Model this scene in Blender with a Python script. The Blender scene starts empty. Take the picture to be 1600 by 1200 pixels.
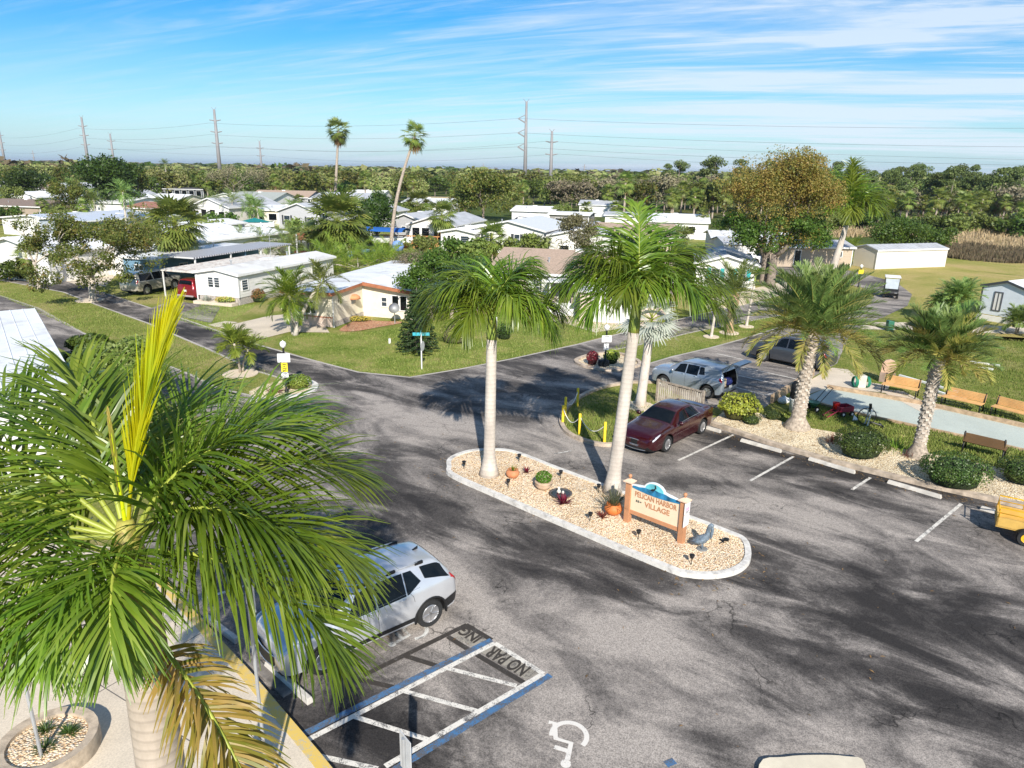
import bpy, bmesh, math, random
import numpy as np
from mathutils import Vector, Matrix, geometry
R=math.radians; PI=math.pi
random.seed(7); rng=np.random.default_rng(11)
C=bpy.context.scene.collection
# ---------------- camera ----------------
CAMH=10.0; FPX=1111.0; PITCH=R(16.8); ROLL=R(-1.0)
fw=Vector((0,math.cos(PITCH),-math.sin(PITCH))); _r=Vector((1,0,0)); _u=_r.cross(fw)
_c,_s=math.cos(ROLL),math.sin(ROLL)
rt=_r*_c-_u*_s; up=_r*_s+_u*_c
cd=bpy.data.cameras.new('camera'); cam=bpy.data.objects.new('camera',cd); C.objects.link(cam)
cd.sensor_width=36; cd.lens=FPX*36/1600; cd.clip_start=.1; cd.clip_end=20000
M3=Matrix((rt,up,-fw)).transposed()
cam.matrix_world=Matrix.Translation((0,0,CAMH))@M3.to_4x4()
bpy.context.scene.camera=cam
def G(px,py,z=0.0):
    "photo pixel -> point on the plane at height z"
    d=fw*FPX+rt*(px-800)+up*(600-py); t=(z-CAMH)/d.z
    return Vector((d.x*t,d.y*t,z))
def HT(b,px,py):
    "height of pixel (px,py) above ground point b"
    d=fw*FPX+rt*(px-800)+up*(600-py)
    return CAMH+d.z*math.hypot(b[0],b[1])/math.hypot(d.x,d.y)
# ---------------- light ----------------
SUN_AZ=R(277); SUN_EL=R(34)
S=bpy.context.scene
w=bpy.data.worlds.new('World'); S.world=w; w.use_nodes=True
nt=w.node_tree; N=nt.nodes; L=nt.links; N.clear()
out=N.new('ShaderNodeOutputWorld'); bg=N.new('ShaderNodeBackground'); bg.inputs[1].default_value=.115
sky=N.new('ShaderNodeTexSky'); sky.sky_type='NISHITA'; sky.sun_disc=False; sky.sun_elevation=SUN_EL; sky.sun_rotation=R(173)
sky.air_density=1.0; sky.dust_density=.0; sky.ozone_density=4.0
hs=N.new('ShaderNodeHueSaturation'); hs.inputs['Saturation'].default_value=1.5; hs.inputs['Value'].default_value=.74
L.new(sky.outputs[0],hs.inputs['Color'])
# cirrus: noise on the plane far overhead (direction divided by its height)
tc=N.new('ShaderNodeTexCoord'); sp=N.new('ShaderNodeSeparateXYZ'); L.new(tc.outputs['Generated'],sp.inputs[0])
def wm(op,a,b=None,c=None,clamp=False):
    n=N.new('ShaderNodeMath'); n.operation=op; n.use_clamp=clamp
    for i,x in enumerate((a,b,c)):
        if x is None: continue
        if isinstance(x,(int,float)): n.inputs[i].default_value=x
        else: L.new(x,n.inputs[i])
    return n.outputs[0]
zz=wm('ADD',wm('MAXIMUM',sp.outputs[2],0.0),.10)
qx=wm('DIVIDE',sp.outputs[0],zz); qy=wm('DIVIDE',sp.outputs[1],zz)
cb=N.new('ShaderNodeCombineXYZ'); L.new(qx,cb.inputs[0]); L.new(qy,cb.inputs[1])
def cloud(rot,sx,sy,sc,det,lo,hi,dist,off):
    mp=N.new('ShaderNodeMapping'); mp.vector_type='TEXTURE'; mp.inputs['Rotation'].default_value=(0,0,R(rot)); mp.inputs['Scale'].default_value=(1/sx,1/sy,1); mp.inputs['Location'].default_value=off
    L.new(cb.outputs[0],mp.inputs[0]); nz=N.new('ShaderNodeTexNoise'); nz.inputs['Scale'].default_value=sc; nz.inputs['Detail'].default_value=det
    nz.inputs['Roughness'].default_value=.62; nz.inputs['Distortion'].default_value=dist; L.new(mp.outputs[0],nz.inputs[0])
    mr=N.new('ShaderNodeMapRange'); mr.interpolation_type='SMOOTHSTEP'; mr.inputs[1].default_value=lo; mr.inputs[2].default_value=hi; L.new(nz.outputs[0],mr.inputs[0]); return mr.outputs[0]
c1=cloud(-18,.30,1.25,.95,9,.36,.72,.9,(3.1,.4,0)); c2=cloud(-12,.16,.5,.8,5,.30,.58,.5,(1.3,7.7,0)); c3=cloud(-22,.40,2.6,1.5,11,.42,.78,1.8,(5.3,2.7,0))
az=wm('ADD',wm('MULTIPLY',wm('DIVIDE',sp.outputs[0],wm('MAXIMUM',sp.outputs[1],.05)),.75),.52,None,True)
cov=wm('ADD',wm('MULTIPLY',wm('MULTIPLY',c1,c2),wm('ADD',wm('MULTIPLY',az,1.7),.12)),wm('MULTIPLY',wm('MULTIPLY',c3,.62),wm('ADD',az,.30)),None,True)
hz=wm('POWER',wm('SUBTRACT',1.0,wm('MAXIMUM',sp.outputs[2],0.0)),13.0)
cov=wm('MULTIPLY',cov,.8,None,True)
hb=N.new('ShaderNodeMix'); hb.data_type='RGBA'; L.new(wm('MULTIPLY',hz,.8,None,True),hb.inputs[0]); L.new(hs.outputs[0],hb.inputs[6]); hb.inputs[7].default_value=(1.2,2.9,4.7,1)
mx=N.new('ShaderNodeMix'); mx.data_type='RGBA'; L.new(cov,mx.inputs[0]); L.new(hb.outputs[2],mx.inputs[6]); mx.inputs[7].default_value=(4.6,5.2,5.9,1)
L.new(mx.outputs[2],bg.inputs[0]); L.new(bg.outputs[0],out.inputs[0])
sl=bpy.data.lights.new('sun','SUN'); sl.energy=4.7; sl.angle=R(.5); sl.color=(1,.945,.86)
so=bpy.data.objects.new('sun',sl); C.objects.link(so)
sv=Vector((math.cos(SUN_AZ)*math.cos(SUN_EL),math.sin(SUN_AZ)*math.cos(SUN_EL),math.sin(SUN_EL)))
so.rotation_euler=sv.to_track_quat('Z','Y').to_euler(); so.location=(0,-20,40)
S.view_settings.view_transform='Standard'; S.view_settings.look='None'; S.view_settings.exposure=.62; S.view_settings.gamma=1
S.render.resolution_x=1024; S.render.resolution_y=768
try: S.cycles.max_bounces=6; S.cycles.transparent_max_bounces=8
except Exception: pass
# ---------------- materials ----------------
MATS={}
def _tree(name):
    m=bpy.data.materials.new(name); m.use_nodes=True; t=m.node_tree; b=t.nodes['Principled BSDF']; return m,t,b
def ramp(t,fac,stops):
    r=t.nodes.new('ShaderNodeValToRGB'); e=r.color_ramp.elements
    while len(e)<len(stops): e.new(.5)
    for i,(p,c) in enumerate(stops): e[i].position=p; e[i].color=(*c,1)
    t.links.new(fac,r.inputs[0]); return r.outputs[0]
def noise(t,scale,detail=4,rough=.55,dist=0,mscale=None,rot=0,coord='Object'):
    tc=t.nodes.new('ShaderNodeTexCoord'); n=t.nodes.new('ShaderNodeTexNoise')
    n.inputs['Scale'].default_value=scale; n.inputs['Detail'].default_value=detail; n.inputs['Roughness'].default_value=rough; n.inputs['Distortion'].default_value=dist
    if mscale:
        mp=t.nodes.new('ShaderNodeMapping'); mp.vector_type='TEXTURE'; mp.inputs['Scale'].default_value=mscale; mp.inputs['Rotation'].default_value=(0,0,R(rot)); t.links.new(tc.outputs[coord],mp.inputs[0]); t.links.new(mp.outputs[0],n.inputs[0])
    else: t.links.new(tc.outputs[coord],n.inputs[0])
    return n.outputs[0]
def mixc(t,f,a,b,mode='MIX'):
    m=t.nodes.new('ShaderNodeMix'); m.data_type='RGBA'; m.blend_type=mode
    for i,x in ((0,f),(6,a),(7,b)):
        if hasattr(x,'is_linked'): t.links.new(x,m.inputs[i])
        elif i==0: m.inputs[0].default_value=x
        else: m.inputs[i].default_value=(*x,1)
    return m.outputs[2]
def tm(t,op,a,b=None,clamp=False):
    n=t.nodes.new('ShaderNodeMath'); n.operation=op; n.use_clamp=clamp
    for i,x in enumerate((a,b)):
        if x is None: continue
        if isinstance(x,(int,float)): n.inputs[i].default_value=x
        else: t.links.new(x,n.inputs[i])
    return n.outputs[0]
def bump(t,b,h,s,d=.02):
    n=t.nodes.new('ShaderNodeBump'); n.inputs['Strength'].default_value=s; n.inputs['Distance'].default_value=d; t.links.new(h,n.inputs['Height']); t.links.new(n.outputs[0],b.inputs['Normal'])
def mat(name,col,rough=.6,metal=0,var=.12,scale=3,spec=.4,bmp=0,bscale=40,coat=0,dirt=None,emis=None):
    "painted / plain surface with slight mottling, optional dirt colour"
    if name in MATS: return MATS[name]
    m,t,b=_tree(name); c=Vector(col)
    n=noise(t,scale,5)
    cc=ramp(t,n,[(.3,tuple(c*(1-var))),(.7,tuple(Vector([min(x*(1+var),.95) for x in c])))])
    if dirt: cc=mixc(t,tm(t,'MULTIPLY',ramp(t,noise(t,scale*.6,7,.7,.6),[(.5,(0,0,0)),(.72,(1,1,1))]),dirt[1]),cc,dirt[0])
    t.links.new(cc,b.inputs['Base Color']); b.inputs['Roughness'].default_value=rough; b.inputs['Metallic'].default_value=metal
    b.inputs['Specular IOR Level'].default_value=spec; b.inputs['Coat Weight'].default_value=coat
    if coat: b.inputs['Coat Roughness'].default_value=.08
    if bmp: bump(t,b,noise(t,bscale,3),bmp,.01)
    MATS[name]=m; return m
def leafmat(name,cols,rough=.5,trans=.3,spec=.35):
    "foliage: colour varies from leaf to leaf, light passes through"
    if name in MATS: return MATS[name]
    m,t,b=_tree(name); g=t.nodes.new('ShaderNodeNewGeometry')
    n=len(cols); fc=tm(t,'ADD',tm(t,'MULTIPLY',g.outputs['Random Per Island'],.42),tm(t,'ADD',tm(t,'MULTIPLY',tm(t,'SUBTRACT',noise(t,1.1,3,.6),.5),1.9),.29),True); c=ramp(t,fc,[(i/(n-1) if n>1 else 0,x) for i,x in enumerate(cols)])
    oi=t.nodes.new('ShaderNodeObjectInfo'); h=t.nodes.new('ShaderNodeHueSaturation')
    t.links.new(c,h.inputs['Color']); t.links.new(tm(t,'ADD',tm(t,'MULTIPLY',oi.outputs['Random'],.5),.78),h.inputs['Value'])
    t.links.new(tm(t,'ADD',tm(t,'MULTIPLY',oi.outputs['Random'],.035),.48),h.inputs['Hue'])
    t.links.new(h.outputs[0],b.inputs['Base Color']); b.inputs['Roughness'].default_value=rough; b.inputs['Specular IOR Level'].default_value=spec
    tr=t.nodes.new('ShaderNodeBsdfTranslucent'); ms=t.nodes.new('ShaderNodeMixShader'); ms.inputs[0].default_value=trans
    h2=t.nodes.new('ShaderNodeHueSaturation'); h2.inputs['Value'].default_value=1.5; h2.inputs['Hue'].default_value=.485; t.links.new(h.outputs[0],h2.inputs['Color']); t.links.new(h2.outputs[0],tr.inputs[0])
    o=t.nodes['Material Output']; t.links.new(b.outputs[0],ms.inputs[1]); t.links.new(tr.outputs[0],ms.inputs[2]); t.links.new(ms.outputs[0],o.inputs[0])
    MATS[name]=m; return m
# ---------------- mesh builder ----------------
class MB:
    def __init__(s): s.v=[]; s.f=[]; s.m=[]; s.mi=0
    def add(s,vs,fs):
        k=len(s.v); s.v+= [tuple(p) for p in vs]; s.f+=[tuple(i+k for i in f) for f in fs]; s.m+=[s.mi]*len(fs); return s
    def box(s,c,d,rz=0,M=None):
        x,y,z=[a/2 for a in d]; vs=[Vector(p) for p in ((-x,-y,-z),(x,-y,-z),(x,y,-z),(-x,y,-z),(-x,-y,z),(x,-y,z),(x,y,z),(-x,y,z))]
        Rm=M if M is not None else Matrix.Rotation(rz,3,'Z')
        return s.add([Rm@p+Vector(c) for p in vs],[(0,3,2,1),(4,5,6,7),(0,1,5,4),(1,2,6,5),(2,3,7,6),(3,0,4,7)])
    def bb(s,x0,y0,z0,x1,y1,z1): return s.box(((x0+x1)/2,(y0+y1)/2,(z0+z1)/2),(abs(x1-x0),abs(y1-y0),abs(z1-z0)))
    def tube(s,P,rad,n=8,cap=True,closed=False):
        P=[Vector(p) for p in P]
        if not hasattr(rad,'__len__'): rad=[rad]*len(P)
        k=len(P); vs=[]; prev=None
        for i,p in enumerate(P):
            if closed: t=(P[(i+1)%k]-P[i-1])
            else: t=(P[min(i+1,k-1)]-P[max(i-1,0)])
            t.normalize()
            if prev is None:
                a=Vector((0,0,1)) if abs(t.z)<.9 else Vector((1,0,0)); x=t.cross(a).normalized()
            else: x=(prev-t*prev.dot(t)).normalized()
            prev=x; y=t.cross(x)
            for j in range(n):
                q=2*PI*j/n; vs.append(p+(x*math.cos(q)+y*math.sin(q))*rad[i])
        fs=[]
        for i in range(k if closed else k-1):
            a=i*n; b=((i+1)%k)*n
            for j in range(n): fs.append((a+j,a+(j+1)%n,b+(j+1)%n,b+j))
        if cap and not closed: fs.append(tuple(range(n))[::-1]); fs.append(tuple(range((k-1)*n,k*n)))
        return s.add(vs,fs)
    def lathe(s,prof,n=16,c=(0,0,0),sx=1,sy=1,M=None):
        vs=[]; fs=[]
        for r,z in prof:
            for j in range(n):
                q=2*PI*j/n; p=Vector((r*math.cos(q)*sx,r*math.sin(q)*sy,z))
                if M is not None: p=M@p
                vs.append(p+Vector(c))
        k=len(prof)
        for i in range(k-1):
            for j in range(n): fs.append((i*n+j,i*n+(j+1)%n,(i+1)*n+(j+1)%n,(i+1)*n+j))
        if prof[0][0]>1e-4: fs.append(tuple(range(n))[::-1])
        if prof[-1][0]>1e-4: fs.append(tuple(range((k-1)*n,k*n)))
        return s.add(vs,fs)
    def prism(s,poly,z0,z1,M=None):
        "polygon in xy extruded from z0 to z1 (tessellated caps)"
        P=[Vector((p[0],p[1],0)) for p in poly]; n=len(P)
        if sum(P[i].x*P[(i+1)%n].y-P[(i+1)%n].x*P[i].y for i in range(n))<0: P=P[::-1]
        tri=geometry.tessellate_polygon([P]); vs=[Vector((p.x,p.y,z0)) for p in P]+[Vector((p.x,p.y,z1)) for p in P]
        fs=[]
        for t in tri:
            a,b,c=t
            if (P[b]-P[a]).cross(P[c]-P[a]).z<0: a,b,c=a,c,b
            fs.append((a+n,b+n,c+n)); fs.append((c,b,a))
        for i in range(n): fs.append((i,(i+1)%n,n+(i+1)%n,n+i))
        if M is not None: vs=[M@v for v in vs]
        return s.add(vs,fs)
    def build(s,name,mats,parent=None,smooth=False,ang=None,bevel=0):
        me=bpy.data.meshes.new(name); me.from_pydata(s.v,[],s.f)
        if not isinstance(mats,(list,tuple)): mats=[mats]
        for m in mats: me.materials.append(m)
        if len(mats)>1: me.polygons.foreach_set('material_index',s.m)
        if smooth: me.shade_smooth()
        if ang: me.shade_smooth(); me.set_sharp_from_angle(angle=R(ang))
        me.update(); o=bpy.data.objects.new(name,me); C.objects.link(o)
        if parent: o.parent=parent
        if bevel:
            b=o.modifiers.new('bevel','BEVEL'); b.width=bevel; b.segments=2; b.limit_method='ANGLE'
        return o
def tag(o,label=None,cat=None,group=None,kind=None):
    if label: o['label']=label
    if cat: o['category']=cat
    if group: o['group']=group
    if kind: o['kind']=kind
    return o
def thing(name,label,cat,loc=(0,0,0),rz=0,group=None):
    o=bpy.data.objects.new(name,None); C.objects.link(o); o.empty_display_size=.2
    o.location=loc; o.rotation_euler=(0,0,rz); return tag(o,label,cat,group)
def kids(o): return [c for c in bpy.data.objects if c.parent==o]
KID={}
def copy_thing(o,loc,rz=0,label=None,sc=1,group=None,cat=None):
    r=o.copy(); C.objects.link(r); r.location=loc; r.rotation_euler=(0,0,rz); r.scale=(sc,)*3 if not hasattr(sc,'__len__') else sc
    if label: r['label']=label
    if group: r['group']=group
    if cat: r['category']=cat
    if o.name not in KID: KID[o.name]=[(c,kids(c)) for c in kids(o)]
    for c,gs in KID[o.name]:
        d=c.copy(); C.objects.link(d); d.parent=r
        for g in gs: e=g.copy(); C.objects.link(e); e.parent=d
    return r
def smooth_poly(P,n=6,closed=True):
    "Catmull-Rom through the points"
    P=[Vector(p) for p in P]; k=len(P); o=[]
    for i in range(k if closed else k-1):
        g=lambda j: P[j%k] if closed else P[min(max(j,0),k-1)]
        a,b,c,d=g(i-1),g(i),g(i+1),g(i+2)
        for q in range(n):
            t=q/n; o.append(.5*((2*b)+(c-a)*t+(2*a-5*b+4*c-d)*t*t+(3*b-a-3*c+d)*t**3))
    if not closed: o.append(P[-1])
    return o
def sheet(name,pts,z,m,thick=0,label=None):
    mb=MB()
    if thick: mb.prism(pts,z-thick,z)
    else:
        P=[Vector((p[0],p[1],0)) for p in pts]; fs=[]
        for a,b,c in geometry.tessellate_polygon([P]):
            if (P[b]-P[a]).cross(P[c]-P[a]).z<0: a,b,c=a,c,b
            fs.append((a,b,c))
        mb.add([(p.x,p.y,z) for p in P],fs)
    o=mb.build(name,m); o['kind']='structure'; return o
def px(*a,z=0): return [G(x,y,z) for x,y in a]
def ribbon(name,pts,wd,z,m,closed=False,h=0,side=0):
    "strip of width wd along a polyline; side -1/1 shifts it to one side"
    P=[Vector((p[0],p[1],0)) for p in pts]; k=len(P); vs=[]
    for i,p in enumerate(P):
        t=(P[(i+1)%k]-P[i-1]) if closed else (P[min(i+1,k-1)]-P[max(i-1,0)])
        t.normalize(); n=Vector((-t.y,t.x,0)); a=p+n*wd*(.5+side*.5); b=p-n*wd*(.5-side*.5)
        vs+=[(a.x,a.y,z+h),(b.x,b.y,z+h)]+([(a.x,a.y,z-.05),(b.x,b.y,z-.05)] if h else [])
    mb=MB(); q=4 if h else 2; fs=[]
    for i in range(k if closed else k-1):
        a=i*q; b=((i+1)%k)*q; fs.append((a+1,b+1,b,a))
        if h: fs+=[(a,b,b+2,a+2),(a+3,b+3,b+1,a+1)]
    if h and not closed: e=(k-1)*4; fs+=[(0,2,3,1),(e+1,e+3,e+2,e)]
    mb.add(vs,fs); o=mb.build(name,m); o['kind']='structure'; return o
# ---------------- ground materials ----------------
def asphalt_mat():
    m,t,b=_tree('asphalt')
    big=noise(t,.30,3,.6,1.0,(1.8,1,1),-35); mid=noise(t,.62,6,.66,1.2,(2.2,1,1),-35); fine=noise(t,38,3,.75); sp=noise(t,9,4,.7)
    f=tm(t,'ADD',tm(t,'MULTIPLY',big,.55),tm(t,'MULTIPLY',mid,.62))
    f=tm(t,'ADD',f,tm(t,'MULTIPLY',tm(t,'SUBTRACT',sp,.5),.16))
    # long dark sealer band running from the island end to the right
    tc=t.nodes.new('ShaderNodeTexCoord'); s=t.nodes.new('ShaderNodeSeparateXYZ'); t.links.new(tc.outputs['Object'],s.inputs[0])
    for (ax,ay),(bx,by),wd,k in [((G(*p)[0],G(*p)[1]),(G(*q)[0],G(*q)[1]),wd,k) for p,q,wd,k in (((1180,885),(1680,1045),2.2,.15),((1010,885),(1190,905),.8,.14),((1150,990),(1400,1060),1.8,.12),((900,660),(1180,770),1.5,-.08),((640,900),(900,960),1.6,-.07),((980,1010),(1250,1130),1.4,-.10),((600,650),(760,680),1.8,-.08),((1110,682),(1600,814),1.1,.16),((400,1110),(640,1170),1.6,.16),((520,565),(900,550),1.3,.14),((520,720),(640,830),1.9,.12),((820,850),(960,930),1.3,.13),((1200,730),(1420,800),1.0,.12),((1480,1080),(1620,1200),1.6,.14),((0,420),(520,600),2.6,.12))]:
        dx,dy=bx-ax,by-ay; l=math.hypot(dx,dy); dx/=l; dy/=l
        u=tm(t,'ADD',tm(t,'MULTIPLY',s.outputs[0],dx),tm(t,'ADD',tm(t,'MULTIPLY',s.outputs[1],dy),-(ax*dx+ay*dy)))
        v=tm(t,'ADD',tm(t,'MULTIPLY',s.outputs[0],-dy),tm(t,'ADD',tm(t,'MULTIPLY',s.outputs[1],dx),-(-ax*dy+ay*dx)))
        uc=tm(t,'SUBTRACT',u,tm(t,'MINIMUM',tm(t,'MAXIMUM',u,0.),l)); d=tm(t,'SQRT',tm(t,'ADD',tm(t,'MULTIPLY',v,v),tm(t,'MULTIPLY',uc,uc)))
        d=tm(t,'ADD',d,tm(t,'MULTIPLY',tm(t,'SUBTRACT',mid,.5),wd*1.6))
        g=tm(t,'SUBTRACT',1.,tm(t,'DIVIDE',d,wd),True)
        f=tm(t,'SUBTRACT',f,tm(t,'MULTIPLY',g,k))
    c=ramp(t,f,[(.37,(.030,.027,.026)),(.495,(.080,.072,.067)),(.57,(.178,.160,.146)),(.68,(.345,.308,.275))])
    c=mixc(t,1,c,ramp(t,fine,[(.34,(.5,.5,.5)),(.62,(1.35,1.33,1.3))]),'MULTIPLY')
    # cracks
    vo=t.nodes.new('ShaderNodeTexVoronoi'); vo.feature='DISTANCE_TO_EDGE'; vo.inputs['Scale'].default_value=.33
    n2=t.nodes.new('ShaderNodeTexNoise'); n2.inputs['Scale'].default_value=1.4; n2.inputs['Detail'].default_value=6
    t.links.new(tc.outputs['Object'],n2.inputs[0]); va=t.nodes.new('ShaderNodeVectorMath'); va.operation='MULTIPLY_ADD'; t.links.new(n2.outputs['Color'],va.inputs[0]); va.inputs[1].default_value=(1.8,1.8,0); t.links.new(tc.outputs['Object'],va.inputs[2]); t.links.new(va.outputs[0],vo.inputs['Vector'])
    cr=ramp(t,vo.outputs['Distance'],[(.0,(.22,.22,.22)),(.009,(1,1,1))]); msk=ramp(t,noise(t,.5,2),[(.5,(0,0,0)),(.6,(1,1,1))])
    c=mixc(t,msk,c,mixc(t,1,c,cr,'MULTIPLY'))
    t.links.new(c,b.inputs['Base Color']); b.inputs['Roughness'].default_value=.88; b.inputs['Specular IOR Level'].default_value=.25
    bump(t,b,fine,.35,.012); return m
def grass_mat(name,a,bb,cc,sc=.25):
    m,t,b=_tree(name); n1=noise(t,sc,5,.65,.5); n2=noise(t,7,6,.75); n3=noise(t,60,3,.8)
    c=ramp(t,tm(t,'ADD',tm(t,'MULTIPLY',n1,.62),tm(t,'MULTIPLY',n2,.46)),[(.44,a),(.53,bb),(.63,cc)])
    c=mixc(t,1,c,ramp(t,n3,[(.3,(.5,.52,.5)),(.65,(1.3,1.3,1.25))]),'MULTIPLY')
    t.links.new(c,b.inputs['Base Color']); b.inputs['Roughness'].default_value=.95; b.inputs['Specular IOR Level'].default_value=.1
    bump(t,b,n3,.9,.05); return m
def gravel_mat(name,cols,sc=26):
    m,t,b=_tree(name); tc=t.nodes.new('ShaderNodeTexCoord'); v=t.nodes.new('ShaderNodeTexVoronoi'); v.inputs['Scale'].default_value=sc; t.links.new(tc.outputs['Object'],v.inputs['Vector'])
    s=t.nodes.new('ShaderNodeSeparateColor'); t.links.new(v.outputs['Color'],s.inputs[0])
    c=ramp(t,s.outputs[0],[(i/(len(cols)-1),x) for i,x in enumerate(cols)])
    c=mixc(t,1,c,ramp(t,v.outputs['Distance'],[(.45,(1,1,1)),(.85,(.42,.34,.27))]),'MULTIPLY')
    c=mixc(t,1,c,ramp(t,noise(t,.8,4),[(.35,(.8,.78,.75)),(.6,(1.05,1.05,1.05))]),'MULTIPLY')
    t.links.new(c,b.inputs['Base Color']); b.inputs['Roughness'].default_value=.85
    bump(t,b,tm(t,'SUBTRACT',1.,v.outputs['Distance']),1,.03); return m
def paint_mat(name,col,wear=.5,under=(.09,.085,.085),sc=5):
    m,t,b=_tree(name); n=noise(t,sc,7,.75,.3); n2=noise(t,45,2,.8)
    f=ramp(t,tm(t,'ADD',tm(t,'MULTIPLY',n,.6),tm(t,'MULTIPLY',n2,.4)),[(wear-.03,(0,0,0)),(wear+.05,(1,1,1))])
    t.links.new(mixc(t,f,under,col),b.inputs['Base Color']); b.inputs['Roughness'].default_value=.8; return m
def concrete_mat(name,col,dark=.75):
    m,t,b=_tree(name); c=Vector(col); n=noise(t,.7,6,.65,.3); f=noise(t,30,3,.7)
    k=ramp(t,n,[(.3,tuple(c*dark)),(.62,tuple(c))]); k=mixc(t,1,k,ramp(t,f,[(.3,(.82,.82,.82)),(.6,(1.08,1.08,1.08))]),'MULTIPLY')
    t.links.new(k,b.inputs['Base Color']); b.inputs['Roughness'].default_value=.9; bump(t,b,f,.25,.01); return m
ASPH=asphalt_mat()
LAWN=grass_mat('lawn_grass',(.42,.34,.16),(.26,.265,.07),(.16,.20,.035))
LAWN2=grass_mat('dry_lawn',(.48,.36,.16),(.39,.33,.11),(.26,.27,.06),.14)
LAWN3=grass_mat('bright_lawn',(.38,.33,.13),(.22,.25,.055),(.12,.18,.025),.45)
FIELD=grass_mat('field_grass',(.13,.12,.045),(.08,.105,.025),(.05,.08,.016),.02)
GRAVEL=gravel_mat('yellow_gravel',[(.84,.59,.33),(.88,.71,.49),(.92,.82,.67),(.70,.44,.22),(.90,.75,.53)])
GRAVEL2=gravel_mat('pale_gravel',[(.76,.60,.36),(.85,.72,.50),(.88,.80,.62),(.64,.46,.25)],20)
CONC=concrete_mat('concrete',(.52,.45,.35)); CONC2=concrete_mat('pale_concrete',(.62,.53,.41),.82); CURB=concrete_mat('curb_concrete',(.45,.41,.36))
WPAINT=paint_mat('white_paint',(.66,.62,.55),.445); WPAINT2=paint_mat('worn_white_paint',(.62,.60,.55),.47); BPAINT=paint_mat('blue_paint',(.05,.15,.30),.485); DPAINT=paint_mat('black_paint',(.035,.028,.022),.40,(.12,.11,.1)); YPAINT=paint_mat('yellow_paint',(.62,.43,.10),.44,(.42,.38,.30))
BEIGEP=paint_mat('faded_paint_panel',(.30,.27,.22),.46,(.10,.09,.08))
WATER,_t,_b=_tree('water'); _b.inputs['Base Color'].default_value=(.012,.018,.014,1); _b.inputs['Roughness'].default_value=.06; bump(_t,_b,noise(_t,2.5,4),.2,.05)
# ---------------- ground sheets ----------------
sheet('ground',[(-9000,-60),(9000,-60),(9000,14000),(-9000,14000)],0,FIELD)
sheet('lawn',[(-140,8),(-24,8),(8,4),(60,-8),(60,100),(46,120),(-30,135),(-140,135)],.004,LAWN)
sheet('grass_field',px((1225,398),(1480,420),(1600,432),(1750,450),(1750,545),(1540,530),(1420,500),(1432,465),(1345,430),(1290,420)),.008,LAWN2)
sheet('grass_field',px((1440,385),(1490,386),(1600,410),(1700,425),(1700,440),(1480,420),(1300,417),(1310,405)),.012,LAWN2)
sheet('bright_lawn',px((1330,512),(1600,528),(1700,540),(1700,690),(1440,628),(1345,598),(1300,575),(1318,535)),.008,LAWN3)
sheet('front_lawn',smooth_poly(px((420,527),(480,520),(560,520),(700,500),(860,480),(1000,505),(900,536),(800,558),(720,574),(640,586),(560,579),(480,559),(430,540)),4),.008,LAWN3)
lot=px((-200,345),(0,406),(80,430),(160,457),(270,493),(400,538),(480,561),(560,582),(640,590),(720,577),(800,561),(900,539),(1000,514),(1100,490),(1190,471),(1260,474),(1330,487),(1358,476),(1366,462),(1350,450),(1310,441),(1250,433),(1200,428),(1150,425),(1150,412),(1215,404),(1300,417),(1345,427),(1400,441),(1425,460),(1418,478),(1380,496),(1352,506),(1325,530),(1308,568),(1248,602),(1190,640),(1112,664),(1200,694),(1300,724),(1450,761),(1600,794),(1800,842))
lot+=[Vector(p) for p in ((30,12,0),(30,-8,0),(-.5,-8,0),(-.5,6.6,0),(-3.5,9.9,0),(-5.4,11.9,0),(-10.2,16.8,0),(-10.8,22,0))]+px((330,662),(250,622),(200,600),(100,548),(0,503),(-200,415))
sheet('road',lot,.016,ASPH)
med=px((-200,405),(0,440),(100,457),(160,480),(230,505),(330,548),(400,582),(440,594),(478,600),(492,606),(478,615),(420,625),(340,607),(300,587),(250,567),(130,521),(60,482),(0,466),(-200,402))
med=px((-200,385),(0,438),(100,457),(160,480),(230,505),(330,548),(400,580),(440,592),(478,598),(492,606),(478,616),(420,625),(340,607),(300,587),(250,567),(130,521),(60,482),(0,462),(-200,395))
sheet('median_lawn',med,.020,LAWN)
ribbon('kerb',px((0,438),(100,457),(160,480),(230,505),(330,548),(400,580),(440,592),(478,598),(492,606),(478,616),(420,625),(340,607),(300,587),(250,567),(130,521),(60,482),(0,462)),.16,.024,CURB)
tip=sheet('gravel_bed',smooth_poly(px((390,612),(420,600),(452,594),(480,598),(492,606),(478,616),(430,624),(400,622)),4),.028,GRAVEL2)
ribbon('kerb',smooth_poly(px((390,626),(432,626),(478,617),(493,606),(482,598),(455,592)),5,False),.3,.024,mat('white_kerb',(.64,.61,.56),.85,scale=5,var=.12,bmp=.3,dirt=((.22,.20,.18),.75)),h=.10)
ribbon('kerb',px((160,457),(270,493),(400,538),(480,561),(560,582),(640,590),(720,577),(800,561),(900,539),(1000,514),(1100,490),(1190,471)),.16,.020,CURB)
rmed=px((903,562),(940,551),(1000,539),(1084,519),(1150,506),(1225,492),(1248,496),(1230,508),(1165,529),(1110,544),(1050,558),(1000,573),(960,578),(925,575),(907,570))
sheet('median_lawn',rmed,.020,LAWN3); ribbon('kerb',rmed,.16,.024,CURB,True)
GB=smooth_poly(px((901,564),(925,556),(960,553),(985,560),(1000,571),(965,580),(925,577),(906,571)),4)
sheet('gravel_bed',GB,.030,GRAVEL2); ribbon('kerb',GB,.22,.03,mat('stone_kerb',(.42,.34,.26),.9,bmp=.8,scale=4,var=.4),True,h=.1)
pen=smooth_poly(px((1025,598),(980,600),(930,611),(893,632),(877,655),(884,676),(910,690),(948,698),(985,690),(1035,652),(1108,655),(1130,640),(1100,634),(1030,606)),4)
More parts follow.
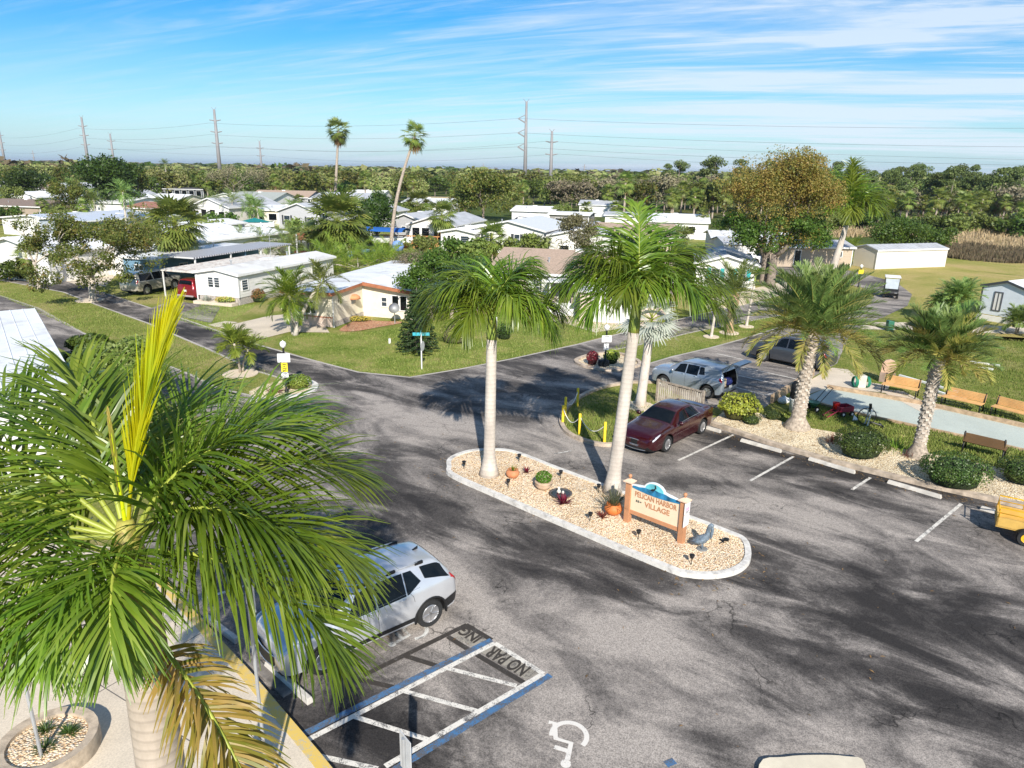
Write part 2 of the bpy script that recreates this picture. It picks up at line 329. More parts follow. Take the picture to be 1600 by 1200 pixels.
sheet('peninsula_lawn',pen,.020,LAWN); ribbon('kerb',smooth_poly(px((1022,599),(980,600),(930,611),(893,632),(877,655),(884,676),(910,690),(948,698),(985,692)),5,False),.18,.022,mat('stone_kerb',()),h=.12)
# concrete
sheet('driveway',px((343,512),(420,494),(470,489),(500,500),(515,520),(452,519),(408,530)),.022,CONC2)
sheet('driveway',px((325,508),(352,502),(372,504),(340,512)),.024,CONC2)
sheet('driveway',px((-30,400),(95,385),(150,402),(60,425),(20,418)),.020,CONC2); sheet('driveway',px((60,427),(150,402),(190,420),(165,448),(120,445)),.024,CONC2)
sheet('driveway',px((222,487),(268,470),(345,480),(330,505),(262,492)),.022,ASPH)
sheet('driveway',px((815,497),(880,505),(930,520),(1010,507),(960,492),(880,480)),.022,CONC2)
sheet('driveway',px((1090,488),(1150,478),(1195,468),(1260,452),(1225,440),(1160,455),(1100,470)),.022,CONC2)
sheet('gravel_bed',smooth_poly(px((1120,478),(1150,462),(1190,455),(1188,468),(1140,482)),3),.026,GRAVEL2)
sheet('sidewalk',px((1352,504),(1440,504),(1545,509),(1640,514),(1640,524),(1520,520),(1430,516),(1345,515)),.024,CONC2)
sheet('sidewalk',px((1235,612),(1300,575),(1325,578),(1345,596),(1390,603),(1385,615),(1345,610),(1290,607),(1250,622)),.024,CONC2)
sheet('sidewalk',px((1370,608),(1410,612),(1470,640),(1440,645)),.028,CONC2)
court=px((1290,607),(1437,631),(1600,668),(1740,700),(1740,740),(1600,704),(1519,684),(1315,641),(1256,622))
sheet('bocce_court',court,.022,concrete_mat('mint_court',(.46,.50,.44),.88))
GS=px((1112,662),(1128,648),(1165,640),(1200,655),(1240,668),(1310,680),(1400,704),(1450,712),(1540,730),(1600,744),(1740,780),(1740,826),(1600,792),(1450,759),(1300,722),(1200,692))
sheet('gravel_strip',GS,.10,GRAVEL2,thick=.1)
sheet('sidewalk',[(-3.45,9.95),(-5.35,11.95),(-10.2,16.8),(-16,18),(-24,10),(-14,0),(-.5,0),(-.5,6.7)],.14,CONC2,thick=.15)
ribbon('kerb',[(-.48,6.7),(-3.45,9.95),(-5.35,11.95),(-10.2,16.8)],.22,.0,YPAINT,h=.146,side=-1)
for a,b in (((100,1035),(300,1160)),((225,925),(180,1010)),((140,1090),(330,980)),((230,1120),(330,1080)),((120,950),(260,1010))):
    ribbon('expansion_joint',px(a,b,z=.14),.02,.1425,mat('joint',(.12,.11,.10),.9))
sheet('kerb_pad',smooth_poly(px((1185,1203),(1225,1191),(1270,1188),(1320,1190),(1350,1203),(1340,1300),(1200,1300)),4),.12,mat('cream_pad',(.62,.55,.42),.8,bmp=.2),thick=.1)
# ---------------- painted markings ----------------
_lz=[0]
def line(a,b,wd,m,z=.021):
    _lz[0]+=1; z+=.00012*(_lz[0]%12)
    return ribbon('parking_marking',px(a,b),wd,z,m)
for a,b in (((1146,680),(1060,720)),((1240,714),(1172,752)),((1360,747),(1331,766)),((1502,788),(1431,847)),((1140,570),(1250,594)),((1145,585),(1228,604)),((1147,605),(1196,618)),((1196,618),(1245,604)),((1120,553),(1160,562)),((1230,575),(1300,583))): line(a,b,.10,WPAINT)
for a,b in (((315,937),(409,909)),((250,985),(330,965))): line(a,b,.10,WPAINT2)
line((865,710),(893,705),.06,WPAINT2)
for a,b in (((443,1164),(768,1001)),((860,1056),(615,1205))): line(a,b,.15,BPAINT)
line((388,1020),(425,1003),.13,BPAINT); line((392,1013),(425,998),.08,WPAINT); line((1040,1196),(1054,1190),.14,BPAINT)
for a,b in (((451,1173),(773,1006)),((773,1006),(849,1054)),((849,1054),(602,1199))): line(a,b,.12,WPAINT,.0225)
for a,b in (((697,1045),(807,1073)),((630,1081),(747,1113)),((553,1121),(668,1157)),((454,1173),(590,1203))): line(a,b,.11,WPAINT,.0235)
for a,b in (((730,977),(567,1057)),((728,977),(768,1001)),((700,996),(735,1018)),((738,1020),(822,1070)),((633,1026),(684,1042)),((560,1062),(614,1075))): line(a,b,.13,DPAINT,.0200)
sheet('parking_marking',px((772,1009),(842,1053),(822,1063),(750,1019)),.0195,BEIGEP); sheet('parking_marking',px((728,981),(763,1002),(738,1012),(706,994)),.0190,BEIGEP)
def text_mesh(name,txt,size,m,parent=None,depth=.002,bold=0,sp=1,sx=1):
    cu=bpy.data.curves.new(name,'FONT'); cu.body=txt; cu.size=size; cu.extrude=depth; cu.align_x='CENTER'; cu.align_y='CENTER'; cu.offset=bold; cu.space_character=sp; cu.space_line=.85
    o=bpy.data.objects.new('tmp',cu); C.objects.link(o); dg=bpy.context.evaluated_depsgraph_get(); me=bpy.data.meshes.new_from_object(o.evaluated_get(dg)); bpy.data.objects.remove(o)
    me.materials.clear(); me.materials.append(m); n=bpy.data.objects.new(name,me); C.objects.link(n)
    if parent: n.parent=parent
    n.scale=(sx,1,1); return n
for txt,a,b,sz in (('NO PAR',(824,1051),(765,1017),.50),('ING',(749,1001),(722,985),.40)):
    p,q=G(*a),G(*b); o=text_mesh('parking_marking',txt,sz,DPAINT,bold=.013); o.location=((p.x+q.x)/2,(p.y+q.y)/2,.0245); o.rotation_euler=(0,0,math.atan2(q.y-p.y,q.x-p.x)); o['kind']='structure'
    o.scale=((q-p).length/max(o.dimensions.x,.1),1,1)
def isa(c,fwd,size,m):
    "wheelchair symbol painted on the asphalt; fwd = direction of its top"
    c=G(*c); a=math.atan2(fwd[1],fwd[0])-PI/2; ca,sa=math.cos(a),math.sin(a)
    T=lambda p:(c.x+size*(p[0]*ca-p[1]*sa),c.y+size*(p[0]*sa+p[1]*ca))
    arc=[(.02+.34*math.cos(q),-.12+.34*math.sin(q)) for q in [R(x) for x in range(-205,30,12)]]
    sheet('parking_marking',[T((-.12+.1*math.cos(q),.56+.1*math.sin(q))) for q in [i*PI/8 for i in range(16)]],.0215,m)
    for P in (arc,[(-.12,.46),(-.07,.05),(.24,.05),(.38,-.32),(.50,-.30)],[(-.09,.26),(.2,.26)]):
        ribbon('parking_marking',[T(p) for p in P],.10*size,.0215+.001*len(P)/20,m)
isa((888,1158),(G(862,1190)-G(884,1138))[:2],.95,paint_mat('symbol_paint',(.66,.62,.56),.40))
isa((640,990),(G(610,1005)-G(655,985))[:2],.9,WPAINT2)
# ---------------- vegetation ----------------
BARKR=None
def bark(name,c1,c2,ring=30,rs=.35,rough=.85):
    if name in MATS: return MATS[name]
    m,t,b=_tree(name); tc=t.nodes.new('ShaderNodeTexCoord'); wv=t.nodes.new('ShaderNodeTexWave'); wv.bands_direction='Z'; wv.inputs['Scale'].default_value=ring/10; wv.inputs['Distortion'].default_value=2.2; wv.inputs['Detail'].default_value=3; wv.inputs['Detail Scale'].default_value=.8
    t.links.new(tc.outputs['Object'],wv.inputs[0]); n=noise(t,2.2,6,.65,0,(1,1,2.5)); 
    c=mixc(t,tm(t,'MULTIPLY',ramp(t,wv.outputs['Fac'],[(.72,(0,0,0)),(.95,(1,1,1))]),rs),ramp(t,n,[(.35,c2),(.6,c1)]),tuple(x*.45 for x in c2))
    t.links.new(c,b.inputs['Base Color']); b.inputs['Roughness'].default_value=rough; bump(t,b,wv.outputs['Fac'],.16,.02); MATS[name]=m; return m
ROYALBARK=bark('royal_palm_bark',(.56,.50,.43),(.40,.35,.30),22,.13)
DATEBARK=mat('date_palm_bark',(.36,.30,.24),.9,var=.45,scale=9,bmp=.6,bscale=18)
PALMBARK=mat('palm_bark',(.38,.31,.25),.9,var=.35,scale=6,bmp=.5)
TREEBARK=mat('tree_bark',(.19,.155,.125),.9,var=.4,scale=5,bmp=.7,bscale=12)
PALEBARK=mat('pale_bark',(.46,.40,.33),.9,var=.3,scale=5,bmp=.5)
SHAFT=mat('crownshaft_green',(.20,.27,.05),.4,var=.35,scale=4,dirt=((.36,.28,.05),.8))
SHAFT2=mat('crownshaft_yellow',(.27,.25,.05),.6,var=.6,scale=7,dirt=((.09,.03,.012),1.0),bmp=.4,bscale=12)
RACH=mat('palm_rachis',(.30,.34,.05),.45,var=.2,scale=2)
RF=leafmat('royal_frond',[(.055,.11,.010),(.10,.17,.014),(.155,.23,.022),(.27,.33,.05)],.33,.38,.55)
RFY=leafmat('old_frond',[(.06,.12,.012),(.14,.17,.02),(.26,.22,.03),(.38,.27,.07),(.10,.14,.015)],.45,.3,.4)
RFN=leafmat('new_yellow_frond',[(.50,.60,.012),(.64,.68,.012),(.42,.58,.02)],.4,.45,.4)
DF=leafmat('date_frond',[(.085,.15,.03),(.14,.215,.05),(.21,.28,.08),(.11,.18,.04)],.45,.25,.45)
DFD=leafmat('date_frond_old',[(.30,.29,.06),(.40,.34,.10),(.24,.28,.05),(.46,.36,.18)],.6,.25,.3)
FF=leafmat('fan_frond',[(.08,.12,.022),(.12,.17,.03),(.18,.23,.045),(.28,.27,.06)],.5,.25,.4)
FFD=leafmat('dead_fan_frond',[(.30,.19,.09),(.22,.13,.06),(.36,.25,.13)],.8,.15,.2)
SILV=leafmat('silver_frond',[(.30,.33,.27),(.38,.40,.34),(.22,.26,.20)],.6,.15,.3)
YG=leafmat('yellow_green_leaf',[(.10,.17,.018),(.17,.24,.028),(.26,.31,.04)],.45,.35,.4)
def arc(base,az,e0,e1,Lr,n=14,pw=1.3,side=0):
    "points and frames of a drooping midrib"
    P=[Vector(base)]; F=[]; s=Lr/n
    for i in range(n+1):
        t=i/n; e=e0+(e1-e0)*t**pw; a=az+side*t*t
        d=Vector((math.cos(a)*math.cos(e),math.sin(a)*math.cos(e),math.sin(e)))
        sd=Vector((-math.sin(a),math.cos(a),0)); u=d.cross(sd)*-1 if False else sd.cross(d)*-1
        u=d.cross(sd); 
        if u.z<0: pass
        F.append((d,sd,u)); 
        if i<n: P.append(P[-1]+d*s)
    return P,F
def frond(mb,base,az,e0,e1,Lr,ll=.7,nl=70,lw=.035,seg=3,droop=.8,vee=.45,start=.12,pw=1.3,side=0,rr=.022,fold=0,up=.25,mi=(0,1),ang=(65,25),jit=.25,rs=5):
    "pinnate frond: midrib (material mi[1]) plus two rows of leaflets (material mi[0])"
    n=16; P,F=arc(base,az,e0,e1,Lr,n,pw,side)
    mb.mi=mi[1]; mb.tube(P,[rr*(1-.85*i/n) for i in range(n+1)],rs,False)
    mb.mi=mi[0]; down=Vector((0,0,-1))
    for sgn in (-1,1):
        for k in range(nl):
            t=start+(1-start)*(k+random.random()*.8)/nl; t=min(t,.999); x=t*n; i=int(x); f=x-i
            p=P[i]+(P[min(i+1,n)]-P[i])*f; d,sd,u=F[i]
            q=(t-start)/(1-start); l=ll*(.45+1.0*math.sin(PI*min(1,.15+q*.85))**.8)*(.75 if q>.93 else 1)*random.uniform(.85,1.1)
            a=R(ang[0]+(ang[1]-ang[0])*q)+random.gauss(0,.06)
            if fold: a*=fold
            v=vee+random.uniform(-jit,jit)*1.6
            dr=(d*math.cos(a)+(sd*sgn*math.cos(v)+u*math.sin(v))*math.sin(a)).normalized()
            wv=dr.cross(u); 
            if wv.length<1e-3: wv=sd
            wv=(wv.normalized()+u*random.uniform(-.5,.5)).normalized()
            vs=[]; c=p.copy(); dd=dr
            for j in range(seg+1):
                h=j/seg; ww=lw*(.55+.9*h if h<.4 else 1-(h-.4)*1.45)*.5
                ww=max(ww,.0025)
                vs+=[c-wv*ww,c+wv*ww]; dd=(dd+down*droop*(h+.25)/seg*random.uniform(.7,1.3)).normalized(); c=c+dd*l/seg
            mb.add(vs,[(2*j,2*j+1,2*j+3,2*j+2) for j in range(seg)])
def fan(mb,base,az,e,pl,r,n=12,mi=(0,1),droop=.5,spread=150):
    "fan leaf: petiole then a disc of pointed blades"
    P,F=arc(base,az,e,e-.28,pl,5); mb.mi=mi[1]; mb.tube(P,[.018]*3+[.014]*3,4,False); mb.mi=mi[0]
    d,sd,u=F[-1]; p=P[-1]; tilt=random.uniform(-.5,.5); sd=(sd*math.cos(tilt)+u*math.sin(tilt)).normalized(); u=d.cross(sd)
    for k in range(n):
        a=R(-spread/2-20+(spread+40)*k/(n-1)); dr=(d*math.cos(a)+sd*math.sin(a)).normalized(); wv=dr.cross(u).normalized(); l=r*random.uniform(.85,1.1)*(1-.25*abs(a)/2)
        c=p; m_=c+dr*l*.5-Vector((0,0,droop*l*.08)); e_=c+dr*l-Vector((0,0,droop*l*random.uniform(.3,.75))); ww=l*math.sin(R(spread/n))*.33
        mb.add([c,m_-wv*ww,m_+wv*ww,e_-wv*ww*.25,e_+wv*ww*.25],[(0,1,2),(1,3,4,2)])
def trunk_mb(base,top,r0,r1,flare=.5,n=12,bend=(0,0),segs=10,rough=0,bulge=0):
    mb=MB(); P=[];Rr=[]
    b=Vector(base); t=Vector(top)
    for i in range(segs+1):
        q=i/segs; s=math.sin(PI*q); P.append(b+(t-b)*q+Vector((bend[0]*s,bend[1]*s,0))); Rr.append((r0+(r1-r0)*q)*(1+flare*max(0,1-q*6)**2+bulge*math.sin(PI*q))*(1+random.uniform(-rough,rough)))
    P[0].z-=.1
    mb.tube(P,Rr,n); return mb,P[-1]
def royal_palm(loc,h,fronds,label,spear=None,r0=.21,r1=.18,lean=(0,0),shaft=1.25,flare=.75,nl=62,ll=.62,shaft_m=None,spear_n=0,old=(),name='royal_palm',lw=.036,seg=3,sr=.17,group=None):
    t=thing(name,label,'palm tree',loc,0,group)
    mb,tp=trunk_mb((0,0,0),(lean[0],lean[1],h),r0,r1,flare,18,segs=14); mb.build('trunk',ROYALBARK,t,True)
    mb=MB(); sh=tp+Vector((lean[0]*.15,lean[1]*.15,shaft)); mb.tube([tp-Vector((0,0,.05)),tp+(sh-tp)*.12,tp+(sh-tp)*.5,tp+(sh-tp)*.85,sh],[r1*.98,sr*1.05,sr*.92,sr*.62,sr*.35],14); mb.build('crownshaft',shaft_m or SHAFT,t,True)
    for i,fr in enumerate(fronds):
        az,e0,e1,Lr=fr[:4]; o=fr[4] if len(fr)>4 else {}
        mb=MB(); b=tp+(sh-tp)*o.pop('at',.9)+Vector((math.cos(R(az)),math.sin(R(az)),0))*sr*.35
        m_=o.pop('m',RF); kw=dict(ll=ll,nl=nl,lw=lw,seg=seg,rr=.028); kw.update(o)
        frond(mb,b,R(az),R(e0),R(e1),Lr,**kw); mb.build('frond',[m_,RACH],t,True)
    if spear:
        for k,(az,e0,e1,Lr,kw) in enumerate(spear):
            mb=MB(); kw=dict(kw); m_=kw.pop('m',RFN); frond(mb,sh-Vector((0,0,.2)),R(az),R(e0),R(e1),Lr,**kw); mb.build('spear_leaf',[m_,RFN],t,True)
    return t
def crown_pinnate(mb,top,nf,Lr,ll,nl,lw,e_hi=80,e_lo=-25,seg=2,droop=.5,bendy=75,mi=(0,1),r=.1,vee=.35,dead=0,dmi=2,pw=1.3,ang=(60,20)):
    for k in range(nf):
        q=(k+.5)/nf; az=k*2.39996+random.uniform(-.2,.2); e=R(e_hi+(e_lo-e_hi)*q**1.1+random.uniform(-6,6))
        m_=(dmi,dmi) if q>1-dead else mi
        frond(mb,top+Vector((math.cos(az),math.sin(az),0))*r+Vector((0,0,(.5-q)*.4*r*4)),az,e,e-R(bendy*(.55+.6*math.cos(e))),Lr*random.uniform(.85,1.1),ll=ll,nl=nl,lw=lw,seg=seg,droop=droop,vee=vee,mi=m_,rr=.02,rs=4,pw=pw,ang=ang)
def sabal(loc,h,label,nf=34,r=.75,pl=.8,r0=.2,name='cabbage_palm',skirt=8,lean=(0,0),group=None,bend=(0,0),nb=13,tr=PALMBARK,r1=None,elo=-55,bend_=None,bulge=0):
    t=thing(name,label,'palm tree',loc,0,group)
    mb,tp=trunk_mb((0,0,0),(lean[0],lean[1],h),r0,r1 or r0*.8,.3,9,bend,8,.06,bulge); mb.build('trunk',tr,t,True)
    mb=MB()
    for k in range(nf):
        q=(k+.5)/nf; az=k*2.39996; e=R(80+(elo-80)*q+random.uniform(-8,8)); fan(mb,tp+Vector((0,0,.25*(1-q))),az,e,pl*random.uniform(.65,1.15),r,nb,(0,1),.34)
    for k in range(skirt):
        az=random.uniform(0,6.28); fan(mb,tp-Vector((0,0,.1+.1*random.random())),az,R(-55-20*random.random()),pl*random.uniform(.5,.8),r*.8,9,(2,2),.8)
    mb.build('crown',[FF,RACH,FFD],t,False); return t
def cards(C_,Rr,n,size,squash=1,shell=.5,out=None,jag=.3):
    "n leaf quads scattered in a ball; returns verts, faces arrays"
    d=rng.normal(size=(n,3)); d/=np.linalg.norm(d,axis=1)[:,None]
    rad=Rr*(shell+(1-shell)*rng.random(n))**(1/2.2); p=d*rad[:,None]; p[:,2]*=squash; p+=np.array(C_)
    nn=d+rng.normal(size=(n,3))*.9+np.array([0,0,.35]); nn/=np.linalg.norm(nn,axis=1)[:,None]
    a=np.cross(nn,rng.normal(size=(n,3))); a/=np.linalg.norm(a,axis=1)[:,None]; b=np.cross(nn,a)
    s=size*(.6+.8*rng.random(n))[:,None]; asp=(.45+.4*rng.random(n))[:,None]
    v=np.stack([p-a*s*.5,p+b*s*.5*asp,p+a*s*.5,p-b*s*.5*asp],1)
    return v.reshape(-1,3)
class Cloud:
    def __init__(s): s.V=[];s.M=[]
    def add(s,v,mi=0): s.V.append(v); s.M.append(np.full(len(v)//4,mi,dtype=np.int32))
    def build(s,name,mats,parent=None):
        V=np.concatenate(s.V); M=np.concatenate(s.M); n=len(V)//4; me=bpy.data.meshes.new(name)
        me.vertices.add(len(V)); me.vertices.foreach_set('co',V.astype(np.float32).ravel()); me.loops.add(4*n); me.loops.foreach_set('vertex_index',np.arange(4*n,dtype=np.int32)); me.polygons.add(n); me.polygons.foreach_set('loop_start',np.arange(0,4*n,4,dtype=np.int32)); me.polygons.foreach_set('loop_total',np.full(n,4,dtype=np.int32))
        for m in (mats if isinstance(mats,(list,tuple)) else [mats]): me.materials.append(m)
        me.polygons.foreach_set('material_index',M); me.update(calc_edges=True); me.validate()
        o=bpy.data.objects.new(name,me); C.objects.link(o)
        if parent: o.parent=parent
        return o
def limb(mb,p,d,l,r,depth,ends,spread=.6,up=.15,n=6,segs=4,taper=.62,kids_=(2,3),gn=.18):
    P=[p.copy()];Rr=[r]; d=d.normalized()
    for i in range(segs):
        d=(d+Vector((random.gauss(0,gn),random.gauss(0,gn),random.gauss(0,gn)+up*.3))).normalized(); P.append(P[-1]+d*l/segs); Rr.append(r*(1-(1-taper)*(i+1)/segs))
    mb.tube(P,Rr,n)
    if depth==0: ends.append(P[-1]); ends.append(P[len(P)//2]); return
    for k in range(random.randint(*kids_)):
        a=random.uniform(0,6.28); ax=d.cross(Vector((math.cos(a),math.sin(a),.3))).normalized(); nd=(Matrix.Rotation(spread*random.uniform(.6,1.3),3,ax)@d+Vector((0,0,up))).normalized()
        limb(mb,P[-1],nd,l*random.uniform(.62,.85),Rr[-1]*.75,depth-1,ends,spread,up,max(4,n-1),segs,taper,kids_,gn)
    if depth>=2: ends.append(P[-2])
def tree(loc,label,h,cr,leafm,nleaf=6000,ls=.28,trunk_h=None,r0=.25,depth=3,name='broadleaf_tree',barkm=None,cat='tree',group=None,spread=.6,up=.12,clump=None,squash=.75,holes=.0,stems=1,centre=None,fill=18,low=.30):
    "trunk with limbs (one mesh) and a crown of leaf clumps round the limb ends"
    t=thing(name,label,cat,loc,random.uniform(0,6.28) if not centre else 0,group); th=trunk_h or h*.28; mb=MB(); ends=[]
    for s in range(stems):
        a=6.28*s/stems; o=Vector((math.cos(a),math.sin(a),0))*(r0*1.2 if stems>1 else 0)
        mb.tube([o+Vector((0,0,-.1)),o+Vector((0,0,th*.15)),o*1.5+Vector((random.uniform(-.1,.1),random.uniform(-.1,.1),th))],[r0*1.5,r0,r0*.8],9)
        for k in range(3 if stems==1 else 2):
            a2=a+6.28*k/3+random.uniform(-.4,.4); limb(mb,o*1.5+Vector((0,0,th*.96)),Vector((math.cos(a2)*.75,math.sin(a2)*.75,1)),(h-th)*.42,r0*.62,depth-1,ends,spread,up)
    E=np.array([tuple(e) for e in ends]); 
    # fit the ends into the wanted crown box
    c0=E.mean(0); zmin,zmax=E[:,2].min(),E[:,2].max(); 
    hr=max(np.percentile(np.hypot(E[:,0]-c0[0],E[:,1]-c0[1]),92),.1); k=cr*.82/hr
    kz=(h*.93-th)/max(zmax-th,.1)
    def fit(p): 
        z=p[2]; f=min(1,max(0,(z-th*.9)/(h*.2))); return (p[0]*(1+(k-1)*f),p[1]*(1+(k-1)*f),z if z<th else th+(z-th)*kz)
    mb.v=[fit(p) for p in mb.v]; mb.build('trunk',barkm or TREEBARK,t,True)
    E=np.array([fit(p) for p in E]); cl=Cloud(); per=max(8,int(nleaf/len(E))); cs=clump or cr*.3
    for e in E:
        if random.random()<holes: continue
        s=cs*random.uniform(.6,1.25); cl.add(cards(e,s,int(per*random.uniform(.6,1.4)),ls,squash,.25),0)
    for k in range(fill):
        a=random.uniform(0,6.28); q=random.random()**.5; z=low+(.93-low)*random.random(); rr=cr*q*math.sqrt(max(.15,1-((z-.6)/.5)**2)); s=cs*random.uniform(.6,1.2)
        cl.add(cards((rr*math.cos(a),rr*math.sin(a),h*z),s,int(per*random.uniform(.6,1.3)),ls,squash,.25),0)
    cl.build('crown',leafm,t); return t
GL=leafmat('green_leaf',[(.03,.065,.009),(.055,.10,.014),(.09,.14,.02),(.13,.17,.03)],.5,.3)
GL2=leafmat('mid_green_leaf',[(.10,.15,.028),(.15,.20,.04),(.20,.235,.06),(.11,.13,.03)],.5,.3)
OL=leafmat('olive_orange_leaf',[(.05,.075,.014),(.085,.115,.02),(.12,.15,.028),(.17,.16,.035),(.26,.17,.045)],.5,.3)
OL2=leafmat('autumn_leaf',[(.13,.17,.03),(.20,.22,.045),(.28,.25,.05),(.36,.27,.06),(.42,.30,.09)],.5,.3)
DK=leafmat('dark_leaf',[(.025,.05,.01),(.045,.085,.014),(.07,.125,.02)],.4,.25)
BR=leafmat('brown_twig_leaf',[(.17,.15,.09),(.23,.19,.13),(.13,.12,.06),(.12,.13,.05)],.8,.1)
PN=leafmat('pine_needles',[(.07,.11,.028),(.11,.15,.04),(.15,.19,.05)],.6,.2)
WD=leafmat('woodland_leaf',[(.12,.16,.045),(.18,.225,.06),(.25,.27,.08),(.25,.23,.11),(.17,.17,.08)],.7,.15)
RE=leafmat('reed_leaf',[(.46,.36,.18),(.60,.50,.28),(.50,.40,.20),(.30,.30,.12)],.9,.2)
def bush(loc,label,rx,ry,h,leafm,n=1500,ls=.09,name='bush',cat='bush',group=None,box=.0,core=(.02,.035,.008),rz=0,lumps=0):
    "clipped or loose shrub: leaf-sized faces over a dark twig core"
    t=thing(name,label,cat,loc,rz,group); mb=MB(); mb.lathe([(.3,0),(.75,.12),(.82,.45),(.7,.8),(.35,.93),(0,.96)],14,sx=rx,sy=ry); mb.v=[(x,y,z*h*.92) for x,y,z in mb.v]
    mb.v=[(x*(1+random.uniform(-.06,.06)),y*(1+random.uniform(-.06,.06)),z) for x,y,z in mb.v]; mb.build('stems',mat('twig_core_%d'%int(core[1]*1000),core,.95,var=.5,scale=8),t,True)
    d=rng.normal(size=(n,3)); d[:,2]=np.abs(d[:,2])*1.0-.25; p_=2.9 if box else 2.4
    nr=(np.abs(d)**p_).sum(1)**(1/p_); d/=nr[:,None]; rr=1+rng.normal(size=n)*.045
    if lumps: rr+=lumps*(np.sin(d[:,0]*5+1)*np.sin(d[:,1]*6+2)+.6*np.sin(d[:,2]*9))
    P=d*rr[:,None]*np.array([rx,ry,h*.5])+np.array([0,0,h*.5]); P[:,2]=np.maximum(P[:,2],.03)
    nn=d+rng.normal(size=(n,3))*.6; nn/=np.linalg.norm(nn,axis=1)[:,None]; a=np.cross(nn,rng.normal(size=(n,3))); a/=np.linalg.norm(a,axis=1)[:,None]; b=np.cross(nn,a)
    s=ls*(.6+.8*rng.random(n))[:,None]; v=np.stack([P-a*s*.5,P+b*s*.3,P+a*s*.5,P-b*s*.3],1).reshape(-1,3); cl=Cloud(); cl.add(v); cl.build('foliage',leafm,t); return t
def tuft(loc,label,n,l,w_,m,name='plant',cat='plant',e=(30,85),group=None,seg=3,droop=.5,parent=None,base_r=.05,part='leaves',z=0):
    mb=MB()
    for k in range(n):
        az=random.uniform(0,6.28); el=R(random.uniform(*e)); d=Vector((math.cos(az)*math.cos(el),math.sin(az)*math.cos(el),math.sin(el))); wv=Vector((-math.sin(az),math.cos(az),0)); c=Vector((math.cos(az),math.sin(az),0))*random.random()*base_r+Vector((0,0,z)); vs=[]; ln=l*random.uniform(.7,1.15)
        for j in range(seg+1):
            h=j/seg; ww=w_*(1-.85*h**2)*.5; vs+=[c-wv*ww,c+wv*ww]; d=(d+Vector((0,0,-droop*h/seg*2))).normalized(); c=c+d*ln/seg
        mb.add(vs,[(2*j,2*j+1,2*j+3,2*j+2) for j in range(seg)])
    if parent is not None: return mb.build(part,m,parent,True)
    o=mb.build(name,m,None,True); o.location=loc; return tag(o,label,cat,group)
# ---------------- shared object materials ----------------
GLASS=mat('dark_glass',(.005,.007,.009),.07,var=.3,spec=.28); GLASSB=mat('window_glass',(.03,.045,.06),.08,var=.5,scale=1.2,spec=.8)
BLACK=mat('black_plastic',(.012,.012,.013),.5,var=.3); RUB=mat('tyre_rubber',(.018,.018,.018),.85,var=.25); CHROME=mat('chrome',(.72,.72,.72),.18,.9,var=.1); ALLOY=mat('alloy',(.55,.55,.56),.3,.8,var=.15)
WHITE=mat('white_metal',(.73,.72,.70),.5,var=.06,scale=1.5,dirt=((.45,.42,.38),.35)); WHITE2=mat('white_siding',(.72,.70,.66),.6,var=.07,scale=1.2,dirt=((.5,.46,.40),.4)); WROOF=mat('white_roof',(.74,.74,.73),.5,var=.08,scale=.7,dirt=((.36,.33,.30),.8))
GROOF=mat('grey_roof',(.42,.43,.45),.7,var=.12,scale=.8,dirt=((.25,.24,.23),.5)); TROOF=mat('tan_shingle_roof',(.38,.28,.21),.9,var=.18,scale=7,dirt=((.26,.2,.15),.5),bmp=.4,bscale=14); BROOF=mat('brown_roof',(.20,.15,.12),.9,var=.2,scale=4)
CREAM=mat('cream_wall',(.74,.68,.54),.7,var=.05,dirt=((.55,.45,.3),.3)); TAUPE=mat('taupe_siding',(.42,.35,.29),.7,var=.07,scale=2); BEIGE=mat('beige_wall',(.68,.58,.42),.7,var=.06); BLUEW=mat('blue_wall',(.16,.28,.38),.7,var=.1); GREYW=mat('grey_siding',(.38,.38,.39),.7,var=.07); PINKW=mat('pinkish_wall',(.60,.48,.40),.7,var=.07); LBLUE=mat('pale_blue_wall',(.62,.67,.71),.6,var=.06)
BRTRIM=mat('terracotta_trim',(.36,.14,.07),.6,var=.2); YELL=mat('yellow_metal',(.75,.42,.02),.5,var=.15,dirt=((.4,.2,.03),.4)); WOOD=mat('weathered_wood',(.30,.25,.20),.9,var=.4,scale=9,bmp=.4); TIMB=mat('timber_edging',(.42,.30,.19),.9,var=.35,scale=5,bmp=.4)
GALV=mat('galvanised_steel',(.40,.41,.42),.45,.4,var=.15); TEAL=mat('teal_paint',(.03,.36,.36),.5,var=.15); DECK=mat('orange_deck_wood',(.50,.24,.09),.8,var=.3,scale=4)
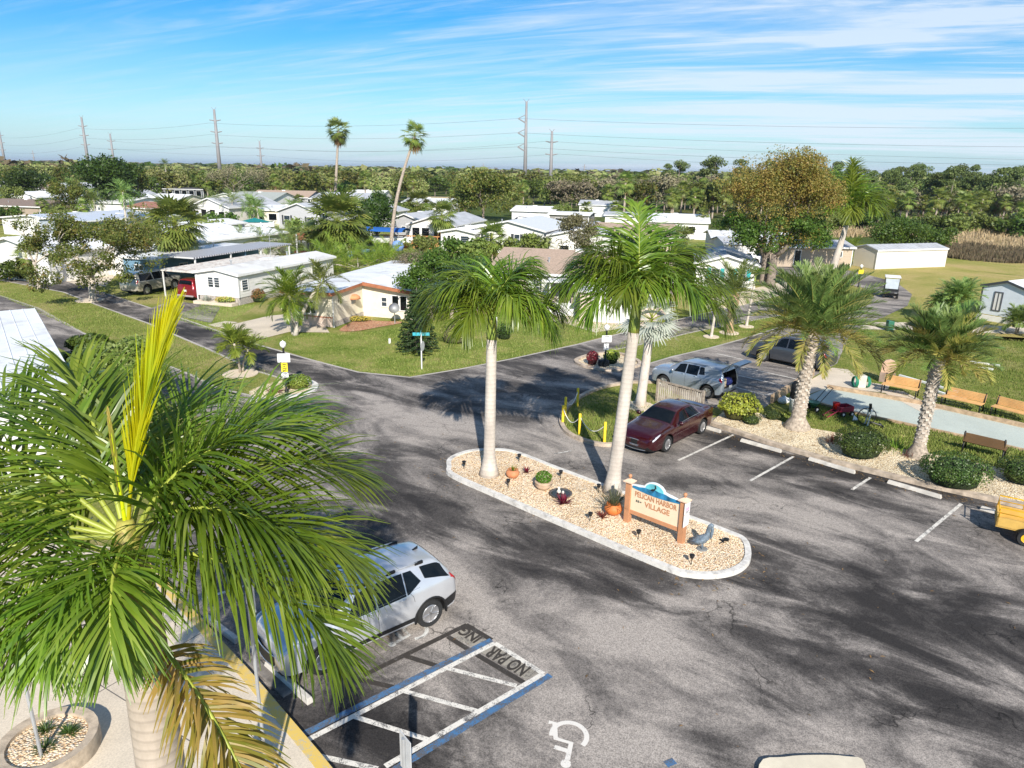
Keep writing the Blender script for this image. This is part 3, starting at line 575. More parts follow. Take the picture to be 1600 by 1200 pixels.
# ---------------- cars ----------------
class Car:
    def __init__(s,name,label,loc,rz,Ln,keys,paint,group=None,cat='car',kp=(0,.8,.97,1,.975,.94)):
        s.L=Ln; s.kp=kp; s.t=thing(name,label,cat,loc,rz,group); s.t.scale=(.94,.94,.94); s.paint=paint
        k=np.array(keys,float); n=81; xs=np.linspace(0,1,n); d=1-(np.cos(PI*np.linspace(0,1,n))*.5+.5); xs=.35*xs+.65*d
        A=[np.interp(xs,k[:,0],k[:,i]) for i in range(1,6)]; ker=np.array([1,2,3,2,1])/9.
        for i in range(5):
            a=np.pad(A[i],2,mode='edge'); A[i]=np.convolve(a,ker,'valid')
        s.x=(.5-xs)*Ln; s.xf=xs; s.A=A
    def sec(s,i):
        w,zb,zl,zt,wr=[a[i] for a in s.A]; k=s.kp
        return [(0,zb),(w*k[1],zb),(w*k[2],zb+.09),(w*k[3],zb+(zl-zb)*.5),(w*k[4],zl-.09),(w*k[5],zl),(wr,zt-.07),(wr-.05,zt-.02),(wr-.14,zt),(wr*.45,zt+.018),(0,zt+.025)]
    def P(s,xf,k,sd=1):
        f=np.interp(xf,s.xf,np.arange(len(s.xf))); i=int(min(f,len(s.xf)-2)); f-=i
        a,b=s.sec(i),s.sec(i+1); j=int(min(k,9)); g=k-j
        q=lambda S:(S[j][0]*(1-g)+S[j+1][0]*g,S[j][1]*(1-g)+S[j+1][1]*g)
        u,v=q(a),q(b); return Vector((s.x[i]*(1-f)+s.x[i+1]*f,sd*(u[0]*(1-f)+v[0]*f),u[1]*(1-f)+v[1]*f))
    def Nn(s,xf,k,sd):
        e=.004; a=s.P(min(xf+e,1),k,sd)-s.P(max(xf-e,0),k,sd); b=s.P(xf,min(k+.05,10),sd)-s.P(xf,max(k-.05,0),sd); n=a.cross(b).normalized()
        c=s.P(xf,k,sd)-Vector((0,0,.7)); return n if n.dot(Vector((c.x*.2,c.y,c.z)))>0 else -n
    def patch(s,name,cs,m,sd=1,off=.008,nu=8,nv=4,both=False,mirror=False):
        "quad patch on the skin between four (xf,k) corners"
        mb=MB()
        for S_ in ((1,-1) if mirror else (sd,)):
            vs=[]
            for i in range(nu+1):
                for j in range(nv+1):
                    u,v=i/nu,j/nv; xf=(cs[0][0]*(1-u)+cs[1][0]*u)*(1-v)+(cs[3][0]*(1-u)+cs[2][0]*u)*v; k=(cs[0][1]*(1-u)+cs[1][1]*u)*(1-v)+(cs[3][1]*(1-u)+cs[2][1]*u)*v
                    if both: # k may run past the centre line to the other side
                        kk,ss=(k,1) if k<=10 else (20-k,-1)
                    else: kk,ss=k,S_
                    vs.append(s.P(xf,kk,ss)+s.Nn(xf,kk,ss)*off)
            mb.add(vs,[(i*(nv+1)+j,(i+1)*(nv+1)+j,(i+1)*(nv+1)+j+1,i*(nv+1)+j+1) for i in range(nu) for j in range(nv)])
        return mb.build(name,m,s.t,True)
    def body(s,wheels,rad,arch=1.22,hole=None,clad=None):
        mb=MB(); n=len(s.x); ring=20; vs=[]
        for i in range(n):
            S_=s.sec(i); pts=[(y,z) for y,z in S_]+[(-y,z) for y,z in S_[-2:0:-1]]
            vs+=[(s.x[i],y,z) for y,z in pts]
        fs=[]
        for i in range(n-1):
            for j in range(ring): fs.append((i*ring+j,(i+1)*ring+j,(i+1)*ring+(j+1)%ring,i*ring+(j+1)%ring))
        fs.append(tuple(range(ring))); fs.append(tuple(range((n-1)*ring,n*ring))[::-1]); mb.add(vs,fs)
        o=mb.build('body',[s.paint,clad or BLACK,BLACK],s.t)
        me=o.data
        for p in me.polygons:
            if p.index<len(fs)-2 and (p.index%ring) in (0,1,18,19): p.material_index=1
        cm=MB()
        for xw in wheels:
            for sd in (-1,1): cm.tube([(xw,sd*.62,rad),(xw,sd*1.2,rad)],rad*arch,28)
        if hole: cm.bb(*hole)
        c=cm.build('cutter',[BLACK,BLACK,BLACK]); 
        for p in c.data.polygons: p.material_index=2
        bpy.context.view_layer.update()
        c.matrix_world=s.t.matrix_basis.copy()
        md=o.modifiers.new('b','BOOLEAN'); md.object=c; md.operation='DIFFERENCE'; md.solver='EXACT'
        bpy.context.view_layer.update(); dg=bpy.context.evaluated_depsgraph_get(); m2=bpy.data.meshes.new_from_object(o.evaluated_get(dg)); o.modifiers.clear(); o.data=m2; bpy.data.objects.remove(c)
        m2.shade_smooth(); m2.set_sharp_from_angle(angle=R(38)); return o
    def wheels(s,xs,rad,y,spokes=5,wd=.22,rim=ALLOY,rr=.66):
        for xw in xs:
            for sd in (-1,1):
                w_=thing('wheel',None,None,(xw,sd*y,rad)); w_.parent=s.t; M=Matrix.Rotation(-sd*PI/2,3,'X')
                t=MB(); t.lathe([(rad*.6,-wd/2),(rad*.93,-wd/2),(rad,-wd*.3),(rad,wd*.3),(rad*.93,wd/2),(rad*(rr+.02),wd*.5),(rad*rr,wd*.36)],26,M=M); t.build('tyre',RUB,w_,ang=40)
                g=MB(); g.lathe([(rad*rr,wd*.40),(rad*rr*.93,wd*.46),(rad*rr*.9,wd*.3),(rad*rr*.9,wd*.1),(0.001,wd*.1)],26,M=M)
                for q in range(spokes):
                    a=6.283*q/spokes+.3; Rm=M@Matrix.Rotation(a,3,'Z')
                    for da in (-.13,.13):
                        Rr_=M@Matrix.Rotation(a+da,3,'Z'); c=Rr_@Vector((rad*rr*.48,0,wd*.40)); g.box(c,(rad*rr*.9,rad*.085,.03),M=Rr_)
                g.lathe([(rad*.15,wd*.34),(rad*.15,wd*.45),(.001,wd*.47)],12,M=M); g.build('rim',rim,w_,ang=35)
                d=MB(); d.lathe([(rad*rr*.86,wd*.12),(.001,wd*.12)],20,M=M); d.v=[(a_,b_+sd*.002,c_) for a_,b_,c_ in d.v]; d.build('brake_disc',BLACK,w_)
    def lines(s,segs,mirror=True,wd=.006,m=None):
        mb=MB()
        for a,b in segs:
            for sd in (1,-1):
                P=[s.P(a[0]+(b[0]-a[0])*i/8,a[1]+(b[1]-a[1])*i/8,sd)+s.Nn(a[0]+(b[0]-a[0])*i/8,a[1]+(b[1]-a[1])*i/8,sd)*.001 for i in range(9)]; mb.tube(P,wd,4)
        return mb.build('door_seam',m or BLACK,s.t)
    def mirrors(s,xf,m,y=None,z=None):
        for sd in (-1,1):
            p=s.P(xf,5,sd); mb=MB(); mb.lathe([(.02,-.10),(.075,-.085),(.095,0),(.08,.085),(.02,.10)],10,c=(p.x-.02,p.y+sd*.14,p.z+.07),sx=.75,M=Matrix.Rotation(PI/2,3,'X')); mb.tube([(p.x,p.y-sd*.03,p.z),(p.x-.01,p.y+sd*.1,p.z+.05)],.025,6); mb.build('side_mirror',m,s.t,True)
    def handles(s,xfs,k=4.3,m=None):
        for sd in (-1,1):
            for xf in xfs:
                p=s.P(xf,k,sd)+s.Nn(xf,k,sd)*.02; q=s.P(xf+.035,k,sd)+s.Nn(xf,k,sd)*.02; mb=MB(); mb.tube([p,q],.016,6); mb.build('door_handle',m or s.paint,s.t,True)
    def plate(s,xf_end,z,txt=None,m=None):
        x=s.x[0]+.012 if xf_end==0 else s.x[-1]-.012; mb=MB(); mb.box((x,0,z),(.012,.30,.15)); mb.build('licence_plate',m or mat('plate_white',(.7,.7,.66),.5),s.t)
SUVK=[(0,.70,.36,.66,.70,.55),(.012,.83,.26,.84,.88,.68),(.05,.90,.23,.95,1.00,.74),(.14,.92,.22,1.01,1.08,.78),(.255,.92,.22,1.05,1.13,.80),(.40,.92,.22,1.07,1.58,.66),(.47,.92,.22,1.08,1.665,.64),(.62,.92,.22,1.09,1.68,.64),(.80,.92,.22,1.12,1.65,.62),(.905,.91,.22,1.15,1.58,.60),(.972,.87,.26,1.13,1.20,.72),(.99,.84,.34,1.02,1.06,.72),(1,.76,.42,.90,.93,.64)]
SEDK=[(0,.62,.34,.55,.58,.5),(.012,.80,.22,.68,.71,.66),(.05,.89,.18,.78,.83,.74),(.14,.92,.17,.87,.93,.78),(.29,.925,.17,.95,1.01,.80),(.44,.925,.17,.97,1.38,.62),(.53,.925,.17,.98,1.455,.60),(.66,.925,.17,.99,1.44,.59),(.78,.92,.17,1.01,1.22,.64),(.86,.91,.17,1.03,1.075,.70),(.955,.89,.2,1.02,1.06,.72),(.988,.84,.28,.93,.97,.70),(1,.74,.38,.80,.83,.6)]
SMK=[(0,.66,.36,.68,.72,.52),(.014,.80,.25,.86,.90,.66),(.05,.86,.2,.95,1.00,.72),(.14,.885,.2,.99,1.05,.75),(.245,.885,.2,1.02,1.10,.77),(.38,.885,.2,1.04,1.48,.64),(.46,.885,.2,1.05,1.56,.62),(.68,.885,.2,1.05,1.58,.65),(.86,.88,.2,1.06,1.56,.64),(.95,.87,.22,1.08,1.52,.64),(.982,.86,.26,1.06,1.22,.74),(.992,.82,.34,1.0,1.04,.7),(1,.74,.42,.88,.91,.62)]
TRK=[(0,.70,.40,.78,.82,.6),(.012,.88,.34,.98,1.02,.74),(.05,.95,.3,1.10,1.14,.82),(.14,.98,.3,1.14,1.2,.86),(.23,.98,.3,1.16,1.24,.86),(.32,.98,.3,1.18,1.74,.70),(.38,.98,.3,1.19,1.84,.68),(.62,.98,.3,1.19,1.85,.68),(.86,.98,.3,1.2,1.84,.68),(.955,.97,.3,1.22,1.78,.66),(.985,.94,.34,1.18,1.3,.78),(1,.88,.44,1.0,1.04,.74)]
def windows(c,sides,front,rear,m=GLASS,k=(4.95,5.96)):
    for s_ in sides:
        x0,x1,x2,x3=s_[:4]
        for sd in (1,-1): c.patch('side_window',[(x0,k[0]),(x1,k[0]),(x2,k[1]),(x3,k[1])],m,sd)
    if front: c.patch('windshield',[(front[0],7.35),(front[0],12.65),(front[1],12.65),(front[1],7.35)],m,both=True,nu=8,nv=8)
    if rear: c.patch('rear_window',[(rear[0],7.4),(rear[0],12.6),(rear[1],12.6),(rear[1],7.4)],m,both=True,nu=8,nv=8)
def lights(c,hx=(.012,.075),tx=(.965,.995),hk=(4.2,5.6),tk=(4,5.4)):
    hm=mat('headlight',(.55,.56,.6),.1,var=.3,scale=15,spec=.9); tmm=mat('taillight_red',(.42,.008,.01),.15,var=.2,scale=12,spec=.8)
    for sd in (1,-1):
        c.patch('headlight',[(hx[0],hk[0]),(hx[1],hk[1]-.45),(hx[1],hk[1]),(hx[0],hk[1])],hm,sd,.012,5,4)
        c.patch('taillight',[(tx[0],tk[0]+.4),(tx[1],tk[0]),(tx[1],tk[1]),(tx[0],tk[1])],tmm,sd,.012,4,4)
def grille(c,x,z0,z1,hw,rim=None,m=BLACK,bow=.12,name='grille',edge=CHROME):
    mb=MB(); n=14
    f=lambda u,z:(x-bow*u*u,u*hw,z)
    top=[f(-1+2*i/n,z1-.06*abs(-1+2*i/n)**2) for i in range(n+1)]; bot=[f((-1+2*i/n)*.8,z0) for i in range(n+1)]
    vs=top+bot; mb.add(vs,[(i,i+1,n+2+i,n+1+i) for i in range(n)]); o=mb.build(name,m,c.t)
    if edge:
        e=MB(); e.tube(top+bot[::-1],.014,5,closed=True); e.build('chrome_surround',edge,c.t,True)
# ---------------- buildings ----------------
def window_part(H,side,W,D,s0,z0,ww,hh,kind='plain',frame=WHITE,glass=GLASSB,shut=None,off=0.0):
    "frame, pane and bars on a wall: side f(ront) r(ight) l(eft) b(ack); s0 along the wall"
    def T(s,z,o): return {'f':(s,-o,z),'b':(W-s,D+o,z),'r':(W+o,s,z),'l':(-o,D-s,z)}[side]
    def bx(mb,s,z,o0,o1,dw,dz):
        a=T(s,z,o0); b=T(s+dw,z+dz,o1); mb.bb(*[min(p,q) for p,q in zip(a,b)],*[max(p,q) for p,q in zip(a,b)])
    f=MB(); t=.07; o0=off
    for (s,z,dw,dz) in ((s0,z0,ww,t),(s0,z0+hh-t,ww,t),(s0,z0+t,t,hh-2*t),(s0+ww-t,z0+t,t,hh-2*t)): bx(f,s,z,o0-.01,o0+.045,dw,dz)
    if kind in('sash','grid','jal'):
        if kind=='jal':
            for q in range(1,4): bx(f,s0+t,z0+t+(hh-2*t)*q/4,o0,o0+.03,ww-2*t,.025)
        else: bx(f,s0+t,z0+hh/2-.02,o0,o0+.035,ww-2*t,.045)
    if kind=='grid':
        for q in (1,2): bx(f,s0+ww*q/3-.012,z0+t,o0,o0+.03,.025,hh-2*t)
        for q in (1,3): bx(f,s0+t,z0+hh*q/4,o0,o0+.03,ww-2*t,.02)
    if kind=='slider': bx(f,s0+ww/2-.025,z0+t,o0,o0+.035,.05,hh-2*t)
    if kind=='double':
        bx(f,s0+ww/2-.06,z0+t,o0,o0+.04,.12,hh-2*t)
        for q in (1,2,3): bx(f,s0+t,z0+t+(hh-2*t)*q/4,o0,o0+.03,ww-2*t,.025)
    fo=f.build('door' if kind=='door' else 'window',frame,H)
    p=MB(); bx(p,s0+t,z0+t,o0-.01,o0+.012,ww-2*t,hh-2*t); p.build('pane' if kind!='door' else 'door_panel',glass,fo)
    if shut:
        for s in (s0-.36,s0+ww+.02):
            q=MB(); bx(q,s,z0,o0,o0+.04,.34,hh)
            for k in range(9): bx(q,s+.04,z0+.06+k*(hh-.12)/9,o0+.04,o0+.05,.26,.035)
            q.build('shutter',shut,H)
def home(name,label,A,B,D,h=2.5,rise=.7,ridge='y',wall=WHITE2,roof=WROOF,trim=WHITE,over=.3,wins=(),z0=.0,cat='mobile home',skirt=None,group=None,seams=.0,roofth=.09,carport=None,mono=0,lap=.0,Wf=None,rz=None):
    A=Vector(A);B=Vector(B); W=Wf or (B-A).to_2d().length; rz=math.atan2(B.y-A.y,B.x-A.x) if rz is None else rz
    H=thing(name,label,cat,(A.x,A.y,0.02),rz,group); mb=MB(); sk=.55 if skirt else 0
    if ridge=='y': prof=[(0,sk),(W,sk),(W,h),(W/2,h+rise),(0,h)]; mb.prism(prof,0,D,M=Matrix(((1,0,0),(0,0,1),(0,1,0))))
    elif ridge=='x': prof=[(0,sk),(D,sk),(D,h),(D/2,h+rise),(0,h)]; mb.prism(prof,0,W,M=Matrix(((0,0,1),(1,0,0),(0,1,0))))
    else: mb.bb(0,0,sk,W,D,h)
    if not lap and cat=='mobile home' and A.y<125: lap=.24
    if lap:
        for z in np.arange(sk+lap,h,lap): mb.bb(-.012,-.012,z-.012,W+.012,D+.012,z+.004)
    mb.build('wall',wall,H)
    if skirt:
        q=MB(); q.bb(.04,.04,0,W-.04,D-.04,sk); q.build('skirting',skirt,H)
    r=MB(); o=over
    def slab(a,b,c,d,th=roofth):
        a,b,c,d=[Vector(p) for p in (a,b,c,d)]; u=Vector((0,0,th)); r.add([a,b,c,d,a+u,b+u,c+u,d+u],[(3,2,1,0),(4,5,6,7),(0,1,5,4),(1,2,6,5),(2,3,7,6),(3,0,4,7)])
    fz=rise/(W/2) if ridge=='y' else rise/(D/2); e=.012
    if ridge=='y':
        slab((-o,-o,h-o*fz+e),(W/2,-o,h+rise+e),(W/2,D+o,h+rise+e),(-o,D+o,h-o*fz+e)); slab((W/2,-o,h+rise+e),(W+o,-o,h-o*fz+e),(W+o,D+o,h-o*fz+e),(W/2,D+o,h+rise+e))
        if seams:
            for y in np.arange(0,D+o,seams):
                for s in (-1,1):
                    a=Vector((W/2,y,h+rise+roofth+.02)); b=Vector((W/2+s*(W/2+o),y,h-o*fz+roofth+.02)); r.tube([a,b],.018,4)
    elif ridge=='x':
        slab((-o,-o,h-o*fz+e),(W+o,-o,h-o*fz+e),(W+o,D/2,h+rise+e),(-o,D/2,h+rise+e)); slab((-o,D/2,h+rise+e),(W+o,D/2,h+rise+e),(W+o,D+o,h-o*fz+e),(-o,D+o,h-o*fz+e))
        if seams:
            for x in np.arange(0,W+o,seams):
                for s in (-1,1): r.tube([(x,D/2,h+rise+roofth+.02),(x,D/2+s*(D/2+o),h-o*fz+roofth+.02)],.018,4)
    else: slab((-o,-o,h+e),(W+o,-o,h+rise+e),(W+o,D+o,h+rise+e),(-o,D+o,h+e))
    ro=r.build('roof',roof,H)
    f=MB(); y=-o-.02
    if ridge=='y':
        for (a,b) in (((-o,h-o*fz),(W/2,h+rise)),((W/2,h+rise),(W+o,h-o*fz))): f.add([(a[0],y,a[1]-.06),(b[0],y,b[1]-.06),(b[0],y,b[1]+roofth+.03),(a[0],y,a[1]+roofth+.03),(a[0],y+.018,a[1]-.06),(b[0],y+.018,b[1]-.06),(b[0],y+.018,b[1]+roofth+.03),(a[0],y+.018,a[1]+roofth+.03)],[(0,1,2,3),(7,6,5,4),(4,5,1,0),(3,2,6,7),(0,3,7,4),(1,5,6,2)])
        for x in (-o-.012,W+o+.012): f.bb(x-.01,-o,h-o*fz-.06,x+.01,D+o,h-o*fz+roofth+.02)
    else: f.bb(-o,y,h-(o*fz if ridge=='x' else 0)-.06,W+o,y+.018,h-(o*fz if ridge=='x' else 0)+roofth+.02)
    f.build('fascia',trim,H)
    for x in (0,W): cnr=MB(); cnr.bb(x-.05,-.05,sk,x+.05,.05,h-.08); cnr.build('corner_trim',trim,H)
    for w_ in wins:
        sd,s0,zz,ww,hh=w_[:5]; kw=w_[5] if len(w_)>5 else {}
        window_part(H,sd,W,D,s0,zz,ww,hh,**kw)
    if carport:
        x0,y0,x1,y1,ch=carport[:5]; cm=carport[5] if len(carport)>5 else roof; c=MB(); c.bb(x0,y0,ch,x1,y1,ch+.12)
        for i in range(int(abs(x1-x0)/.45)): c.bb(x0+.1+i*.45,y0,ch+.12,x0+.16+i*.45,y1,ch+.16)
        c.build('carport_roof',cm,H)
        for x in (x0+.1,x1-.1):
            for yy in (y0+.1,y1-.1,(y0+y1)/2):
                if x<.05 or x>W-.05 or yy<0 or yy>D: c=MB(); c.bb(x-.04,yy-.04,0,x+.04,yy+.04,ch); c.build('carport_post',WHITE,H)
    if cat=='mobile home' and D>6:
        for k in range(3):
            yy=D*(.2+.28*k); xx=W*(.3+.15*(k%2)); zr=(h+rise*min(xx,W-xx)/(W/2) if ridge=='y' else h+rise*min(yy,D-yy)/(D/2) if ridge=='x' else h)+roofth
            v=MB()
            if k==1: v.bb(xx-.35,yy-.35,zr-.1,xx+.35,yy+.35,zr+.14)
            else: v.tube([(xx,yy,zr-.1),(xx,yy,zr+.32)],.06,7); v.tube([(xx,yy,zr+.30),(xx,yy,zr+.36)],.11,7)
            v.build('roof_vent' if k!=1 else 'skylight',GALV if k!=1 else WHITE,H)
    return H,W
# ================= traffic island with the sign =================
isl=px((702,734),(704,722),(725,712),(751,708),(800,710),(868,735.6),(935,761),(1035,798),(1135,836),(1161,849),(1168,868),(1164,884),(1145,897),(1112,903),(1076,901),(1037,889),(870,818),(785,781),(709,747))
isl=smooth_poly(isl,5)
cen=Vector((sum(p.x for p in isl)/len(isl),sum(p.y for p in isl)/len(isl),0))
ribbon('kerb',isl,.165,.03,mat('white_kerb',()),True,h=.12)
sheet('gravel_bed',isl,.115,GRAVEL,thick=.09)
IZ=.115
def inside(p,poly):
    c=False; n=len(poly)
    for i in range(n):
        a,b=poly[i],poly[i-1]
        if (a.y>p[1])!=(b.y>p[1]) and p[0]<(b.x-a.x)*(p[1]-a.y)/(b.y-a.y)+a.x: c=not c
    return c
pm=MB(); k=0
while k<9000:
    p=(random.uniform(-2.3,6.8),random.uniform(15.5,24.3))
    if not inside(p,isl): continue
    if random.random()<.5 and p[1]>21: k+=1; continue
    s=random.uniform(.008,.022); a=random.uniform(0,3); M=Matrix.Rotation(a,3,'Z')@Matrix.Rotation(random.uniform(-.5,.5),3,'X')
    pm.add([M@Vector(q)*s+Vector((p[0],p[1],IZ+s*.3)) for q in ((-1,-.6,0),(.9,-.7,.1),(1.1,.6,0),(-.8,.8,.05),(.05,0,.7))],[(0,1,4),(1,2,4),(2,3,4),(3,0,4)]); k+=1
PEB=leafmat('pebble',[(.74,.55,.28),(.80,.66,.42),(.86,.78,.60),(.55,.34,.14)],.8,0,.2)
tag(pm.build('loose_gravel',PEB),kind='stuff')
sA,sB=G(980,814,IZ),G(1064,847,IZ); sd_=(sB-sA); SW=sd_.length; srz=math.atan2(sd_.y,sd_.x)
t=thing('village_sign','beige village name sign with blue pelican topper between two terracotta posts','sign',(sA.x,sA.y,IZ),srz)
TERR=mat('terracotta_paint',(.46,.22,.11),.6,var=.1,scale=3); SCREAM=mat('sign_cream',(.74,.57,.40),.6,var=.05)
ph=HT(sA,982,752)-IZ
for x in (0,SW):
    m=MB(); m.bb(x-.085,-.085,-.1,x+.085,.085,ph); m.build('post',TERR,t,bevel=.006)
    m=MB(); m.lathe([(.02,ph),(.20,ph+.0),(.20,ph+.03),(.03,ph+.10),(.02,ph+.10)],4,c=(x,0,0),M=Matrix.Rotation(PI/4,3,'Z')); m.build('post_cap',mat('cap_cream',(.70,.50,.36),.6),t)
    m=MB(); m.lathe([(.03,ph+.08),(.025,ph+.12),(.05,ph+.15),(.058,ph+.185),(.045,ph+.22),(.0,ph+.24)],14,c=(x,0,0)); m.build('finial',TERR,t,True)
pt=ph-.10
m=MB(); m.bb(.085,-.04,.30,SW-.085,.04,.42); m.build('bottom_rail',TERR,t)
m=MB(); m.bb(.085,-.022,.42,SW-.085,.022,pt-.02); m.build('panel',SCREAM,t)
def curve_top(u): # dome in the middle of gently falling shoulders
    z=.10*(1-abs(2*u-1)**1.6)+.03; d=abs(u-.47)
    if d<.21: z=max(z,.07+.23*math.sqrt(max(0,1-(d/.21)**2)))
    return z
xs=[i/40 for i in range(41)]; XZ=Matrix(((1,0,0),(0,0,1),(0,1,0)))
poly=[(.09,pt)]+[(.09+(SW-.18)*u,pt+curve_top(u)+.02) for u in xs]+[(SW-.09,pt)]
m=MB(); m.prism(poly,-.03,.03,M=XZ); m.build('topper',mat('topper_white',(.72,.76,.76),.5),t)
SEA=mat('sea_blue',(.02,.16,.30),.5,var=.6,scale=5); SKYB=mat('sunrise_teal',(.12,.46,.52),.5,var=.35,scale=2.2)
dm=[(.09+(SW-.18)*(.47+.185*math.cos(q)),pt+.08+.20*math.sin(q)) for q in [PI*i/20 for i in range(21)]]
m=MB(); m.prism(dm,-.036,-.03,M=XZ); m.build('sky_panel',SKYB,t)
se=[(.12,pt-.03)]+[(.09+(SW-.18)*u,pt+.015+.085*(1-abs(2*u-1)**1.5)+.008*math.sin(u*30)) for u in xs[1:-1]]+[(SW-.12,pt-.03)]
se+= [(.09+(SW-.18)*u,pt-.03-.06*math.sin(PI*u)) for u in xs[-2:0:-1]]
m=MB(); m.prism(se,-.042,-.0365,M=XZ); m.build('sea_panel',SEA,t)
pel=[(.0,.02),(.05,.06),(.10,.075),(.14,.10),(.145,.15),(.13,.18),(.14,.205),(.165,.20),(.17,.17),(.19,.12),(.185,.10),(.17,.13),(.165,.09),(.15,.05),(.11,.02),(.10,-.03),(.085,-.03),(.08,.01),(.04,.0)]
m=MB(); m.prism([(x+SW*.40,z+pt+.06) for x,z in pel],-.048,-.0425,M=XZ); m.build('pelican_emblem',BLACK,t)
LET=mat('sign_lettering',(.42,.20,.10),.5,var=.08)
for txt,zz,xx,sz,mm,bd in (('PELICAN HARBOR',pt-.21,SW/2,.20,LET,.004),('VILLAGE',pt-.44,SW*.54,.20,LET,.004),('55+',pt-.42,SW*.20,.095,mat('sign_green',(.02,.06,.05),.5),.002)):
    o=text_mesh('lettering',txt,sz,mm,t,.004,bd,1.0); o.rotation_euler=(PI/2,0,0); bpy.context.view_layer.update(); w0=o.dimensions.x; tw={'PELICAN HARBOR':SW-.42,'VILLAGE':.82,'55+':.20}[txt]; o.scale=(tw/w0,1.12 if sz>.1 else 1,1); o.location=(xx,-.026,zz)
m=MB(); m.bb(SW+.085,-.14,ph*.42,SW+.10,.14,ph*.70); m.bb(SW+.085,-.14,ph*.72,SW+.10,.14,ph-.02); nb_=m.build('notice_board',mat('notice_white',(.80,.78,.78),.5),t)
for nm,rows,col in (('pink_print',((.945,.16),(.905,.09),(.865,.2),(.845,.17),(.825,.2),(.805,.15)),(.55,.25,.38)),('black_print',((.775,.19),(.745,.15)),(.05,.05,.05)),('grey_print',((.66,.12),(.60,.16),(.55,.1),(.49,.14)),(.5,.52,.52))):
    m=MB() # too small to read in the photo: only rows of ink
    for zr_,wd_ in rows: m.bb(SW+.10,-wd_/2,ph*zr_-.008,SW+.1025,wd_/2,ph*zr_+.008)
    m.build(nm,mat(nm+'_ink',col,.7),nb_)
# pelican statue
p=G(1097,858,IZ); t=thing('pelican_statue','weathered blue grey pelican statue standing on the gravel right of the village sign','statue',tuple(p),R(-28)); t.scale=(.86,.86,.95)
SM=mat('statue_blue_grey',(.13,.17,.21),.6,var=.4,scale=12,dirt=((.30,.30,.28),.4))
m=MB(); m.tube([(-.40,0,.14),(-.28,0,.19),(-.14,0,.26),(.0,0,.33),(.10,0,.42),(.13,0,.53),(.13,0,.65),(.16,0,.76),(.21,0,.81),(.25,0,.79),(.26,0,.76)],[.02,.08,.135,.14,.115,.08,.062,.062,.07,.06,.03],14)
m.tube([(.24,0,.80),(.255,0,.68),(.25,0,.55),(.235,0,.43),(.22,0,.36)],[.035,.05,.045,.028,.008],10)
for s in (-1,1):
    m.tube([(-.36,s*.03,.16),(-.2,s*.10,.22),(-.02,s*.12,.30),(.08,s*.10,.37)],[.01,.05,.075,.03],8); m.tube([(-.02,s*.05,.22),(0,s*.055,.10),(.01,s*.06,.02)],[.03,.018,.02],7)
    m.add([(-.03,s*.06,.012),(.13,s*.01,.0),(.14,s*.07,.0),(.12,s*.13,.0),(0,s*.06,.035)],[(0,1,4),(1,2,4),(2,3,4),(3,0,4)])
m.build('body',SM,t,True)
m=MB(); m.lathe([(.0,0),(.17,0),(.18,.015),(.14,.03),(0,.03)],16); m.build('base',mat('statue_base',(.2,.2,.19),.8),t)
# pots, plants and lights on the island
POT=mat('terracotta_pot',(.50,.20,.09),.7,var=.2,scale=5,dirt=((.6,.42,.3),.4)); POT2=mat('stone_pot',(.50,.36,.25),.8,var=.25,scale=5)
def pot(pp,label,prof,m_,sc=1):
    t=thing('potted_plant',label,'potted plant',tuple(G(*pp,IZ)),0); m=MB(); m.lathe([(r*sc,z*sc) for r,z in prof],22); m.build('pot',m_,t,True); m=MB(); m.lathe([(prof[-1][0]*sc*.93,prof[-1][1]*sc-.04),(0.001,prof[-1][1]*sc-.035)],18); m.build('soil',mat('soil',(.05,.035,.025),.95),t); return t
bowl=[(.10,0),(.17,.04),(.235,.13),(.24,.20),(.20,.27),(.17,.285),(.19,.31),(.175,.315),(.155,.28)]
t=pot((801,746),'round terracotta pot with a small green plant near the left palm',bowl,POT,.95); tuft(None,None,26,.22,.02,YG,parent=t,z=.25,e=(45,88),base_r=.1)
t=pot((849,764),'pale bowl shaped pot full of bright green mounded leaves',[(.12,0),(.2,.05),(.28,.16),(.27,.24),(.30,.27),(.27,.28)],POT2)
cl=Cloud(); cl.add(cards((0,0,.42),.27,900,.055,.75,.6)); cl.build('foliage',leafmat('bright_round_leaf',[(.05,.16,.01),(.09,.24,.02),(.14,.30,.03)],.5,.3),t)
t=pot((958,803),'orange terracotta pot with a dark bushy grass at the foot of the right palm',bowl,mat('orange_pot',(.60,.17,.04),.6,var=.15),1.15)
tuft(None,None,170,.62,.014,leafmat('dark_grass_leaf',[(.04,.06,.02),(.08,.09,.04),(.14,.11,.06)],.6,.2),parent=t,z=.28,e=(10,85),base_r=.16,droop=.35)
t=thing('bird_bath','low dark bowl fountain with a pale figure standing in the water','fountain',tuple(G(876,774,IZ)),0)
m=MB(); m.lathe([(.16,0),(.30,.02),(.36,.07),(.37,.09),(.33,.085),(.27,.055),(0.001,.05)],28); m.build('bowl',mat('dark_stone_bowl',(.09,.08,.075),.6,var=.3),t,True)
m=MB(); m.lathe([(.30,.07),(.001,.071)],24); m.build('water',WATER,t); m=MB(); m.lathe([(.05,.07),(.075,.12),(.05,.17),(.03,.2),(.045,.24),(.03,.28),(0,.29)],12,c=(-.06,.03,0)); m.lathe([(.04,.07),(.05,.11),(.03,.16),(0,.17)],10,c=(.07,-.02,0)); m.build('figurine',mat('figurine_white',(.6,.58,.5),.6),t,True)
BROM=leafmat('bromeliad_leaf',[(.14,.012,.02),(.22,.02,.03),(.08,.01,.015),(.16,.06,.02)],.35,.2,.5)
BROM2=leafmat('dry_bromeliad_leaf',[(.25,.12,.06),(.18,.05,.03),(.32,.20,.10)],.5,.2)
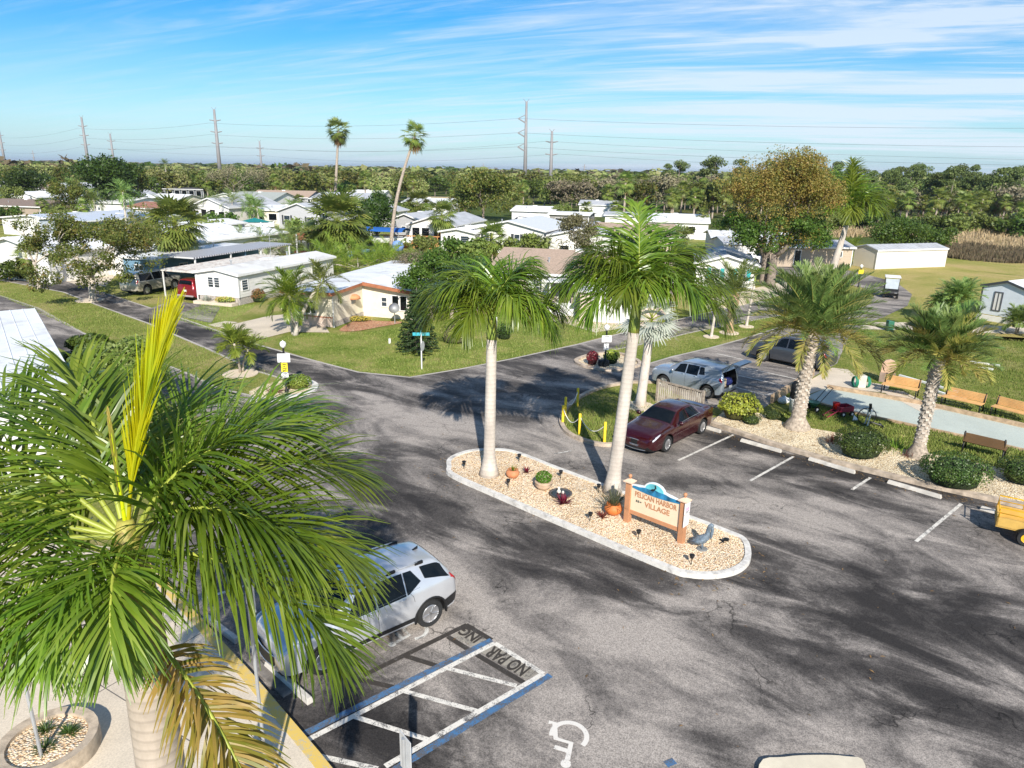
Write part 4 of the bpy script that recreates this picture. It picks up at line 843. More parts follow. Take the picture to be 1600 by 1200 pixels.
for pp,lb,n,l,mm in (((823,738),'small dark red bromeliad beside the round terracotta pot',22,.24,BROM),((880,787),'large red bromeliad in front of the bowl fountain',40,.36,BROM),((942,808),'brownish low bromeliad left of the orange pot',26,.26,BROM2)): tuft(tuple(G(*pp,IZ)),lb,n,l,.05,mm,'bromeliad','plant',(15,75),droop=.25)
def solar(pp,lb,tilt=0):
    t=thing('solar_light',lb,'garden light',tuple(G(*pp,IZ)),random.uniform(0,3),'solar lights in the island gravel'); m=MB(); m.tube([(0,0,-.02),(tilt*.2,0,.20)],.011,6); m.build('stake',BLACK,t)
    m=MB(); m.lathe([(.02,.17),(.05,.20),(.062,.27),(.075,.275),(.07,.295),(.02,.31),(0,.31)],12,c=(tilt*.25,0,0)); m.build('lamp_head',BLACK,t)
for pp,lb in (((725,733),'solar light at the far left end of the gravel island'),((811,722),'solar light at the back kerb behind the round terracotta pot'),((794,762),'solar light in open gravel in front of the round terracotta pot'),((876,748),'solar light right behind the bowl fountain'),((935,770),'solar light at the back kerb just left of the right palm'),((922,815),'solar light in front of the brownish bromeliad'),((997,843),'solar light in front of the village sign panel'),((1080,882),'solar light near the front kerb below the pelican statue')): solar(pp,lb)
t=thing('fallen_solar_light','black solar light lying tipped over right of the pelican statue','garden light',tuple(G(1130,848,IZ)),.6); m=MB(); m.tube([(-.15,0,.02),(.12,.02,.04)],.012,6); m.build('stake',BLACK,t); m=MB(); m.box((.15,.02,.05),(.12,.14,.06),.5); m.box((.02,.06,.03),(.05,.22,.02),-.3); m.build('lamp_head',BLACK,t,bevel=.01)
# ================= the two island palms =================
b=G(764,741,IZ); h1=HT(b,768,531)-IZ; KR=dict(ll=.95,nl=74,lw=.058,droop=2.1,vee=.30,jit=.40,seg=4)
def FR(*a,**k): return [(x[0],x[1],x[2],x[3],dict(KR,**k,**(x[4] if len(x)>4 else {}))) for x in a]
royal_palm(tuple(b),h1,FR((176,44,-66,2.6),(150,66,-25,2.1),(205,60,-40,2.0),(38,62,-25,2.3),(20,72,10,2.0),(2,40,-80,2.6),(345,22,-88,2.4),(236,25,-84,1.8),(90,74,-30,2.2),(300,55,-78,2.0),(65,45,-60,2.4),(120,35,-65,2.5),(188,28,-80,2.5),(325,44,-82,2.5)),
 'royal palm with pale straight trunk at the left end of the gravel island',None,.20,.165,(.05,.1),1.15,.95)
b=G(956,768,IZ); h2=HT(b,978,521)-IZ
royal_palm(tuple(b),h2,FR((176,36,-62,2.9),(190,50,-78,2.7),(160,55,-30,2.4),(112,72,-5,2.7),(88,84,30,3.0),(56,68,0,2.8),(38,58,-30,2.8),(12,46,-60,3.1),(352,36,-76,3.3),(332,28,-80,3.1),(312,48,-70,2.5),(248,50,-66,2.2),(220,30,-78,2.5),(82,62,-20,2.8),(135,45,-50,2.7),(20,66,-20,2.6),(272,60,-60,1.9),(205,68,-10,2.3)),
 'royal palm with green crownshaft beside the village sign',None,.215,.17,(.38,.15),1.3,.6)
# ================= foreground palm =================
FG=Vector((-3.82,6.25,.15)); hf=5.05
KR=dict(ll=.72,nl=104,lw=.037,seg=4,droop=1.0,vee=.25,jit=.5,rr=.032)
FGB=bark('tan_palm_bark',(.44,.37,.30),(.30,.25,.20),26,.25)
t=royal_palm(tuple(FG),hf-.2,FR(
 (20,40,-42,2.5),(-2,26,-66,2.6),(-12,10,-76,2.6,{'at':.8}),(14,62,-20,2.1),(50,50,-35,2.6),
 (325,-20,-84,2.9,{'m':RFY,'at':.30,'ll':.48,'nl':130,'droop':1.2}),(204,12,-80,2.9),(182,30,-40,3.2),(166,40,-40,3.4),(150,46,-25,3.2),(130,55,-5,2.6),(112,50,-30,2.7),(230,20,-82,2.3,{'at':.75}),(214,-4,-82,2.9,{'at':.55}),(190,18,-58,3.2),(90,48,-30,2.6),(172,14,-62,3.0,{'at':.75}),(345,40,-60,2.2),(262,14,-86,1.35,{'at':.85,'ll':.6}),(290,24,-84,1.5,{'at':.85,'ll':.6}),(222,2,-80,2.7,{'at':.7})),
 'large foreground royal palm with a bright yellow spear leaf',
 [(50,80,60,2.25,dict(m=RFN,ll=.56,nl=120,lw=.038,seg=3,fold=.66,droop=.08,vee=.1,jit=.15,start=.22,ang=(34,12))),(120,87,83,1.3,dict(m=RFY,ll=.16,nl=30,lw=.03,fold=.12,droop=0,start=.3))],
 .27,.23,(.05,.0),1.65,.3,118,.86,SHAFT2,sr=.215)
for ch in kids(t):
    if ch.name.startswith('trunk'): ch.data.materials[0]=FGB
# ================= cars =================
SILVER=mat('silver_paint',(.62,.63,.65),.28,.55,var=.03,coat=.9); MAROON=mat('maroon_paint',(.042,.004,.007),.22,.3,var=.06,coat=1); BGREY=mat('blue_grey_paint',(.33,.38,.44),.28,.5,var=.04,coat=.9)
DGREY=mat('dark_grey_paint',(.07,.075,.085),.25,.4,var=.05,coat=1); GOLD=mat('champagne_paint',(.50,.46,.38),.3,.4,var=.04,coat=.8); RED=mat('red_paint',(.20,.012,.015),.25,.2,var=.06,coat=1); WCAR=mat('white_car_paint',(.72,.72,.72),.3,0,var=.03,coat=.8)
def place(fwp,rwp,wb,half,rearx):
    "car origin and heading from the ground pixels under its front and rear left wheels"
    f,r=G(*fwp),G(*rwp); d=(f-r).normalized(); lf=Vector((-d.y,d.x,0)); c=r-d*rearx*.94-lf*half*.94; return (c.x,c.y,.018),math.atan2(d.y,d.x)
# near silver SUV
d=(G(443,1164)-G(768,1001)).normalized(); rw=G(672,979); lf=Vector((-d.y,d.x,0)); c0=rw+d*1.34-lf*.80
c=Car('parked_car','silver SUV parked in the near accessible bay half hidden by palm fronds',(c0.x,c0.y,.018),math.atan2(d.y,d.x),4.5,SUVK,SILVER)
c.body((1.30,-1.43),.37); c.wheels((1.30,-1.43),.36,.79)
for x0_,x1_ in ((.30,.72),): c.patch('sill_cladding',[(x0_,1.6),(x1_,1.6),(x1_,2.45),(x0_,2.45)],BLACK,1,.006,10,3,mirror=True)
c.patch('rear_bumper',[(.905,1.5),(.995,1.5),(.995,3.0),(.90,2.75)],BLACK,1,.008,6,4,mirror=True)
for xw in (1.30,-1.43):
    for s in (1,-1): m=MB(); m.tube([(xw+.445*math.cos(q),s*.905,.36+.445*math.sin(q)) for q in [R(a) for a in range(-12,193,12)]],.028,6); m.build('arch_cladding',BLACK,c.t,True)
for sd in (1,-1): c.patch('side_window',[(.325,4.95),(.50,4.85),(.50,5.97),(.405,5.95)],GLASS,sd)
for sd in (1,-1): c.patch('side_window',[(.512,4.85),(.675,4.9),(.675,5.96),(.512,5.97)],GLASS,sd); c.patch('quarter_window',[(.682,4.95),(.775,5.35),(.73,5.95),(.682,5.96)],GLASS,sd); c.patch('rear_quarter_window',[(.80,5.4),(.95,5.05),(.915,5.98),(.785,5.98)],GLASS,sd)
c.patch('windshield',[(.272,7.35),(.272,12.65),(.395,12.65),(.395,7.35)],GLASS,both=True,nu=8,nv=8); c.patch('rear_window',[(.915,7.3),(.915,12.7),(.962,12.7),(.962,7.3)],GLASS,both=True,nu=6,nv=8)
lights(c,(.02,.10),(.955,.99),(4.3,5.5),(4.3,5.6)); grille(c,2.33,.42,.72,.62)
c.lines([((.505,5.0),(.505,1.9)),((.70,5.0),(.72,3.6)),((.325,5.0),(.325,1.9)),((.325,1.9),(.68,1.9))],wd=.005); c.lines([((.33,5.02),(.76,5.1))],wd=.008,m=CHROME); c.mirrors(.335,SILVER); c.handles((.455,.635)); c.plate(1,.8)
for sd in (1,-1):
    m=MB(); P=[c.P(x,6.7,sd)+Vector((0,0,.05)) for x in (.44,.5,.6,.7,.8)]; m.tube(P,.018,6); m.build('roof_rail',SILVER,c.t,True)
    for x in (.45,.62,.79): m=MB(); q=c.P(x,6.7,sd); m.bb(q.x-.11,q.y-.025,q.z,q.x+.11,q.y+.025,q.z+.065); m.build('rail_foot',BLACK,c.t)
m=MB(); q=c.P(.85,10,1); m.add([(q.x-.08,0,q.z),(q.x+.10,-.03,q.z),(q.x+.10,.03,q.z),(q.x-.08,0,q.z+.09)],[(0,1,3),(1,2,3),(2,0,3),(0,2,1)]); m.build('antenna_fin',BLACK,c.t)
# maroon sedan
loc,rz=place((1043,704),(1094,678),2.83,.80,-1.45)
c=Car('parked_car','maroon sedan with chrome grille parked beside the picket fence',loc,rz,4.9,SEDK,MAROON,kp=(0,.8,.97,1,.97,.93))
c.body((1.40,-1.43),.34); c.wheels((1.40,-1.43),.335,.80,10); windows(c,[(.37,.54,.535,.455),(.555,.72,.67,.55)],(.30,.425),(.685,.845)); lights(c,(.02,.115),(.955,.992),(4.3,5.5),(4.2,5.4))
grille(c,2.46,.40,.62,.52); grille(c,2.45,.22,.36,.60,name='lower_grille'); c.lines([((.545,5.),(.545,1.9)),((.355,5.),(.355,1.9)),((.72,5.0),(.745,3.4)),((.355,1.9),(.72,1.9))],wd=.005); c.lines([((.35,5.03),(.74,5.1))],wd=.012,m=CHROME); c.lines([((.74,5.1),(.70,5.9))],wd=.012,m=CHROME); c.mirrors(.365,MAROON); c.handles((.48,.66)); c.plate(1,.75)
# blue-grey small SUV with open tailgate
loc,rz=place((1044,608),(1104,623),2.52,.78,-1.24)
c=Car('parked_car','blue grey small SUV with its tailgate raised and cargo showing',loc,rz,4.05,SMK,BGREY)
c.body((1.22,-1.26),.345,hole=(-2.4,-.62,.62,-1.45,.62,1.40)); c.wheels((1.22,-1.26),.33,.765); windows(c,[(.33,.49,.49,.395),(.505,.66,.66,.505)],(.255,.37),None)
for sd in (1,-1): c.patch('quarter_window',[(.675,5.15),(.75,5.2),(.73,5.9),(.675,5.92)],GLASS,sd)
lights(c,(.02,.09),(.95,.985),(3.6,4.8),(3.9,5.2)); grille(c,2.03,.45,.72,.55); c.lines([((.50,5.),(.50,1.9)),((.32,5.),(.32,1.9)),((.69,5.),(.72,3.4)),((.32,1.9),(.70,1.9))],wd=.005); c.mirrors(.335,BGREY); c.handles((.45,.62)); c.plate(1,.62)
for sd in (1,-1): m=MB(); m.tube([c.P(x,6.7,sd)+Vector((0,0,.04)) for x in (.42,.55,.7,.84)],.016,6); m.build('roof_rail',BGREY,c.t,True)
m=MB(); hx,hzz=-1.72,1.52
m.add([(hx,-.60,hzz),(hx,.60,hzz),(hx-.60,.66,hzz+.42),(hx-.60,-.66,hzz+.42),(hx-.98,.62,hzz+.40),(hx-.98,-.62,hzz+.40)],[(0,1,2,3),(3,2,4,5)]); v0=list(m.v); m.add([(a-.02,b_,c_-.05) for a,b_,c_ in v0],[(3,2,1,0),(5,4,2,3)]); m.add([v0[1],v0[2],(v0[2][0]-.02,v0[2][1],v0[2][2]-.05),(v0[1][0]-.02,v0[1][1],v0[1][2]-.05),v0[4],(v0[4][0]-.02,v0[4][1],v0[4][2]-.05)],[(0,1,2,3),(1,4,5,2)]); tg=m.build('tailgate',BGREY,c.t)
m=MB(); m.add([(hx-.04,-.50,hzz+.022),(hx-.04,.50,hzz+.022),(hx-.54,.54,hzz+.395),(hx-.54,-.54,hzz+.395)],[(0,1,2,3)]); m.build('tailgate_window',GLASS,tg)
for s in (-1,1): m=MB(); m.tube([(-1.75,s*.58,1.10),(hx-.5,s*.60,hzz+.30)],.012,5); m.build('gas_strut',BLACK,c.t)
m=MB(); m.box((-1.70,.30,.80),(.3,.45,.38)); m.build('cargo_box',mat('cardboard',(.50,.40,.28),.8),c.t,bevel=.02); m=MB(); m.lathe([(.2,0),(.24,.15),(.18,.32),(.05,.36),(0,.36)],12,c=(-1.72,-.28,.62)); m.build('cargo_bag',mat('blue_bag',(.02,.03,.16),.6,var=.4),c.t,True)
# dark SUV behind the first date palm
loc,rz=place((1187,564),(1262,580),2.7,.80,-1.37)
c=Car('parked_car','dark grey SUV mostly hidden behind the larger date palm crown',loc,rz,4.6,SUVK,DGREY); c.body((1.35,-1.37),.37); c.wheels((1.35,-1.37),.36,.79,8); windows(c,[(.335,.5,.5,.41),(.515,.76,.72,.515)],(.272,.395),(.915,.962)); lights(c); c.mirrors(.335,DGREY); grille(c,2.3,.42,.72,.6)
# gold pickup-like SUV and red van by the white home
f,r=G(264,454),G(230,461); d=(f-r).normalized(); rtv=Vector((d.y,-d.x,0)); c0=r+d*1.55-rtv*.86
c=Car('parked_car','champagne full size SUV parked under the blue walled carport',(c0.x,c0.y,.02),math.atan2(d.y,d.x),5.2,TRK,GOLD); c.body((1.6,-1.55),.42); c.wheels((1.6,-1.55),.40,.84,6); windows(c,[(.30,.44,.44,.345),(.455,.63,.63,.455),(.65,.93,.90,.65)],(.235,.315),(.96,.98)); lights(c); c.mirrors(.3,BLACK); c.lines([((.447,5.),(.447,1.9)),((.64,5.),(.64,2.4))],wd=.007); c.handles((.40,.58),m=BLACK)
VANK=[(0,.70,.36,.66,.70,.55),(.012,.85,.26,.86,.90,.70),(.06,.94,.22,.98,1.02,.78),(.16,.97,.2,1.06,1.14,.82),(.34,.98,.2,1.10,1.66,.74),(.45,.98,.2,1.12,1.76,.73),(.85,.98,.2,1.12,1.76,.73),(.96,.97,.22,1.12,1.70,.72),(.985,.93,.3,1.08,1.3,.78),(1,.88,.4,.98,1.02,.76)]
r1,r2=G(273,470),G(303,473); d=Vector((.40,.92,0)).normalized(); mid=(r1+r2)/2; c0=mid+d*2.45
c=Car('parked_car','red minivan parked nose in under the white carport, rear window showing',(c0.x,c0.y,.02),math.atan2(d.y,d.x),4.8,VANK,RED); c.body((1.5,-1.45),.36); c.wheels((1.5,-1.45),.34,.86); windows(c,[(.30,.44,.44,.37),(.455,.66,.66,.455),(.67,.93,.92,.67)],(.2,.33),(.962,.984)); lights(c,tx=(.965,.992),tk=(4.3,6)); c.plate(1,.85); m=MB(); m.bb(-2.5,-.85,.38,-2.38,.85,.50); m.build('rear_bumper',mat('bumper_grey',(.35,.3,.3),.5),c.t,bevel=.02)
# ================= parking bay things =================
WSTOP=mat('wheel_stop_concrete',(.55,.51,.45),.9,var=.15,scale=4,bmp=.4,dirt=((.3,.28,.25),.5))
def wstop(a,b,lb,m=WSTOP,hh=.12,wd=.15):
    p,q=G(*a),G(*b); l=(q-p).length; mb=MB(); mb.add([(0,-wd/2,0),(l,-wd/2,0),(l,wd/2,0),(0,wd/2,0),(.03,-wd/2+.025,hh),(l-.03,-wd/2+.025,hh),(l-.03,wd/2-.025,hh),(.03,wd/2-.025,hh)],[(0,3,2,1),(4,5,6,7),(0,1,5,4),(1,2,6,5),(2,3,7,6),(3,0,4,7)])
    o=mb.build('wheel_stop',m,bevel=.012); o.location=(p.x,p.y,.018); o.rotation_euler=(0,0,math.atan2(q.y-p.y,q.x-p.x)); tag(o,lb,'wheel stop','concrete wheel stops')
for a,b,lb in (((1082,664),(1126,677),'concrete wheel stop showing behind the rear wheel of the maroon sedan'),((1157,690),(1221,708),'concrete wheel stop right of the maroon sedan below the date palm'),((1263,719),(1336,741),'concrete wheel stop below the first round clipped hedge'),((1386,755),(1471,780),'concrete wheel stop left of the big clipped hedge'),((1531,796),(1606,820),'concrete wheel stop beside the yellow cart')): wstop(a,b,lb)
wstop((417,1040),(486,1101),'pale concrete wheel stop in front of the silver SUV'); wstop((395,1034),(452,1087),'flat worn grey wheel stop lying left of the pale one',mat('old_stop',(.17,.155,.14),.95,var=.35,scale=6,bmp=.5),.03,.26); wstop((322,968),(372,1006),'concrete wheel stop behind the foreground palm trunk in the empty bay')
# picket fence panel
a,b=G(1026,628),G(1096,648); d=b-a; FL=d.length; t=thing('picket_fence','short weathered wooden picket fence between the two parked cars','fence',tuple(a),math.atan2(d.y,d.x))
for x in (0,FL): m=MB(); m.bb(x-.05,-.05,0,x+.05,.05,1.08); m.build('post',WOOD,t)
m=MB(); n=22
for i in range(n): x=.08+(FL-.16)*i/(n-1); m.box((x,-.03,.50+random.uniform(-.02,.02)),(.062,.018,.92))
m.build('pickets',leafmat('picket_wood',[(.20,.15,.11),(.36,.30,.24),(.50,.44,.37),(.28,.22,.17)],.9,0,.2),t); 
for z in (.25,.98): m=MB(); m.bb(.05,-.018,z,FL-.05,.03,z+.08); m.build('rail',WOOD,t)
# yellow posts with rope
yp=[((902,636),607,'leaning back'),((883,650),621,''),((879,664),634,''),((905,679),647,''),((944,695),660,'')]
lbs=['yellow post farthest from the camera at the back of the grass tip','yellow post second from the back, standing close behind another','yellow post at the very point of the grass tip','yellow post on the front edge left of the royal palm trunk','yellow post on the front edge close beside the royal palm trunk']
YP=mat('yellow_post_paint',(.80,.58,.03),.6,var=.1,dirt=((.45,.3,.05),.4)); tops=[]
for (pp,ty,_),lb in zip(yp,lbs):
    g=G(*pp); h=HT(g,pp[0]+1,ty); m=MB(); m.tube([(0,0,-.05),(0,0,h-.02),(0,0,h)],[.055,.055,.045],12); o=m.build('yellow_post',YP,None,ang=40); o.location=(g.x,g.y,.02); tag(o,lb,'post','yellow rope posts round the grass tip'); tops.append(Vector((g.x,g.y,h-.10)))
for (i,j),lb in zip(((0,1),(2,3),(3,4)),('white rope sagging between the two rear yellow posts','white rope sagging between the point post and the middle front post','white rope sagging between the two front yellow posts')):
    P=[tops[i].lerp(tops[j],q/12)-Vector((0,0,.42*math.sin(PI*q/12)**.9+.0)) for q in range(13)]; m=MB(); m.tube(P,.016,6); tag(m.build('rope',mat('white_rope',(.75,.72,.66),.8),None,True),lb,'rope','ropes between the yellow posts')
# tree rings + small trees on the right median
def ring(pp,r,lb=None,z=.024):
    g=G(*pp); P=[(g.x+r*math.cos(i*PI/12),g.y+r*math.sin(i*PI/12)) for i in range(24)]; sheet('tree_ring',P,z+.04,concrete_mat('ring_pale',(.66,.55,.42),.85) if 'ringm' not in MATS else MATS['ringm'],thick=.06)
MATS['ringm']=concrete_mat('ring_pale',(.66,.55,.42),.85)
ring((999,636),.68); ring((1139,521),.62); ring((1111,527),.5); ring((1166,511),.5); ring((376,585),.85); ring((141,470),1.0)
b=G(1000,634); h=HT(b,1010,505); t=sabal(tuple(b),h,'silver leaved palm with mottled white trunk beside the maroon sedan',24,.8,.75,.24,'silver_palm',0,(.25,.1),None,(0,0),16,mat('mottled_white_bark',(.58,.52,.46),.9,var=.1,scale=3,bmp=.4,dirt=((.30,.17,.10),.75)),.17,-22)
for ch in kids(t):
    if ch.name.startswith('crown'): ch.data.materials[0]=SILV
b=G(1139,520); h=HT(b,1146,470)*.98
t=thing('date_palm','feathery palm with a thick ragged trunk swelling below its crown on the right median','palm tree',tuple(b)); m=MB(); m.tube([(0,0,-.1),(0,0,.3),(0,0,h*.35),(.02,0,h*.7),(.03,0,h*.95),(.05,0,h*1.25)],[.34,.26,.22,.24,.40,.36],14); m.build('trunk',mat('ragged_bark',(.42,.28,.16),.9,var=.5,scale=7,bmp=.7,dirt=((.55,.48,.40),.7)),t,True)
m=MB(); crown_pinnate(m,Vector((.05,0,h*1.3)),34,2.3,.42,30,.05,82,-5,2,.5,55); m.build('crown',[DF,RACH,DFD],t)
b=G(1166,510); h=HT(b,1175,440); royal_palm(tuple(b),h,[(az,50,-40,1.3) for az in range(0,360,60)],'slim young palm with a bare leaning pale trunk right of the ragged palm',None,.085,.07,(.25,.1),.4,.5,20,.35,sr=.06,seg=2,lw=.05)
b=G(1111,527); h=HT(b,1119,492); royal_palm(tuple(b),h,[(az,55,-40,1.1) for az in range(20,380,72)],'slim young palm with short pale trunk left of the ragged palm',None,.09,.08,(.12,.1),.35,.5,18,.33,sr=.06,seg=2,lw=.05)
# date palms
def date_palm(pp,cpx,lb,nf,Lr,r0,dead=.16):
    b=G(*pp,.1); h=HT(b,*cpx)-.1; t=thing('date_palm',lb,'palm tree',tuple(b)); mb=MB()
    g=(G(cpx[0],cpx[1])-G(pp[0],cpx[1])).x*0; lx=.0
    P=[(0,0,-.15),(0,0,.12),(0,0,.45),(.02,0,h*.4),(.05,0,h*.7),(.08,0,h*.93),(.1,0,h+.15)]; mb.tube(P,[r0*2.3,r0*2.0,r0*1.15,r0*.92,r0,r0*1.2,r0*.7],16); mb.build('trunk',DATEBARK,t,True)
    q=MB()
    for k in range(int(h*42)): # old leaf bases spiralling up the trunk
        z=.35+k/42*.97; a=k*2.4; rr=r0*(.95+.3*max(0,(z/h-.7)))
        if z>h: break
        c=Vector((math.cos(a)*rr+.08*z/h,math.sin(a)*rr,z)); M=Matrix.Rotation(a,3,'Z')@Matrix.Rotation(R(-35),3,'Y'); q.box(c,(.05,.11,.12),M=M)
    q.build('leaf_bases',mat('leaf_base_grey',(.42,.37,.31),.9,var=.4,scale=6),t)
    for k in range(nf):
        qq=(k+.5)/nf; az=k*2.39996+random.uniform(-.15,.15); e=R(84-74*qq**1.05+random.uniform(-5,5)); old=qq>1-dead; mb=MB()
        frond(mb,Vector((.1,0,h+.2-.25*qq))+Vector((math.cos(az),math.sin(az),0))*.12,az,e,e-R(50*(.5+.6*math.cos(e)))if not old else R(-75),Lr*random.uniform(.88,1.08)*(.85 if qq<.12 else 1),ll=.38,nl=60,lw=.042,seg=2,droop=.22,vee=.6,start=.13,rr=.024,pw=1.25,ang=(60,26))
        mb.build('frond',[DFD if (old or random.random()<.12*qq*2) else DF,mat('date_rachis',(.34,.30,.08),.5)],t)
    mb=MB()
    for k in range(9): a=random.uniform(0,6.28); P,_f=arc(Vector((.1,0,h+.1)),a,R(60),R(-10),.9,6); mb.tube(P,.014,4)
    mb.build('fruit_stalks',mat('orange_stalk',(.55,.20,.05),.6),t)
date_palm((1245,668),(1266,520),'larger date palm with dense arching crown and stout scaly trunk beside the bocce court',84,2.95,.25)
date_palm((1433,713),(1444,556),'smaller date palm with slimmer scaly trunk in front of the benches',64,1.85,.19,.10)
# gravel strip retaining kerb and hedges
ribbon('stone_kerb',px((1112,664),(1200,694),(1300,724),(1450,761),(1600,794),(1800,842)),.26,.02,mat('stone_kerb',()),h=.13,side=0)
HEDGE=leafmat('hedge_leaf',[(.025,.055,.008),(.045,.085,.012),(.08,.12,.02),(.12,.10,.03)],.45,.2,.5); SHR=leafmat('yellow_variegated_leaf',[(.45,.45,.06),(.34,.38,.05),(.20,.26,.03),(.55,.50,.14)],.45,.3)
bush(tuple(G(1154,654,.08)),'loose yellow variegated shrub at the left end of the gravel strip',.80,.65,1.05,SHR,1500,.11,'shrub',core=(.05,.05,.01),lumps=.1)
bush(tuple(G(1174,662,.1)),'small low dark shrub in front of the yellow variegated shrub',.36,.3,.38,HEDGE,600,.05,'shrub'); bush(tuple(G(1206,655,.06)),'small low dark shrub left of the larger date palm foot',.36,.3,.40,HEDGE,600,.05,'shrub')
bush(tuple(G(1343,712,.1)),'round clipped dark hedge bush between the two date palms',.86,.75,1.0,HEDGE,3600,.06,'hedge',box=1); bush(tuple(G(1489,757,.1)),'largest boxy clipped hedge bush right of the smaller date palm',.98,.85,1.02,HEDGE,4200,.06,'hedge',box=1); bush(tuple(G(1596,752,.1)),'clipped hedge bush cut by the right picture edge',.72,.7,.78,HEDGE,2600,.06,'hedge',box=1)
for pp,lb,n in (((1300,690),'dry brown stubby plant left of the round clipped hedge',60),((1425,714),'dry brown tuft at the foot of the smaller date palm',50)): tuft(tuple(G(*pp,.1)),lb,n,.28,.03,BROM2,'dry_plant','plant',(10,80),base_r=.3)
for pp,lb in (((1400,702),'pale strappy plants between the round hedge and the smaller date palm'),): tuft(tuple(G(*pp,.05)),lb,130,.42,.03,YG,'strap_plant','plant',(20,80),base_r=.65)
# ================= homes =================
GRZ=R(-19)
LATT=mat('lattice_skirt',(.40,.36,.32),.9,var=.5,scale=14)
# white home with carport (red van)
h=2.25; A=G(312,472); 
H,W=home('mobile_home','white single wide home with flat carport and two front windows above a flower bed',A,A,12.5,h,.32,'y',WHITE2,mat('weathered_white_roof',(.66,.65,.62),.7,var=.1,scale=.5,dirt=((.35,.32,.29),.7)),WHITE,.22,
 [('f',.95,1.15,1.15,.85,dict(kind='double')),('r',.35,1.0,.75,.85,dict(kind='jal')),('r',9.2,1.0,.8,1.0,dict(kind='double')),('r',5.0,1.1,.7,.7,dict(kind='jal'))],skirt=LATT,carport=(-3.3,-.1,-.0,11,2.15,mat('debris_roof',(.60,.57,.53),.85,var=.1,dirt=((.25,.14,.09),.85))),Wf=3.7,rz=GRZ)
m=MB(); m.tube([(.9,7.6,2.6),(.9,7.6,4.6)],.02,5); m.tube([(.3,7.6,4.5),(1.5,7.6,4.5)],.015,4); m.tube([(.5,7.2,4.1),(1.3,8.0,4.1)],.015,4)
for q in range(5): m.tube([(.45+q*.22,7.3,4.5),(.45+q*.22,7.9,4.5)],.01,4)
m.build('antenna',GALV,H)
m=MB(); m.bb(.1,-.75,0,3.6,-.1,.22); m.build('flower_bed_curb',CONC2,H)
tuft(tuple(A+Vector((.8,-.6,.2))),'silvery spiky leaves in the front bed of the white home',60,.5,.06,SILV,'flower_bed_plant','plant',(15,85),base_r=.25)
bush(tuple(A+Vector((2.4,-1.15,.15))),'pink and yellow flowering shrub in the bed of the white home',.7,.28,.5,leafmat('flower_mix',[(.5,.14,.2),(.5,.42,.08),(.2,.28,.05),(.45,.38,.3)],.6,.2),500,.09,'flowering_shrub',core=(.05,.06,.02))
def near(loc,off): 
    c,s=math.cos(GRZ),math.sin(GRZ); return Vector((loc.x+off[0]*c-off[1]*s,loc.y+off[0]*s+off[1]*c,0))
# home behind with striped carport and blue walls
A2=near(A,(-11.4,4.0)); SROOF,_t,_b=_tree('striped_roof'); _tc=_t.nodes.new('ShaderNodeTexCoord'); _w=_t.nodes.new('ShaderNodeTexWave'); _w.bands_direction='Y'; _w.inputs['Scale'].default_value=1.1; _w.inputs['Distortion'].default_value=.4; _t.links.new(_tc.outputs['Object'],_w.inputs[0]); _t.links.new(ramp(_t,_w.outputs['Fac'],[(.42,(.12,.11,.12)),(.6,(.60,.60,.61))]),_b.inputs['Base Color'])
H,W=home('mobile_home','low home with dark striped carport roof and blue walls behind the white home',A2,A2,12.5,2.3,.0,'flat',BLUEW,WROOF,WHITE,.2,[('f',1.2,.9,1.0,.9,dict(kind='slider')),('r',2,.9,1.0,.9,dict(kind='slider'))],Wf=4.0,rz=GRZ)
m=MB(); m.bb(4.22,-.4,2.62,7.9,12.5,2.74); m.build('striped_carport_roof',SROOF,H)
for y in (-.2,4,8,12.2): m=MB(); m.bb(7.75,y,0,7.85,y+.1,2.62); m.build('carport_post',WHITE,H)
m=MB(); m.bb(4.02,6.0,0,7.7,6.15,2.6); m.build('screen_wall',BLUEW,H)
A2b=near(A,(-22,11)); home('mobile_home','white roofed home left of the striped carport, roof gleaming behind the orange leaved tree',A2b,A2b,13,2.5,.5,'y',WHITE2,WROOF,WHITE,.3,[('f',1,1,1,1,{}),('r',3,1,.9,.8,{}),('r',9,1,.9,.8,{})],Wf=7,rz=GRZ,seams=.9)
# cream home with brown fascia
P1=G(522,512); RZ3=R(-17); H=thing('mobile_home','cream home with terracotta fascia, white roof and screened porch on the lawn','mobile home',(P1.x,P1.y,.02),RZ3)
m=MB(); m.bb(-3.3,0,.0,0,15.5,2.12); m.bb(0,4.0,0,3.75,15,1.85); m.prism([(0,1.85),(3.75,1.85),(0,2.3)],4.0,15,M=Matrix(((1,0,0),(0,0,1),(0,1,0)))); m.build('wall',CREAM,H)
def slabp(name,pts,th,mm):
    m=MB(); n=len(pts); vs=[Vector(p) for p in pts]; m.add(vs+[v+Vector((0,0,th)) for v in vs],[tuple(range(n))[::-1],tuple(range(n,2*n))]+[(i,(i+1)%n,n+(i+1)%n,n+i) for i in range(n)]); return m.build(name,mm,H)
slabp('roof',[(-3.6,-.35,2.14),(.15,-.35,2.20),(.15,15.8,2.34),(-3.6,15.8,2.26)],.10,WROOF); slabp('roof',[(.15,3.6,2.36),(4.15,3.6,1.85),(4.15,15.4,1.95),(.15,15.4,2.45)],.09,WROOF)
